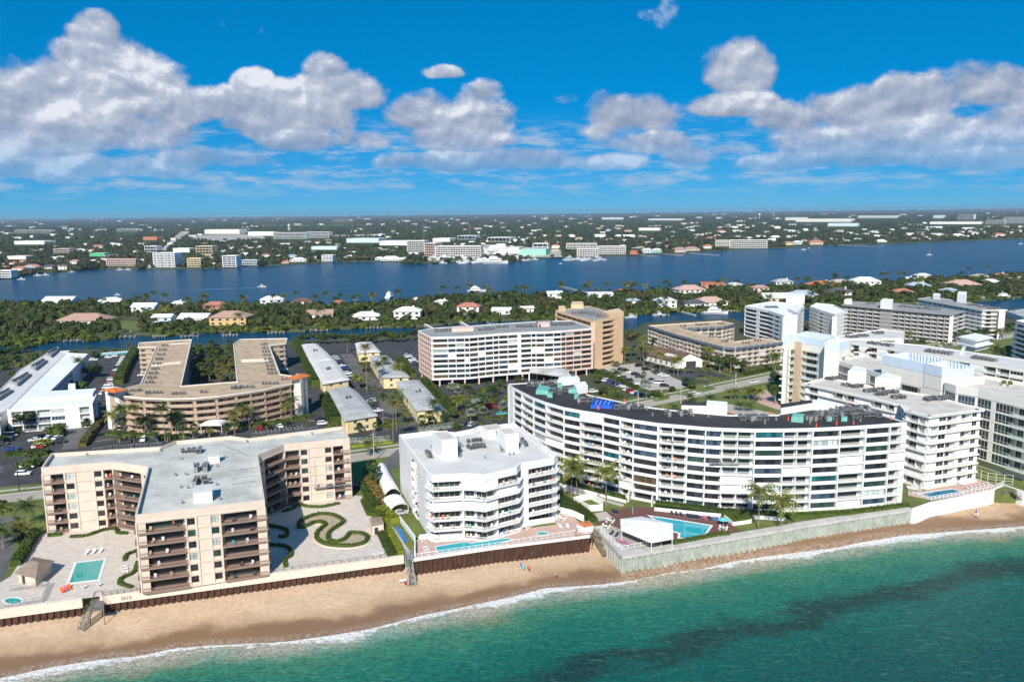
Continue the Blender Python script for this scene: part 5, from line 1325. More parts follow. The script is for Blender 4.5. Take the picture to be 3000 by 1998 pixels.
M_BARK = mat('tree_bark',(0.12,0.09,0.065),0.9,0.2,1.5)
def leaf_cloud(b,pts,size,m,rng,flat=0.35):
 for p in pts:
  s = size * rng.uniform(.65,1.35); a = rng.uniform(0,6.283); tl = rng.uniform(-.9,.9) * (1 - flat)
  u = Vector((math.cos(a),math.sin(a),tl * .6)) * s; w = Vector((-math.sin(a),math.cos(a),rng.uniform(-.7,.7))) * s * .8
  p = Vector(p); b.add([p - u,p - w * .6,p + u,p + w],[(0,1,2,3)],m)
def hedge(label,line,wdt,hgt,z,m=None,closed=False,group=None,name='hedge',cat='hedge',dens=1.0):
 m = m or L_HEDGE; rng = random.Random(len(line) + int(wdt * 100)); b = MB()
 pts = [Vector(p[:2]) for p in line]; n = len(pts); lo,hi = [],[]
 for i,p in enumerate(pts):
  a = pts[(i - 1) % n] if closed or i > 0 else p; c = pts[(i + 1) % n] if closed or i < n - 1 else p
  d = (c - a).normalized(); q = Vector((-d.y,d.x)); k = wdt / 2 * rng.uniform(.9,1.1)
  lo.append(p - q * k); hi.append(p + q * k)
 c0 = centroid(pts); k = n if closed else n - 1
 V = []
 for a,c in zip(lo,hi): V += [(a.x,a.y,z),(c.x,c.y,z),(c.x - (c.x - a.x) * .1,c.y - (c.y - a.y) * .1,z + hgt * .82),(a.x + (c.x - a.x) * .1,a.y + (c.y - a.y) * .1,z + hgt * .82)]
 Fc = []
 for i in range(k):
  j = (i + 1) % n
  for e in range(4): Fc.append((4 * i + e,4 * j + e,4 * j + (e + 1) % 4,4 * i + (e + 1) % 4))
 if not closed: Fc += [(3,2,1,0),tuple(4 * (n - 1) + e for e in range(4))]
 b.add(V,Fc,m); lp = []
 for i in range(k):
  j = (i + 1) % n; L = (pts[j] - pts[i]).length
  for _ in range(int(L * (wdt + 2 * hgt) * 8 * dens)):
   t = rng.random(); u = rng.uniform(-.55,.55); zz = hgt * (rng.uniform(.8,1.12) if abs(u) < .42 else rng.uniform(.1,.95))
   a,c = lerp(lo[i],lo[j],t),lerp(hi[i],hi[j],t); p = lerp((a + c) / 2,c,u * 2) ; lp.append((p.x,p.y,z + zz))
 leaf_cloud(b,lp,.24 if hgt < 1.5 else .34,m,rng)
 o = obj(name,b.mesh(name,(c0.x,c0.y,z)),None,(c0.x,c0.y,z)); tag(o,label,cat,group); return o
def dense(line,closed=False,n=6):
 P = [Vector(p) for p in line]; k = len(P); out = []
 rg = range(k if closed else k - 1)
 for i in rg:
  p0 = P[(i - 1) % k] if closed or i > 0 else P[i]; p1 = P[i]; p2 = P[(i + 1) % k]; p3 = P[(i + 2) % k] if closed or i < k - 2 else p2
  for j in range(n):
   t = j / n; out.append(0.5 * ((2 * p1) + (p2 - p0) * t + (2 * p0 - 5 * p1 + 4 * p2 - p3) * t * t + (3 * p1 - p0 - 3 * p2 + p3) * t ** 3))
 if not closed: out.append(P[-1])
 return out
# ------------------------------------------------------------------ ocean terraces
def paver_mat(name,c1,c2,size=.5):
 m = bpy.data.materials.new(name); m.use_nodes = True; t = NT(m.node_tree); b = t.n['Principled BSDF']
 pos = t.node('ShaderNodeNewGeometry').outputs['Position']
 mp = t.node('ShaderNodeMapping'); mp.inputs['Rotation'].default_value = (0,0,R(18)); t.put(mp.inputs['Vector'],pos)
 br = t.node('ShaderNodeTexBrick'); br.inputs['Scale'].default_value = 1.0; br.inputs['Brick Width'].default_value = size * 1.6; br.inputs['Row Height'].default_value = size; br.inputs['Mortar Size'].default_value = .02
 br.inputs['Color1'].default_value = (*c1,1); br.inputs['Color2'].default_value = (*c2,1); br.inputs['Mortar'].default_value = tuple(x * .7 for x in c2) + (1,)
 t.l.new(mp.outputs[0],br.inputs['Vector'])
 n = t.noise(pos,.5,5,.65)
 t.put(b.inputs['Base Color'],t.mix(t.ss(n,.4,.75,0,.5),br.outputs['Color'],tuple(x * .62 for x in c1) + (1,))); b.inputs['Roughness'].default_value = .85
 MATS[name] = m; return m
M_PLAZA = paver_mat('pale_paving',(.64,.56,.48),(.56,.49,.42),.8)
M_PINKP = paver_mat('pink_paving',(.58,.40,.33),(.52,.35,.29),.6)
M_REDP = paver_mat('dark_red_paving',(.17,.072,.058),(.13,.055,.046),.6)
M_DECKW = mat('grey_timber_deck',(.40,.36,.31),.9,.12,1.0)
M_WOOD = mat('weathered_timber',(.24,.17,.11),.9,.2,1.5)
M_WOODG = mat('grey_weathered_timber',(.22,.20,.18),.9,.2,1.5)
def pool_mat(name,c1,c2):
 m = bpy.data.materials.new(name); m.use_nodes = True; t = NT(m.node_tree); b = t.n['Principled BSDF']
 pos = t.node('ShaderNodeNewGeometry').outputs['Position']; n = t.noise(pos,1.6,3,.6,.6)
 t.put(b.inputs['Base Color'],t.mix(t.ss(n,.35,.65),(*c1,1),(*c2,1))); b.inputs['Roughness'].default_value = .07; b.inputs['Specular IOR Level'].default_value = .3
 bn = t.node('ShaderNodeBump'); bn.inputs['Strength'].default_value = .15; t.put(bn.inputs['Height'],t.noise(pos,3,3,.6)); t.l.new(bn.outputs[0],b.inputs['Normal'])
 MATS[name] = m; return m
P_TEAL = pool_mat('teal_pool_water',(.03,.30,.28),(.05,.36,.33)); P_BLUE = pool_mat('blue_pool_water',(.015,.30,.36),(.03,.40,.46)); P_DEEP = pool_mat('deep_blue_pool_water',(.004,.13,.22),(.01,.20,.30))
M_COPE = mat('white_pool_coping',(.74,.72,.67),.8,.05)
def pool(label,pts,z,m,cope=.5):
 pl = ccw(pts); c = centroid(pl); t = thing('swimming_pool',label,'pool',(c.x,c.y,z))
 b = MB(); b.ring(inset(pl,-cope),pl,z - .3,z + .07,M_COPE); b.build('coping',t)
 b = MB(); b.add([(p.x,p.y,z + .02) for p in inset(pl,-.02)],[tuple(range(len(pl)))],m); b.build('water',t); return t
sheet('paved_plaza',[W('A',0,1150,ZD),W('B',2040,1122,ZD),W('P',1138,1492,ZD),W('P',822,792,ZD),W('B',1640,655,ZD),W('B',1000,700,ZD),W('A',420,690,ZD),W('A',215,722,ZD),W('A',60,960,ZD),W('A',-150,1080,ZD)],ZD + .02,M_PLAZA)
sheet('pink_deck',WL('C',[(552,1142),(1910,962),(1850,905),(1815,855),(1735,790),(1660,800),(1640,880),(1440,905),(1190,940),(660,1000),(600,985),(560,1010)],ZD),ZD + .02,M_PINKP)
sheet('red_deck',WL('D',[(385,1100),(470,1042),(690,1000),(840,1012),(1340,1085),(1430,1142),(1512,1207),(960,1292),(880,1320),(590,1345),(400,1175)],ZD),ZD + .02,M_REDP)
sheet('timber_deck',WL('Q',[(985,610),(1130,540),(1560,720),(1700,790),(1265,850)],ZD),ZD + .05,M_DECKW)
sheet('pale_patio',WL('Q',[(925,415),(1080,385),(1160,460),(1000,500)],ZD),ZD + .05,M_WALK)
sheet('pink_deck',WL('V',[(0,1280),(230,1260),(960,1080),(1230,1170),(1200,1260),(340,1400),(0,1330)],ZD),ZD + .02,M_PINKP)
sheet('pavement',WL('Q',[(500,80),(900,190),(1290,305),(1270,330),(880,230),(500,120)],ZD),ZD + .03,M_WALK)
pool('teal swimming pool on the pale plaza left of the peach condominium',WL('A',[(442,882),(597,863),(562,978),(399,997)],ZD),ZD + .02,P_TEAL,.6)
pool('long narrow blue pool on the pink deck below the white condominium',WL('C',[(722,1050),(945,1012),(992,1024),(1272,984),(1312,996),(1180,1035),(745,1098)],ZD),ZD + .02,P_BLUE,.25)
def ellipse(key,x,y,rx,ry,z,n=16): return WL(key,[(x + rx * math.cos(2 * math.pi * k / n),y + ry * math.sin(2 * math.pi * k / n)) for k in range(n)],z)
pool('small oval hot tub on the pink deck beside the long pool',ellipse('C',1541,949,42,14,ZD),ZD + .02,P_TEAL,.2)
pool('large blue pool on the dark red deck beside the white tent',WL('D',[(800,1077),(985,1105),(1258,1150),(1180,1256),(1022,1240),(1030,1206),(972,1190)],ZD),ZD + .02,P_BLUE,.6)
pool('deep blue rectangular pool below the condominium with sand coloured slabs',WL('V',[(165,1308),(640,1238),(790,1288),(330,1365)],ZD),ZD + .02,P_DEEP,.5)
pool('round hot tub in the fenced corner at the lower left',ellipse('A',76,1100,50,17,ZD),ZD + .02,P_TEAL,.4)
# ---- seawalls: every sheet pile is a part
M_RUST = mat('rusted_sheet_pile',(.085,.042,.028),.85,.25,.8,streak=.5)
M_GPILE = mat('pale_green_sheet_pile',(.385,.41,.355),.7,.14,.5,streak=.55)
def pile_mesh(w,h,m,foot=None):
 def f():
  b = MB(); d = .45
  P = [(0,0),(w * .12,0),(w * .3,-d),(w * .7,-d),(w * .88,0),(w,0)]
  Qs = [(x,y + .12) for x,y in P]; z0 = -h; n = 6
  V = [(x,y,z0) for x,y in P] + [(x,y,0) for x,y in P]
  b.add(V,[(i,i + 1,n + i + 1,n + i) for i in range(n - 1)],m)
  b.box(0,w,.02,.2,-h,0,m)
  return b.mesh('sheet_pile')
 return cached(('pile',round(w,3),round(h,2),m.name),f)
def seawall(label,pts,ztop,zcap,zbot,pm,cm,capw,piles=True,pw=1.45,out=.5):
 c = pts[0]; t = thing('seawall',label,'seawall',(c.x,c.y,0)); b = MB()
 for i in range(len(pts) - 1):
  A,B = pts[i],pts[i + 1]; L = (B - A).length; ex = (B - A) / L; ey = Vector((-ex.y,ex.x))
  b.obox(A,ex,ey,-.05 if i == 0 else .004,L + (.05 if i == len(pts) - 2 else 0),0,capw,zcap,ztop - .006 * i,cm)
  if piles:
   k = max(1,round(L / pw)); w = L / k; rz = math.atan2(ex.y,ex.x)
   for j in range(k):
    p = A + ex * (w * j) + ey * out; obj('sheet_pile',pile_mesh(w,zcap - zbot,pm),t,(p.x - c.x,p.y - c.y,zcap),rz)
 b.build('coping',t); return t
wa = [W('A',-60,1163,ZD),W('A',470,1092,ZD)]; wa2 = [W('A',575,1080,ZD),W('B',1000,1262,ZD) + Vector((0,-1.2)),W('B',2046,1124,ZD)]
ext = (wa[1] - wa[0]).normalized()
seawall('rusty brown sheet pile seawall with peach coping left of the timber stair',[wa[0] - ext * 120,wa[0],wa[1]],ZD + .15,ZD - 2.0,1.2,M_RUST,M_CAPB,1.0)
sw2 = seawall('rusty brown sheet pile seawall with peach coping numbered 3610',[wa2[0],wa2[2]],ZD + .15,ZD - 1.9,1.2,M_RUST,M_CAPB,1.0)
tc = bpy.data.curves.new('house_number','FONT'); tc.body = '3610'; tc.size = 1.15; tc.extrude = .02; tc.align_x = 'CENTER'
tc.materials.append(mat('dark_number_paint',(.16,.12,.1),.8,.05))
to = bpy.data.objects.new('house_number',tc); COL.objects.link(to); bpy.context.view_layer.update()
nm = bpy.data.meshes.new_from_object(to.evaluated_get(bpy.context.evaluated_depsgraph_get())); bpy.data.objects.remove(to); to = obj('house_number',nm,sw2)
e_ = (wa2[2] - wa2[0]).normalized(); p = wa2[0] + e_ * 5.4 + Vector((e_.y,-e_.x)) * .04; L = sw2.location
to.location = (p.x - L.x,p.y - L.y,ZD - 1.35); to.rotation_euler = (R(90),0,math.atan2(e_.y,e_.x))
wb = WL('C',[(556,1150),(1180,1058),(1905,968)],ZD)
seawall('dark brown sheet pile seawall below the pink deck',wb,ZD + .06,ZD - .45,1.3,M_RUST,M_WHITE2,.8,out=.35,pw=1.3)
ws = WL('Q',[(935,560),(1268,905)],ZD); wg = [ws[1],W('D',1829,1178,ZD),W('E',440,1145,ZD),W('E',1240,1022,ZD)]
seawall('pale green sheet pile seawall with wide concrete coping below the curved condominium',[ws[0],ws[1]] + wg[1:],ZD + .12,ZD - .75,.2,M_GPILE,M_CONC,2.6,out=.55,pw=1.7)
wd = [W('E',1240,1025,ZD),W('V',345,1432,ZD),W('V',1200,1268,ZD),W('V',1385,1185,ZD),W('V',1660,1275,ZD)]
seawall('low concrete and white seawall below the deep blue pool',wd,ZD + .1,.8,.8,M_WHITE,M_WHITE,.6,piles=False)
# ---- railings, walls and fences of the terraces
def fence(label,line,z,h,m,step=1.5,style='post',group=None,th=.05):
 c = line[0]; t = thing('fence',label,'fence',(c.x,c.y,z),0,group); rails = MB()
 for i in range(len(line) - 1):
  A,B = line[i],line[i + 1]; L = (B - A).length; ex = (B - A) / L; ey = Vector((-ex.y,ex.x)); k = max(1,round(L / step))
  for j in range(k + (1 if i == len(line) - 2 else 0)):
   p = A + ex * (L * j / k); pm = cached(('post',h,m.name,th),lambda: MB().box(-th,th,-th,th,0,h,m).mesh('post')); obj('post',pm,t,(p.x - c.x,p.y - c.y,0),math.atan2(ex.y,ex.x))
  rails.obox(A,ex,ey,0,L,-.03,.03,z + h - .08,z + h - .01,m); rails.obox(A,ex,ey,0,L,-.02,.02,z + .1,z + .16,m)
  if style == 'picket':
   for j in range(int(L / .3)): rails.obox(A,ex,ey,j * .3 + .13,j * .3 + .16,-.015,.015,z + .16,z + h - .08,m)
  if style == 'rail3':
   for q in (.35,.6): rails.obox(A,ex,ey,0,L,-.025,.025,z + h * q,z + h * q + .06,m)
 rails.build('rail',t); return t
fence('white railing along the seaward edge of the pink deck',[W('C',565,1135,ZD),W('C',1180,1048,ZD),W('C',1795,950,ZD)],ZD + .05,1.15,M_RAIL,1.7,'picket')
fence('white post railing round the timber deck beside the tent',WL('Q',[(990,600),(1265,830),(1545,775),(1720,790)],ZD),ZD + .05,1.15,M_RAIL,1.9,'picket')
fence('white picket railing along the deep blue pool terrace',WL('V',[(10,1300),(330,1405),(1195,1260),(1380,1175)],ZD),ZD + .1,1.3,M_RAIL,1.6,'picket')
fence('tall white panel fence right of the deep blue pool terrace',WL('V',[(955,1075),(1140,1140),(1380,1170),(1500,1180)],ZD),ZD,3.2,M_RAIL,2.0,'rail3')
fence('dark metal railing behind the numbered seawall',[W('A',600,1075,ZD),W('A',790,1045,ZD)],ZD,1.1,M_DARK,1.5,'picket')
fence('dark metal railing at the right half of the plaza edge',[W('B',1000,1250,ZD),W('B',1930,1130,ZD)],ZD,1.0,M_DARK,2.0)
fence('grey fence round the hot tub corner',WL('A',[(0,1148),(245,1110),(285,1015),(60,1045)],ZD),ZD,1.4,M_METAL,1.6,'rail3')
def lowwall(label,pts,z0,h,m,th=.3,closed=False,cat='wall'):
 c = pts[0]; b = MB(); n = len(pts)
 for i in range(n if closed else n - 1):
  A,B = pts[i],pts[(i + 1) % n]; L = (B - A).length; ex = (B - A) / L; ey = Vector((-ex.y,ex.x)); b.obox(A,ex,ey,-.02 * i,L,0,th,z0,z0 + h - .004 * (i % 2),m)
 o = obj('garden_wall',b.mesh('garden_wall',(c.x,c.y,z0)),None,(c.x,c.y,z0)); tag(o,label,cat); return o
lowwall('white wall along the left side of the pink deck',[W('C',410,810,ZD),W('C',560,1010,ZD),W('C',560,1125,ZD)],ZD,1.6,M_WHITE)
lowwall('white stepped planter wall under the white condominium balconies',WL('C',[(600,1000),(950,970),(985,945),(1200,930),(1350,900),(1400,880),(1430,890),(1640,860)],ZD),ZD,1.3,M_WHITE,.9)
lowwall('white walled terrace enclosure between the two white condominiums',WL('Q',[(705,285),(885,385),(1046,375),(1045,310),(905,240)],ZD),ZD,1.9,M_WHITE,.25,True)
lowwall('white garden wall beside the hedge right of the pink deck',WL('Q',[(530,400),(690,440),(820,500)],ZD),ZD,1.8,M_WHITE)
lowwall('white retaining wall under the hedge of the curved condominium',WL('D',[(828,1035),(1230,1075),(1350,1085),(1430,1150),(1570,1130),(1590,1095),(1830,1115)],ZD),ZD,1.0,M_WHITE)
lowwall('white retaining wall behind the left lawn of the curved condominium',WL('Q',[(500,80),(900,185),(1310,290)],ZD),ZD,.9,M_WHITE)
lowwall('white entrance wing wall left of the bronze lobby',WL('Q',[(1340,280),(1390,190)],ZD),ZD,3.0,M_WHITE); lowwall('white entrance wing wall right of the bronze lobby',WL('Q',[(1612,330),(1640,240)],ZD),ZD,3.0,M_WHITE)
sheet('lawn',WL('Q',[(505,130),(850,215),(1280,330),(1110,365),(860,300),(640,290),(520,200)],ZD),ZD + .01,M_GRASS)
hedge('long clipped hedge along the foot of the curved condominium left of the lobby',WL('Q',[(505,45),(800,140),(1290,265)],ZD),1.6,1.0,ZD + .9)
hedge('long clipped hedge along the curved condominium right of the lobby',WL('D',[(838,1002),(1100,1035),(1350,1065),(1500,1075),(1760,1085)],ZD),1.8,1.0,ZD + .9)
hedge('broad clipped hedge bank right of the red deck',WL('D',[(1370,1075),(1470,1115),(1560,1100)],ZD),4.0,1.1,ZD + .3)
hedge('clipped hedge inside the pale green seawall',[W('D',965,1290,ZD),W('D',1300,1225,ZD),W('D',1400,1215,ZD)],1.6,.8,ZD)
hedge('low hedge inside the right end of the pale green seawall',[W('E',270,1085,ZD),W('E',700,1065,ZD),W('E',1200,998,ZD)],2.0,1.0,ZD)
hedge('winding hedge beside the path between the two white condominiums',dense(WL('Q',[(540,220),(640,290),(740,350),(830,410),(930,500)],ZD)),3.0,1.4,ZD)
hedge('leafy hedge row along the path right of the pink deck',dense(WL('Q',[(530,300),(560,340),(620,370)],ZD)),4.0,1.8,ZD,L_TREE)
# ---- planting of the pale plaza
SERP = [(95,1150),(130,1095),(210,1055),(320,1022),(430,1020),(530,1042),(600,1080),(605,1115),(555,1155),(480,1205),(438,1255),(440,1312),(485,1335),(560,1335),(640,1300),(685,1242),(760,1238),(815,1240),(875,1265),(888,1310),(830,1358),(700,1385),(560,1385),(430,1368),(340,1330),(300,1280),(318,1222),(375,1172),(408,1132),(350,1112),(270,1120),(190,1158),(120,1175)]
sp = dense(WL('P',SERP,ZD),True,4)
hedge('serpentine clipped hedge looping across the pale plaza',sp,1.05,.8,ZD + .25,closed=True)
c0 = centroid(sp); bb = MB(); bb.prism(ccw(inset(ccw(sp),-.85)),ZD,ZD + .28,M_CAPB); o = obj('planter_kerb',bb.mesh('planter_kerb',(c0.x,c0.y,ZD)),None,(c0.x,c0.y,ZD)); tag(o,'low peach planter bed under the serpentine hedge','planter bed')
bb = MB(); ins = inset(ccw(sp),.3); bb.add([(p.x,p.y,ZD + .30) for p in ins],[tuple(range(len(ins)))],mat('dry_planter_soil',(.42,.34,.24),.95,.15,1.2)); bb.build('soil',o)
for lb,key,pts,w,h in (('thin curved hedge under the right wing of the peach condominium','B',[(1118,785),(1200,760),(1250,728),(1300,745),(1420,748),(1555,722)],.9,.7),
         ('shaded stepped hedge beside the peach condominium','B',[(1000,890),(1060,900),(1150,925),(1145,975),(1090,975)],.9,.7),('shaded wavy hedge at the front of the plaza','B',[(1010,1040),(1100,1045),(1170,1065),(1185,1120),(1140,1150),(1140,1210)],.9,.7),
         ('curved hedge under the left wing of the peach condominium','A',[(405,735),(500,728),(600,695),(670,690),(680,712),(735,715)],.9,.7),('hooked hedge left of the middle wing nearer the building','A',[(800,812),(730,840),(718,872)],.9,.7),('hooked hedge left of the middle wing nearer the sea','A',[(792,880),(770,940),(700,975),(695,1005),(760,1025)],1.0,.7),('short dark hedge at the left end of the peach condominium','A',[(278,727),(355,722)],1.6,.7)):
 hedge(lb,dense(WL(key,pts,ZD),n=4),w,h,ZD)
for lb,pts,w,h,m in (('clipped hedge nearest the plaza behind the pump house',[(860,850),(950,1020)],3.0,1.0,L_HEDGE),('tall bright green hedge along the plaza boundary',[(835,680),(900,800),(1000,980)],2.6,2.2,L_HEDGE),
       ('rust and green croton shrubs along the boundary path',[(890,640),(960,760),(1040,880),(1110,930)],3.4,2.4,L_RUST),('bright leafy shrubs beside the boundary path',[(1040,990),(1130,1050),(1205,1115)],3.0,2.2,L_LIME),
       ('clipped hedge strip in front of the pump house',[(1035,1190),(1170,1480)],2.4,.9,L_HEDGE),('narrow bright hedge along the boundary walk',[(1125,1170),(1275,1455)],1.8,1.0,L_LIME),('green shrubs right behind the pump house',[(1010,1000),(1070,1080)],2.0,1.8,L_HEDGE)):
 hedge(lb,dense(WL('P',pts,ZD),n=3),w,h,ZD,m)
hedge('tall hedge along the left border of the plaza',dense(WL('A',[(205,715),(150,810),(90,900)],ZD),n=3),2.6,1.8,ZD)
sheet('boundary_walk',WL('P',[(1140,1150),(1180,1140),(1390,1450),(1330,1470)],ZD),ZD + .03,M_WALK)
# pavilion hut, pump house, white vaults
def hip_hut(name,label,key,pts,ze,z0,h,wm,rm,out=.8,door=True):
 pl = ccw(WL(key,pts,ze)); c = centroid(pl); t = thing(name,label,'hut',(c.x,c.y,z0)); w = inset(pl,out); n = len(pl)
 b = MB(); b.prism(w,z0,ze,wm); b.build('wall',t)
 r0,r1 = lerp(pl[0],pl[3],.5),lerp(pl[1],pl[2],.5); a,d = lerp(r0,r1,.3),lerp(r0,r1,.7)
 b = MB(); b.add([(p.x,p.y,ze - .05) for p in pl] + [(a.x,a.y,ze + h),(d.x,d.y,ze + h)],[(0,1,5,4),(1,2,5),(2,3,4,5),(3,0,4),(3,2,1,0)],rm); b.build('roof',t)
 if door:
  A,B = min(((w[i],w[(i + 1) % n]) for i in range(n)),key=lambda s: s[0].y + s[1].y); e1 = (B - A).normalized(); b = MB(); b.obox(A,e1,Vector((-e1.y,e1.x)),(B - A).length * .2,(B - A).length * .2 + 1.0,-.04,.04,z0,z0 + 2.0,M_DARK); b.build('door',t)
M_HUTR = mat('brown_tile_hut_roof',(.29,.22,.17),.9,.12,.8)
hip_hut('pool_hut','beige pool hut with brown hipped roof on the left plaza','A',[(78,940),(205,968),(318,868),(190,845)],ZD + 2.7,ZD,1.5,M_BEIGE,M_HUTR)
hip_hut('pump_house','small beige pump house with flat brown roof by the boundary hedge','P',[(905,1048),(935,1142),(1080,1112),(1040,1030)],ZD + 2.7,ZD,.35,M_CAPB,M_HUTR,.15)
def vault(label,key,front,back,ze,rise_):
 f0,f1 = WL(key,front,ze); b0,b1 = WL(key,back,ze); t = thing('carport_vault',label,'canopy',(f0.x,f0.y,ZD)); k = 10; V = []
 for (p,q) in ((f0,f1),(b0,b1)):
  for j in range(k + 1):
   u = j / k; r = lerp(p,q,u); V.append((r.x,r.y,ze + rise_ * math.sin(math.pi * u) ** .8))
 b = MB(); b.add(V,[(j,j + 1,k + 2 + j,k + 1 + j) for j in range(k)],M_WHITE); V2 = [(x,y,z - .12) for x,y,z in V]; b.add(V2,[(j + 1,j,k + 1 + j,k + 2 + j) for j in range(k)],M_WHITE); b.build('fabric',t)
 b = MB()
 for p in (f0,f1,b0,b1,(f0 + b0) / 2,(f1 + b1) / 2): b.tube([(p.x,p.y,ZD - 2),(p.x,p.y,ze)],.1,M_RAIL,6)
 for j in range(0,k + 1,2): b.tube([V[j],V[k + 1 + j]],.05,M_RAIL,4)
 b.build('frame',t)
vault('long white fabric barrel carport beside the white condominium','P',[(1085,795),(1275,770)],[(985,490),(1110,470)],ZD + 2.2,2.0)
vault('short white fabric carport in front of the long barrel carport','P',[(1160,945),(1355,905)],[(1060,835),(1270,790)],ZD + 2.4,1.0)
# ---- white tent by the large pool
zt = ZD + 3.0; tp = ccw(WL('Q',[(1250,592),(1602,738),(1856,692),(1848,522),(1490,440),(1245,470)],zt)); c = W('Q',1530,490,zt + 1.7)
t = thing('tent','large white pyramid roofed tent beside the large blue pool','tent',(c.x,c.y,ZD)); n = len(tp)
b = MB(); b.add([(p.x,p.y,zt) for p in tp] + [(c.x,c.y,zt + 1.7)] + [(p.x,p.y,zt - .25) for p in tp],[(i,(i + 1) % n,n) for i in range(n)] + [(n + 1 + i,n + 1 + (i + 1) % n,(i + 1) % n,i) for i in range(n)],M_WHITE); b.build('roof',t)
for p in inset(tp,.3): b = MB(); b.tube([(p.x,p.y,ZD),(p.x,p.y,zt)],.1,M_RAIL,6); b.build('pole',t)
A,B = W('Q',1275,610,ZD),W('Q',1540,770,ZD); e1 = (B - A).normalized(); b = MB(); b.obox(A,e1,Vector((-e1.y,e1.x)),0,(B - A).length,.8,1.0,ZD,zt - .3,M_WHITE); b.build('side_curtain',t)
# ---- timber stairs down to the sand
def stairs(label,top,bot,ztop,zbot,w,m,plat=None,n=13):
 c = top; t = thing('beach_stair',label,'stairs',(c.x,c.y,zbot)); d = (bot - top); L = d.length; e1 = d / L; e2 = Vector((-e1.y,e1.x))
 for k in range(n):
  p = top + e1 * (L * (k + .5) / n); zz = ztop + (zbot - ztop) * (k + .5) / n; b = MB(); b.obox(p,e1,e2,-.16,.16,-w / 2,w / 2,zz - .05,zz,m); b.build('tread',t)
 for s in (-1,1):
  q = e2 * (s * w / 2); b = MB(); P0 = (top.x + q.x,top.y + q.y); P1 = (bot.x + q.x,bot.y + q.y)
  b.tube([(*P0,ztop - .15),(*P1,zbot - .15)],.12,m,4); b.tube([(*P0,ztop + .95),(*P1,zbot + .95)],.06,m,4)
  for k in range(5): u = k / 4; r = lerp(Vector(P0),Vector(P1),u); zz = ztop + (zbot - ztop) * u; b.tube([(r.x,r.y,zz - .4),(r.x,r.y,zz + .95)],.06,m,4)
  b.build('handrail',t)
 if plat:
  pl = ccw(plat); b = MB(); b.prism(pl,ztop - .2,ztop,m); b.build('landing',t)
  for p in inset(pl,.15): b = MB(); b.tube([(p.x,p.y,zbot - .8),(p.x,p.y,ztop + 1.0)],.11,m,5); b.build('post',t)
  b = MB(); b.ring(pl,inset(pl,.08),ztop + .9,ztop + 1.0,m); b.ring(pl,inset(pl,.05),ztop + .4,ztop + .48,m); b.build('guard_rail',t)
stairs('grey weathered timber stair at the gap in the left seawall',W('A',520,1145,ZD - .8),W('A',465,1270,1.6),ZD - .8,1.7,1.6,M_WOODG,WL('A',[(510,1160),(600,1150),(590,1065),(550,1068)],ZD - .8),11)
stairs('grey metal stair between the two brown seawalls',W('C',515,1150,ZD),W('C',545,1360,1.2),ZD,1.5,1.7,M_METAL,WL('C',[(490,1145),(555,1140),(545,1100),(485,1105)],ZD),14)
stairs('brown timber stair beside the pale green seawall',W('Q',950,620,ZD),W('Q',1085,905,1.4),ZD,1.6,2.0,M_WOOD,WL('Q',[(727,680),(925,655),(935,600),(730,620)],ZD),18)
stairs('grey stair at the right end of the white seawall',W('V',1420,1260,ZD),W('V',1260,1395,2),ZD,2.1,1.6,M_WOODG,None,12)
stairs('dark grey stair at the right border of the beach',W('V',1500,1270,ZD),W('V',1650,1420,2.2),ZD,2.2,1.6,M_WOODG,None,12)
# orange roofed white kiosk
hip_hut('kiosk','white kiosk with orange roof at the head of the timber stair','Q',[(735,515),(830,565),(945,545),(880,485)],ZD + 2.2,ZD,.3,M_WHITE,M_TILE_O,.15,False)
# ------------------------------------------------------------------ lots, drives, lawns behind the road
lo,hi = strip(road,14.0,14.0)
asph = [p for p in lo if -420 < p.x < 20] + px([(1690,1190),(1640,1110),(1500,1040),(1236,1080),(1232,995),(850,1015),(640,1026),(400,1030),(265,1040),(-100,1100),(-420,1180)],ZL)
sheet('parking_asphalt',asph,ZL + .012,M_ASPH)
sheet('parking_asphalt',WL('I',[(430,905),(880,1010),(1000,950),(1100,958),(1440,1078),(1290,1112),(1190,1142),(1080,1112),(850,1062),(620,990)],ZL),ZL + .024,M_ASPH)
sheet('concrete_lot',WL('I',[(-60,968),(390,920),(620,996),(872,1108),(905,1205),(700,1242),(560,1205),(420,1162)],ZL),ZL + .018,M_LOTC)
sheet('worn_drive',WL('G',[(1240,430),(1350,425),(1540,640),(1650,740),(1500,720),(1330,560)],ZL),ZL + .018,M_ASPHG)
sheet('worn_drive',WL('O',[(800,1005),(960,995),(1000,1010),(890,1235),(700,1245)],ZL),ZL + .018,M_ASPHG)
sheet('worn_drive',WL('G',[(1590,790),(1800,780),(1960,1050),(1900,1110),(1640,1130)],ZL),ZL + .018,M_ASPHG)
sheet('front_drive',WL('P',[(1000,455),(1245,250),(1250,470),(1130,500)],ZD),ZD - .03,M_ASPHG)
sheet('courtyard_drive',WL('I',[(1330,1335),(1850,1440),(1440,1450),(1240,1390)],ZD),ZD - .03,M_LOTC)
sheet('paved_court',WL('I',[(1500,1260),(1720,1190),(1890,1300),(1870,1400),(1700,1345)],ZD),ZD - .03,M_PINKP)
sheet('lawn',WL('I',[(1490,1010),(1700,960),(1890,960),(1890,1000),(1480,1062)],ZL),ZL + .03,M_GRASS)
sheet('lawn',WL('I',[(1080,950),(1430,1055),(1400,1072),(1060,965)],ZL),ZL + .03,M_GRASS)
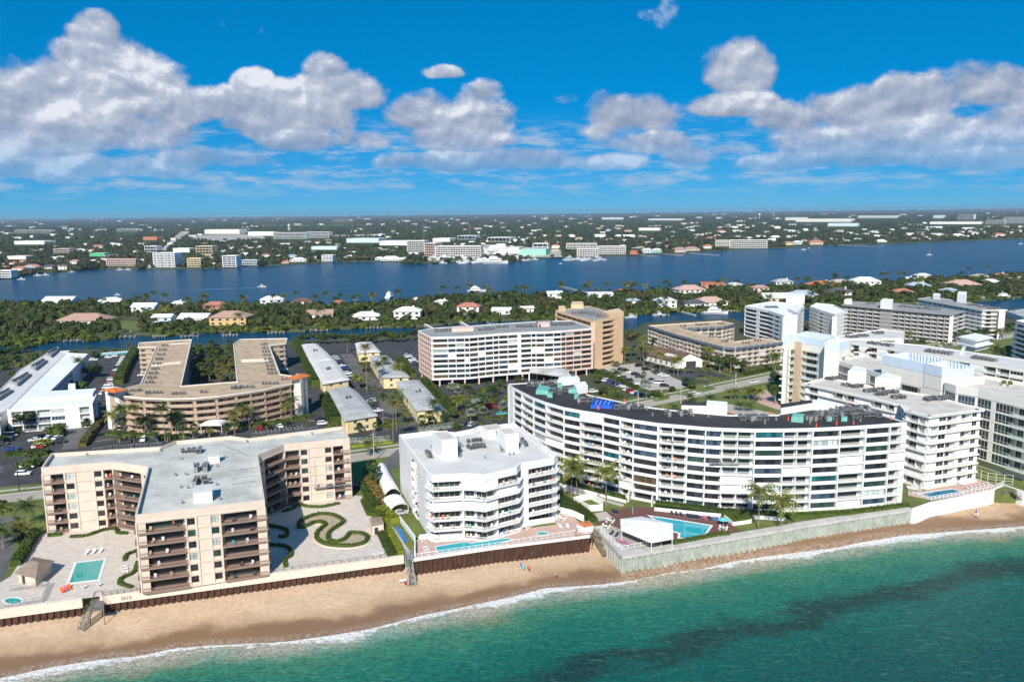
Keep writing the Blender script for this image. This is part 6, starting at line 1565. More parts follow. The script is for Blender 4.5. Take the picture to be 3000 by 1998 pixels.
for pts in ([(1000,1078),(1150,1048),(1345,1092),(1215,1125)],[(900,1160),(1040,1130),(1090,1165),(950,1195)],[(990,1205),(1180,1165),(1220,1180),(1080,1215)],[(820,1240),(930,1222),(940,1235),(850,1250)],[(710,1195),(800,1185),(835,1210),(730,1222)],[(550,1300),(740,1265),(745,1280),(600,1312)]):
 sheet('grass_island',WL('I',pts,ZL),ZL + .14,M_GRASS,thick=.12)
sheet('lawn',WL('F',[(1060,280),(1300,285),(1300,370),(1080,385)],ZI),ZI + .02,M_GRASS); sheet('lawn',WL('M',[(1590,955),(1740,945),(1720,975),(1580,975)],ZI),ZI + .02,M_GRASS)
sheet('lawn',WL('L',[(1500,1035),(1640,1030),(1600,1055),(1480,1055)],ZI),ZI + .02,M_GRASS)
sheet('side_drive',WL('A',[(-150,620),(130,610),(70,850),(-20,1060),(-200,1100)],ZD),ZD - .03,M_ASPHG)  # real drive; its shade is put in as dark paving colour
# painted bays
def bay_lines(key,a,b_,n,ln,z=ZL + .03):
 A,B = W(key,*a,ZL),W(key,*b_,ZL); d = (B - A).normalized(); e = Vector((-d.y,d.x)) * (1 if ln > 0 else -1); m = MB()
 for k in range(n + 1):
  p = lerp(A,B,k / n); m.obox(p,d,e,-.06,.06,0,abs(ln),z,z + .002,M_PAINTW)
 o = m.build('bay_markings'); tag(o,kind='structure')
bay_lines('G',(480,1160),(900,1110),12,5); bay_lines('F',(1040,640),(960,900),9,5); bay_lines('I',(280,1010),(820,1120),12,5); bay_lines('I',(60,1040),(420,1170),10,-5); bay_lines('O',(40,1500),(40,1430),4,9)
m = MB(); A,B = W('O',1095,1148,ZL),W('O',1300,1120,ZL); d = (B - A).normalized(); m.obox(A,d,Vector((-d.y,d.x)),0,(B - A).length,-.25,.25,ZL + .03,ZL + .035,M_PAINTY); A,B = W('G',900,1035,ZL),W('G',1030,1045,ZL); d = (B - A).normalized(); m.obox(A,d,Vector((-d.y,d.x)),0,(B - A).length,-.25,.25,ZL + .03,ZL + .035,M_PAINTY); tag(m.build('kerb_paint'),kind='structure')
# ------------------------------------------------------------------ palms and trees
def frond(b,az,el,L,droop,wd,m,rng,steps=8,start=Vector((0,0,0))):
 d = Vector((math.cos(az) * math.cos(el),math.sin(az) * math.cos(el),math.sin(el))); side = Vector((-math.sin(az),math.cos(az),0)); pts = []; p = start.copy(); e = el
 for k in range(steps + 1):
  pts.append(p.copy()); e -= droop / steps * (1 + k / steps)
  p = p + Vector((math.cos(az) * math.cos(e),math.sin(az) * math.cos(e),math.sin(e))) * (L / steps)
 for k in range(1,steps + 1):
  t = k / steps; w = wd * math.sin(math.pi * min(.98,.15 + t * .85)) ** .6 * rng.uniform(.85,1.1); f = pts[k] - pts[k - 1]; seg = f.length
  for s in (-1,1):
   r0 = pts[k - 1]; tip = r0 + side * (s * w) + f * .9 + Vector((0,0,-w * rng.uniform(.35,.75)))
   q = f.normalized() * (seg * .42)
   b.add([r0,r0 + q * 1.9,tip + q * .3,tip - q * .3],[(0,1,2,3)],m)
def palm_crown(kind,seed,m):
 def f():
  rng = random.Random(seed * 13 + 5); b = MB()
  if kind == 'coco':
   n = 19
   for k in range(n): frond(b,k * 2.399 + rng.uniform(-.2,.2),lerp(1.15,-.35,k / n),rng.uniform(3.3,4.4),lerp(1.0,.75,k / n),.85,m,rng)
  elif kind == 'date':
   n = 34
   for k in range(n): frond(b,k * 2.399,lerp(1.3,-.5,k / n),rng.uniform(2.6,3.2),.8,.5,m,rng)
  elif kind == 'sabal':
   n = 30
   for k in range(n):
    az,el = k * 2.399,lerp(1.35,-.75,k / n); d = Vector((math.cos(az) * math.cos(el),math.sin(az) * math.cos(el),math.sin(el))); s = Vector((-math.sin(az),math.cos(az),0)); u = d.cross(s)
    c = d * rng.uniform(.9,1.25); R_ = rng.uniform(.8,1.05)
    for j in range(7):
     a = (j - 3) * .42; dd = (d * math.cos(a) + s * math.sin(a)); n2 = (s * math.cos(a) - d * math.sin(a)) * .16
     b.add([c,c + dd * R_ * .6 + n2,c + dd * R_ - Vector((0,0,.3)),c + dd * R_ * .6 - n2],[(0,1,2,3)],m)
  else:   # silver fan palm, large round head
   n = 44
   for k in range(n):
    az,el = k * 2.399,lerp(1.4,-.5,k / n); d = Vector((math.cos(az) * math.cos(el),math.sin(az) * math.cos(el),math.sin(el))); s = Vector((-math.sin(az),math.cos(az),0))
    c = d * rng.uniform(1.2,1.9); R_ = rng.uniform(1.1,1.4)
    for j in range(7):
     a = (j - 3) * .42; dd = (d * math.cos(a) + s * math.sin(a)); n2 = (s * math.cos(a) - d * math.sin(a)) * .2
     b.add([c,c + dd * R_ * .6 + n2,c + dd * R_ - Vector((0,0,.1)),c + dd * R_ * .6 - n2],[(0,1,2,3)],m)
  return b.mesh('crown')
 return cached(('crown',kind,seed,m.name),f)
def trunk_mesh(h,r,lean,m,seed):
 h = round(h); lean = round(lean,1)
 def f():
  b = MB(); pts = []; k = 6
  for i in range(k + 1): t = i / k; pts.append((lean * t * t,.15 * math.sin(seed + 2.5 * t) * t,h * t))
  b.tube(pts,[r * (1.35 if i == 0 else 1.0 - .35 * i / k) for i in range(k + 1)],m,7); return b.mesh('trunk')
 return cached(('trunk',h,r,lean,m.name,seed),f),Vector((lean,.15 * math.sin(seed + 2.5),h))
TREES = []      # (object, kind words, position) - labels are written at the end from what stands near
PALM_LOOK = {'coco': ('palm_tree','coconut palm'),'date': ('palm_tree','date palm'),'sabal': ('palm_tree','cabbage palm'),'silver': ('palm_tree','silver fan palm')}
def palm(p,z,h,kind='coco',yellow=False,s=1.0,lean=None):
 sd = rnd.randrange(3); m = {'silver': L_SILV}.get(kind,L_PALMY if yellow else L_PALM)
 lean = rnd.uniform(-.9,.9) if lean is None else lean
 r = .16 if kind != 'date' else .3
 tm,top = trunk_mesh(max(1,h),r,lean,M_TRUNK,sd)
 t = thing('palm_tree','palm','palm',(p.x,p.y,z),rnd.uniform(0,6.28))
 obj('trunk',tm,t); c = obj('crown',palm_crown(kind,sd,m),t,top,rnd.uniform(0,6.28)); c.scale = (s * 1.15,) * 3
 words = ('yellowing ' if yellow and kind != 'silver' else '') + PALM_LOOK[kind][1]
 TREES.append((t,words,p,h)); return t
def palm_px(key,x,yb,yt,z,kind='coco',yellow=False):
 ox,oy,sc = ZW[key]; b = (ox + x / sc,oy + yb / sc); p = level(b[0],b[1],z); H = rise(b,oy + yt / sc,z)
 cr = {'coco': 1.6,'date': 1.8,'sabal': 1.6,'silver': 2.4}[kind]
 s = 1.3 if key == 'D' else 1.0 if H > 6 else .75
 palm(p,z,max(1.5,H - cr * s),kind,yellow,s)
def crown_mesh(shape,seed,m,nleaf,size):
 def f():
  rng = random.Random(seed * 31 + 7); b = MB(); lobes = []
  for k in range(rng.randint(5,8)):
   a = rng.uniform(0,6.28); r = rng.uniform(.15,.62); lobes.append((Vector((math.cos(a) * r,math.sin(a) * r,rng.uniform(-.1,.42))),rng.uniform(.32,.52)))
  lobes.append((Vector((0,0,.1)),.55)); pts = []
  while len(pts) < nleaf:
   c,r = rng.choice(lobes); v = Vector((rng.gauss(0,1),rng.gauss(0,1),rng.gauss(0,1))).normalized(); v = c + v * r * rng.uniform(.72,1.04)
   if v.z < -.38: continue
   pts.append((v.x,v.y,v.z * shape))
  leaf_cloud(b,pts,size,m,rng)
  for c,r in lobes:
   bm = bmesh.new(); bmesh.ops.create_icosphere(bm,subdivisions=1,radius=r * .78)
   vs = [(v.co.x + c.x,v.co.y + c.y,(v.co.z + c.z) * shape) for v in bm.verts]; fs = [tuple(v.index for v in q.verts) for q in bm.faces]; bm.free(); b.add(vs,fs,m)
  return b.mesh('crown')
 return cached(('tree',shape,seed,m.name,nleaf,size),f)
def tree(p,z,rad,h,m=None,words='leafy tree',low=False,nleaf=420):
 m = m or L_TREE; sd = rnd.randrange(5); t = thing('tree','tree','tree',(p.x,p.y,z),rnd.uniform(0,6.28))
 zc = h - rad * .75 if not low else max(rad * .3,h * .45)
 cr = obj('crown',crown_mesh(.8,sd,m,nleaf,.12 if nleaf > 300 else .16),t,(0,0,zc)); cr.scale = (rad,rad,(h - zc) / .72 if not low else h * .75)
 def f():
  b = MB(); b.tube([(0,0,0),(.1,.05,.5),(0,0,1)],[.1,.07,.05],M_BARK,6)
  for a in (0,2.1,4.2): b.tube([(0,0,.7),(.35 * math.cos(a),.35 * math.sin(a),1.25)],[.05,.025],M_BARK,5)
  return b.mesh('trunk')
 tk = obj('trunk',cached('treetrunk',f),t); tk.scale = (rad * .55,rad * .55,max(.5,zc))
 TREES.append((t,words,p,h)); return t
def tree_px(key,x,yb,yt,z,wpx,m=None,words='leafy tree'):
 ox,oy,sc = ZW[key]; b = (ox + x / sc,oy + yb / sc); p = level(b[0],b[1],z); H = max(2,rise(b,oy + yt / sc,z)); dist = Vector((p.x,p.y,z - CAMZ)).length
 tree(p,z,wpx / sc / 2 * dist / FPX,H,m,words)
PALMS = {
 ('D',ZD,'coco'): [(195,935,610),(235,958,672),(460,992,680),(1625,1180,820),(1795,1158,880)],
 ('A',ZD,'coco'): [(165,665,510),(122,745,630),(20,800,655),(-30,760,640)],
 ('P',ZD,'sabal'): [(930,645,375),(965,690,455),(895,600,470)],
 ('P',ZL,'coco'): [(915,335,130)],
 ('G',ZL,'coco'): [(1490,775,330),(1640,1085,780),(1730,1245,835),(1762,1135,800),(2105,1085,845),(1610,745,490),(1655,640,450),(1890,925,825),(1775,880,745),(1310,425,245),(1372,405,250),(700,460,375),(340,1105,850),(415,1112,900),(690,1015,810),(795,1055,810),(868,965,820),(745,1020,870),(1440,600,500)],
 ('G',ZL,'sabal'): [(1405,1155,1065),(1562,1145,1060),(2000,1115,985),(2052,1095,955),(205,1175,1080),(275,1175,1040),(505,1115,1030),(672,1092,1015),(40,1185,1110),(290,1095,950),(1520,910,840)],
 ('G',ZL,'date'): [(2188,1065,975)],
 ('F',ZL,'coco'): [(1040,1305,1090),(1125,1295,1040),(1265,1385,1040),(1520,1390,1030),(1620,1335,1110),(1360,1335,1150),(2160,1315,1100),(725,820,610),(745,800,640),(835,578,505),(945,570,520),(1068,570,525),(1185,565,485)],
 ('F',ZL,'sabal'): [(1575,1345,1125),(1690,1375,1210),(1775,1380,1225),(1440,1405,1265),(1230,1405,1290),(1100,1405,1250),(1925,1352,1265),(2080,1335,1230),(830,1372,1190),(1110,1290,1160),(1280,1340,1180),(1540,1395,1270)],
 ('H',ZL,'coco'): [(590,1115,960),(45,830,690),(840,1130,930),(1870,660,550)],
 ('H',ZL,'sabal'): [(1155,845,785),(1195,850,800),(525,838,795),(870,900,835),(700,1130,1020),(1010,920,830),(970,1080,960)],
 ('H',ZL,'silver'): [(715,1215,1090),(850,1150,1070),(535,920,855),(595,960,895),(1010,1100,1040),(1640,800,740)],
 ('I',ZL,'coco'): [(185,1170,975),(770,700,545),(1110,905,740),(1145,930,745),(1810,1025,815),(280,915,760)],
 ('I',ZL,'sabal'): [(470,1092,1015),(605,1040,990),(1060,1060,1005),(1730,975,850),(175,960,920),(205,960,920)],
 ('I',ZL,'date'): [(1360,1015,860),(1250,1010,890)],
 ('I',ZL,'silver'): [(500,1305,1090)],
 ('I',ZD,'date'): [(1815,1335,1150)],
 ('I',ZD,'coco'): [(1360,1292,1170),(1410,1282,1165),(950,1335,1230),(990,1335,1255),(1155,1355,1230),(1460,1402,1300),(1552,1405,1310),(790,1405,1330)],
 ('J',ZL,'coco'): [(1300,665,535),(45,925,725),(70,925,740),(2180,620,510),(2320,640,560),(1000,560,480),(1060,560,475)],
 ('J',ZL,'date'): [(2190,790,680),(2080,800,700)],
 ('J',ZD,'date'): [(65,1185,1040)],
 ('E',ZD,'coco'): [(2095,800,640)],
}
for (key,z,kind),lst in PALMS.items():
 for x,yb,yt in lst: palm_px(key,x,yb,yt,z,kind,kind == 'coco' and (key == 'D' or rnd.random() < .12))
for key,x,yb,yt in (('G',1412,745,615),('G',1782,690,505),('I',640,1003,790),('I',545,965,750),('I',470,945,640),('I',780,1045,840),('I',822,1062,850),('I',440,900,740),('J',2075,740,650),('F',455,300,250)): palm_px(key,x,yb,yt,ZL,'coco',True)
for x,yb,yt in ((1600,1300,1150),(1650,1312,1160),(1540,1292,1150),(1570,1275,1155)): palm_px('I',x,yb,yt,ZD,'coco',True)
# garden court between the tan wings, thick with cabbage palms
rg = random.Random(11)
for k in range(48):
 v = rg.random(); x = lerp(lerp(1790,1770,v),lerp(2130,2180,v),rg.random()); y = lerp(585,880,v)
 p = W('F',x,y,ZL)
 if rg.random() < .62: palm(p,ZL,rg.uniform(4.5,8),'sabal',False,rg.uniform(1.1,1.5))
 else: tree(p,ZL,rg.uniform(2.4,3.6),rg.uniform(4.5,7.5),rg.choice([L_TREE,L_MANG]),'bushy courtyard tree')
for a in (('O',640,1085,930,260,L_TREE,'broad leafy tree'),('O',520,1190,1085,260,L_LIME,'spreading yellow green tree'),('O',1060,420,230,220,L_DARK,'dense dark tree'),('O',860,560,430,260,L_TREE,'broad leafy tree'),('O',960,350,230,180,L_TREE,'broad leafy tree'),('O',260,1070,820,150,L_DARK,'round headed tree'),('O',345,1050,800,150,L_DARK,'round headed tree'),('O',60,1030,960,130,L_DARK,'low dark tree'),('O',170,1060,990,120,L_DARK,'low dark tree'),('O',0,1180,1060,140,L_DARK,'low dark tree'),('O',1095,200,120,110,L_TREE,'small leafy tree'),('O',300,1440,1320,300,L_TREE,'spreading verge tree'),('O',420,1420,1320,200,L_TREE,'spreading verge tree'),
    ('O',190,230,140,130,L_TREE,'garden tree'),('O',60,330,250,130,L_TREE,'garden tree'),('O',310,260,190,110,L_TREE,'garden tree'),('O',40,260,170,130,L_DARK,'garden tree'),('O',130,390,330,90,L_TREE,'garden tree'),('O',400,190,130,90,L_TREE,'garden tree'),('O',840,150,85,130,L_MANG,'waterside bush'),('O',540,130,95,110,L_MANG,'waterside bush'),
    ('G',230,400,320,140,L_MANG,'waterside bush'),('G',1420,760,640,90,L_LIME,'bright garden shrub'),('G',1465,520,450,80,L_RUST,'rusty garden shrub'),('H',600,940,860,110,L_LIME,'bright garden shrub'),('H',760,1060,980,130,L_SILV,'silvery garden shrub'),('H',680,910,850,90,L_TREE,'garden tree'),('H',900,1010,860,140,L_TREE,'garden tree'),('H',730,960,900,110,L_DARK,'garden tree'),('H',800,1050,960,120,L_TREE,'garden tree'),('H',950,960,870,120,L_TREE,'garden tree'),('H',1000,900,820,100,L_TREE,'garden tree'),('H',560,1180,1090,120,L_DARK,'garden tree'),('H',590,1270,1220,110,L_HEDGE,'round clipped bush'),('H',700,1090,1030,90,L_SILV,'silvery garden shrub'),('H',1880,860,770,110,L_TREE,'garden tree'),('H',1930,960,880,120,L_TREE,'garden tree'),('H',2060,980,930,110,L_HEDGE,'round clipped bush'),
    ('I',340,890,590,190,L_TREE,'tall dense tree'),('I',310,830,560,130,L_DARK,'tall dense tree'),('I',390,780,600,110,L_DARK,'tall dense tree'),('I',920,1160,1055,130,L_DARK,'low dark bush'),('I',960,1180,1110,130,L_HEDGE,'round clipped bush'),('I',765,1210,1150,100,L_HEDGE,'round clipped bush'),('I',600,1260,1195,130,L_HEDGE,'round clipped bush'),('I',1200,990,830,150,L_TREE,'dense leafy tree'),('I',1290,1000,830,180,L_DARK,'dense leafy tree'),('I',1400,1010,850,160,L_TREE,'dense leafy tree'),('I',1480,1030,880,150,L_DARK,'dense leafy tree'),('I',1090,960,820,120,L_TREE,'dense leafy tree'),('I',1830,1180,1010,150,L_DARK,'dark tree'),('I',1760,1190,1110,90,L_DARK,'dark tree'),('I',570,740,650,90,L_TREE,'leafy tree'),('I',1320,680,610,90,L_TREE,'courtyard tree'),('I',1470,610,550,80,L_DARK,'waterside tree'),
    ('J',360,570,480,70,L_TREE,'tall tree'),('J',60,1000,900,130,L_DARK,'dark tree'),('J',2240,520,440,120,L_DARK,'waterside tree'),('J',1780,590,500,70,L_DARK,'courtyard tree'),('J',1900,600,520,70,L_DARK,'courtyard tree'),('J',2050,600,520,90,L_DARK,'courtyard tree'),('J',1660,690,625,80,L_SILV,'silvery shrub'),('J',1610,650,620,60,L_LIME,'bright shrub')):
 tree_px(a[0],a[1],a[2],a[3],ZL,a[4],a[5],a[6])
hedge('thick brownish hedge between the left parking lot and the tan block',dense(WL('F',[(1255,560),(1190,660),(1130,770),(1090,870)],ZL),n=4),5.0,3.6,ZL,L_TREE)
hedge('hedge at the right of the white three storey block drive',dense(WL('F',[(960,1180),(890,1260),(840,1330),(760,1440)],ZL),n=4),3.2,2.0,ZL,L_TREE)
hedge('low hedge row along the road left of the peach condominium',dense(WL('O',[(60,1325),(300,1300),(560,1290)],ZL),n=4),4.0,1.6,ZL,L_TREE)
hedge('tall wide ficus hedge between the tan block and the yellow ranges',dense(WL('G',[(850,345),(920,470),(985,620),(1030,740)],ZL),n=5),6.5,5.0,ZL,L_HEDGE,dens=.8)
hedge('tall ficus hedge beside the nearest yellow range',dense(WL('G',[(1120,860),(1160,960),(1210,1080)],ZL),n=5),6.5,4.5,ZL,L_HEDGE,dens=.8)
hedge('hedge between the middle right yellow range and the condominium drive',dense(WL('G',[(1790,500),(1860,590),(1920,650)],ZL),n=4),3.6,3.4,ZL,L_HEDGE)
hedge('hedge between the nearest right yellow range and the condominium drive',dense(WL('G',[(2010,700),(2090,770),(2190,870),(2280,960)],ZL),n=4),3.6,3.2,ZL,L_HEDGE)
hedge('long straight hedge along the edge of the parking lot',dense(WL('H',[(1855,755),(2060,830),(2265,925)],ZL),n=4),2.6,2.0,ZL,L_HEDGE)
hedge('clipped roadside hedge beyond the pavement by the yellow ranges',dense(WL('G',[(1335,1240),(1500,1235),(1700,1215)],ZL),n=4),2.4,1.5,ZL,L_SILV)
hedge('yellow green roadside shrub row by the pavement',dense(WL('G',[(1345,1285),(1550,1265),(1715,1245)],ZL),n=4),1.8,.9,ZL,L_LIME)
hedge('grey green roadside hedge left of the white condominium roof',dense(WL('H',[(240,1300),(420,1275),(540,1255)],ZL),n=4),2.4,1.6,ZL,L_SILV)
hedge('clipped hedge along the road in front of the peach U block',dense(WL('I',[(1490,1050),(1640,1020),(1740,995)],ZL),n=4),2.2,1.6,ZL,L_HEDGE)
hedge('shrub border in front of the curved tan block, left part',dense(WL('F',[(985,1330),(1250,1340),(1500,1360),(1750,1345)],ZL),n=4),3.0,1.3,ZL,L_HEDGE)
hedge('shrub border in front of the curved tan block, right part',dense(WL('G',[(300,1110),(520,1085),(760,1050),(970,1000)],ZL),n=4),3.0,1.3,ZL,L_HEDGE)
hedge('waterside hedge between the tan wings',dense(WL('F',[(1790,570),(1990,565),(2140,560)],ZL),n=4),3.0,2.2,ZL,L_HEDGE)
# waterside trees behind the yellow ranges
for k in range(22):
 x = 900 + k * 50 + rg.uniform(-12,12); p = W('G',x,345 - k * 1.8 + rg.uniform(-6,10),ZL); tree(p,ZL,rg.uniform(3.2,5.0),rg.uniform(5.5,9),rg.choice([L_TREE,L_MANG,L_DARK]),'waterside tree')
for k in range(20):
 x = -250 + k * 32; p = W('F',x,640 - k * 4.5 + rg.uniform(-8,8),ZL)
 if x < 330: tree(p,ZL,rg.uniform(2.5,4),rg.uniform(3.5,6),rg.choice([L_TREE,L_MANG]),'waterside tree')
# far right greenery behind the long white block
for k in range(16):
 p = W('J',rg.uniform(1250,2352),rg.uniform(600,720),ZL)
 if rg.random() < .5: palm(p,ZL,rg.uniform(5,8),'coco')
 else: tree(p,ZL,rg.uniform(2,3.5),rg.uniform(3,6),L_TREE,'garden tree')
# ------------------------------------------------------------------ houses of the lagoon island
def photo(key,x,y): ox,oy,s = ZW[key]; return ox + x / s,oy + y / s
HOUSES = []
def house(label,key,x,y,wpx,floors,roof,wm,rm,z=ZI,rot=0.0,depth=.62,group=None,wins=True,name='house',cat='house'):
 c = W(key,x,y,z); s = ZW[key][2]; dist = Vector((c.x,c.y,CAMZ - z)).length; w = wpx / s * dist / FPX; d = max(8,min(22,w * depth)); h = 3.2 * floors + .3
 t = thing(name,label,cat,(c.x,c.y,z),rot,group); hw = w / 2
 b = MB(); b.box(-hw,hw,0,d,0,h,wm); obj('wall',b.mesh('wall'),t)
 b = MB(); o = .8
 if roof == 'flat': b.box(-hw - .4,hw + .4,-.4,d + .4,h,h + .35,rm)
 else:
  e = h + .02; r = min(hw,d / 2) if roof == 'hip' else 0; hr = e + d * .24
  P = [(-hw - o,-o,e),(hw + o,-o,e),(hw + o,d + o,e),(-hw - o,d + o,e),(-hw + r * .95 - (o if roof == 'gable' else 0),d / 2,hr),(hw - r * .95 + (o if roof == 'gable' else 0),d / 2,hr)]
  b.add(P + [(a,q,k - .25) for a,q,k in P[:4]],[(0,1,5,4),(2,3,4,5),(1,2,5),(3,0,4),(9,8,7,6),(0,6,7,1),(1,7,8,2),(2,8,9,3),(3,9,6,0)],rm)
  if roof == 'gable': b.add([(hw,0,h),(hw,d,h),(hw,d / 2,hr - .3),(-hw,0,h),(-hw,d,h),(-hw,d / 2,hr - .3)],[(0,1,2),(4,3,5)],wm)
 ro = obj('roof',b.mesh('roof'),t)
 if rnd.random() < .3 and roof != 'flat': q = MB(); q.box(hw * .4,hw * .4 + 1.2,d * .3,d * .3 + 1.2,h,h + d * .24 + 1.2,wm); obj('chimney',q.mesh('chimney'),ro)
 if wins:
  n = max(2,int(w / 5.5))
  for f in range(floors):
   for k in range(n):
    if f == 0 and k == n // 2:
     obj('door',cached(('hdoor',1),lambda: MB().box(0,1.3,-.06,.06,0,2.2,M_DARK).mesh('door')),t,(-hw + w * (k + .32) / n,0,.02)); continue
    ww = round(min(2.6,w / n * .5),1); wo = obj('window',cached(('hwin',ww),lambda: MB().box(-.1,ww + .1,-.05,.05,-.1,1.7,M_FRAME).mesh('window')),t,(-hw + w * (k + .28) / n,0,f * 3.2 + .9))
    obj('pane',cached(('hpane',ww),lambda: MB().box(0,ww,-.08,-.04,0,1.6,G_DARK).mesh('pane')),wo)
 HOUSES.append((c,hw,d,rot)); return t
M_BLUEW = mat('pale_blue_wall',(.55,.66,.72),.8,.05); M_ORW = mat('ochre_wall',(.62,.42,.18),.8,.08); M_REDW = mat('terracotta_wall',(.48,.20,.12),.8,.08); M_BGR = mat('blue_grey_metal_roof',(.36,.44,.50),.6,.08); M_DKR = mat('charcoal_roof',(.09,.09,.10),.8,.15); M_PKR = mat('pink_tile_roof',(.52,.34,.28),.85,.1); M_TANR = mat('tan_tile_roof',(.46,.38,.30),.85,.1)
IS = [('long cream house with buff hipped roof by the canal','K',685,1095,370,1,'hip',M_CREAM,M_TILE_B),('white gabled house with blue tinted front by the canal','K',1395,1098,150,2,'gable',M_BLUEW,M_RWHITE),('low white house with flat white roof by the canal','K',1655,1075,235,1,'gable',M_WHITE,M_RWHITE),('large ochre villa with terracotta hipped roof by the canal','K',1965,1100,300,2,'hip',M_ORW,M_TILE_B),
   ('white two storey house behind the island lawn','K',1235,1000,180,2,'gable',M_WHITE,M_RWHITE),('white house with broad white hipped roof by the lagoon','K',940,925,200,1,'hip',M_WHITE,M_RWHITE),('wide white house with several white gables by the lagoon','K',480,925,230,1,'gable',M_WHITE,M_RWHITE),('rust red villa behind the ochre villa','K',1850,985,170,2,'hip',M_REDW,M_TILE_R),('small white house between lagoon palms','K',1530,935,90,1,'hip',M_WHITE,M_RWHITE),
   ('white hipped house with white chimney tower by the lagoon','L',285,935,180,2,'hip',M_WHITE,M_RWHITE),('house with brown hipped roof at the lagoon edge','L',540,920,160,1,'hip',M_CREAM,M_RBROWN),('low buff house in the island trees','L',700,1035,210,1,'gable',M_WHITE2,M_TILE_B),('white house with rippled white hipped roof by the canal','L',1105,1055,225,1,'hip',M_WHITE,M_RWHITE),('white two storey villa with white hipped roof by the canal','L',1450,1045,225,2,'hip',M_WHITE,M_CREAM),
   ('white villa with bright terracotta hipped roof','L',1975,1000,190,2,'hip',M_CREAM,M_TILE_R),('low white house right of the terracotta villa','L',2260,1005,160,1,'gable',M_WHITE,M_RWHITE),('house with pale grey hipped roof among palms','L',1745,925,115,1,'hip',M_WHITE2,M_RLGREY),('pale blue house near the white yacht','L',1525,905,75,1,'hip',M_BLUEW,M_RLGREY),('terracotta house in the island trees','L',850,930,110,1,'hip',M_REDW,M_TILE_R),
   ('modern white cubic house with brown panel','M',1060,880,215,2,'flat',M_WHITE,M_RWHITE),('small house with bright orange roof','M',1265,830,115,1,'hip',M_CREAM,M_TILE_O),('pale two storey house with grey hipped roof by the canal','M',1628,948,175,2,'hip',M_WHITE2,M_RLGREY),('low house with dark grey roof by the canal','M',1880,940,180,1,'hip',M_WHITE2,M_DKR),('long house with pink tiled roof by the canal','M',2030,930,260,1,'hip',M_CREAM,M_PKR),('buff two storey villa under the palms','M',1850,845,235,2,'hip',M_CREAM,M_PKR),('coral red villa with orange roof at the lagoon','M',2025,785,190,2,'flat',M_REDW,M_TILE_O),('pale blue grey house in the island palms','M',1345,915,115,1,'hip',M_WHITE2,M_BGR),('white gabled boat house beside the long pier','M',665,880,125,2,'gable',M_WHITE,M_RWHITE),('low white house right of the apricot tower','M',430,985,110,1,'gable',M_WHITE2,M_RLGREY),
   ('white house with blue grey hipped roof','N',670,770,200,1,'hip',M_WHITE,M_BGR),('low yellow house with flat grey roof','N',485,795,225,1,'gable',M_YELLOW,M_RLGREY),('cream house with charcoal hipped roof','N',965,748,185,1,'hip',M_CREAM,M_DKR),('coral house with bright orange roof at the lagoon','N',825,690,180,1,'hip',M_PINK,M_TILE_O),('small pink house under tall palms','N',340,735,115,2,'hip',M_PINK,M_TILE_B),('house with pale tan roof','N',960,670,135,1,'hip',M_CREAM,M_TANR),('white villa with several white roofs','N',1150,685,190,2,'hip',M_WHITE,M_RWHITE),('low red brown house among trees','N',1445,745,130,1,'hip',M_CREAM,M_TILE_R),('house with weathered blue roof','N',1560,695,145,1,'hip',M_WHITE2,M_BGR),('wide house with pale pink hipped roof','N',1920,690,205,1,'hip',M_WHITE,M_PKR),('white house with white hipped roof near the right border','N',2110,665,105,1,'hip',M_WHITE,M_RWHITE),('house with blue grey roof below the pink roofed house','N',1800,735,105,1,'hip',M_WHITE2,M_BGR),('house with tan roof near the right border','N',2030,622,95,1,'hip',M_CREAM,M_TANR),('house with red brown roof near the right border','N',2190,612,80,1,'hip',M_CREAM,M_TILE_R),('house with grey roof at the lagoon edge','N',1590,615,95,1,'hip',M_WHITE2,M_RLGREY),('house with pale roof behind the white villa','N',1480,640,80,1,'hip',M_WHITE2,M_RWHITE),('tan house at the far right of the island','N',2320,640,80,1,'hip',M_CREAM,M_TANR),('grey roofed house left of the coral house','N',520,665,130,1,'hip',M_WHITE2,M_RSTAIN),('pale grey roofed house at the lagoon behind the palms','N',150,690,110,1,'hip',M_WHITE,M_RLGREY)]
for i,(lb,k,x,y,w,f,r,wm,rm) in enumerate(IS): house(lb,k,x,y,w,f,r,wm,rm,ZI,rnd.uniform(-.15,.28))
# ------------------------------------------------------------------ island trees, mangroves and palms
rg = random.Random(5)
islS,islN = px(ISL_S,1.5),px(ISL_N,1.5)
sS,sN = polyline_y([(p.x,p.y) for p in islS]),polyline_y([(p.x,p.y) for p in islN])
def in_house(p,m=1.5,fr=5):
 for c,hw,d,rot in HOUSES:
  v = p - c; cs,sn = math.cos(-rot),math.sin(-rot); x,y = v.x * cs - v.y * sn,v.x * sn + v.y * cs
  if abs(x) < hw + m and -m - fr < y < d + m: return True
 return False
def in_view(p,z=2,pad=60): q = pix((p.x,p.y,z)); return -pad < q[0] < 3000 + pad
for k in range(62):          # mangroves along the canal bank
 x = lerp(-400,560,k / 62) + rg.uniform(-2,2); p = Vector((x,float(sS(x)) + rg.uniform(-1,5)))
 if not in_view(p): continue
 q = pix((p.x,p.y,ZI))
 if any(a < q[0] < b_ for a,b_ in ((340,445),(1465,1500),(1950,2010),(2600,2660))) or in_house(p,2.5): continue
 tree(p,ZI - .8,rg.uniform(3.4,5.6),rg.uniform(3.2,6.0),L_MANG if rg.random() < .8 else L_TREE,'mangrove bush',True,260)
n = 0
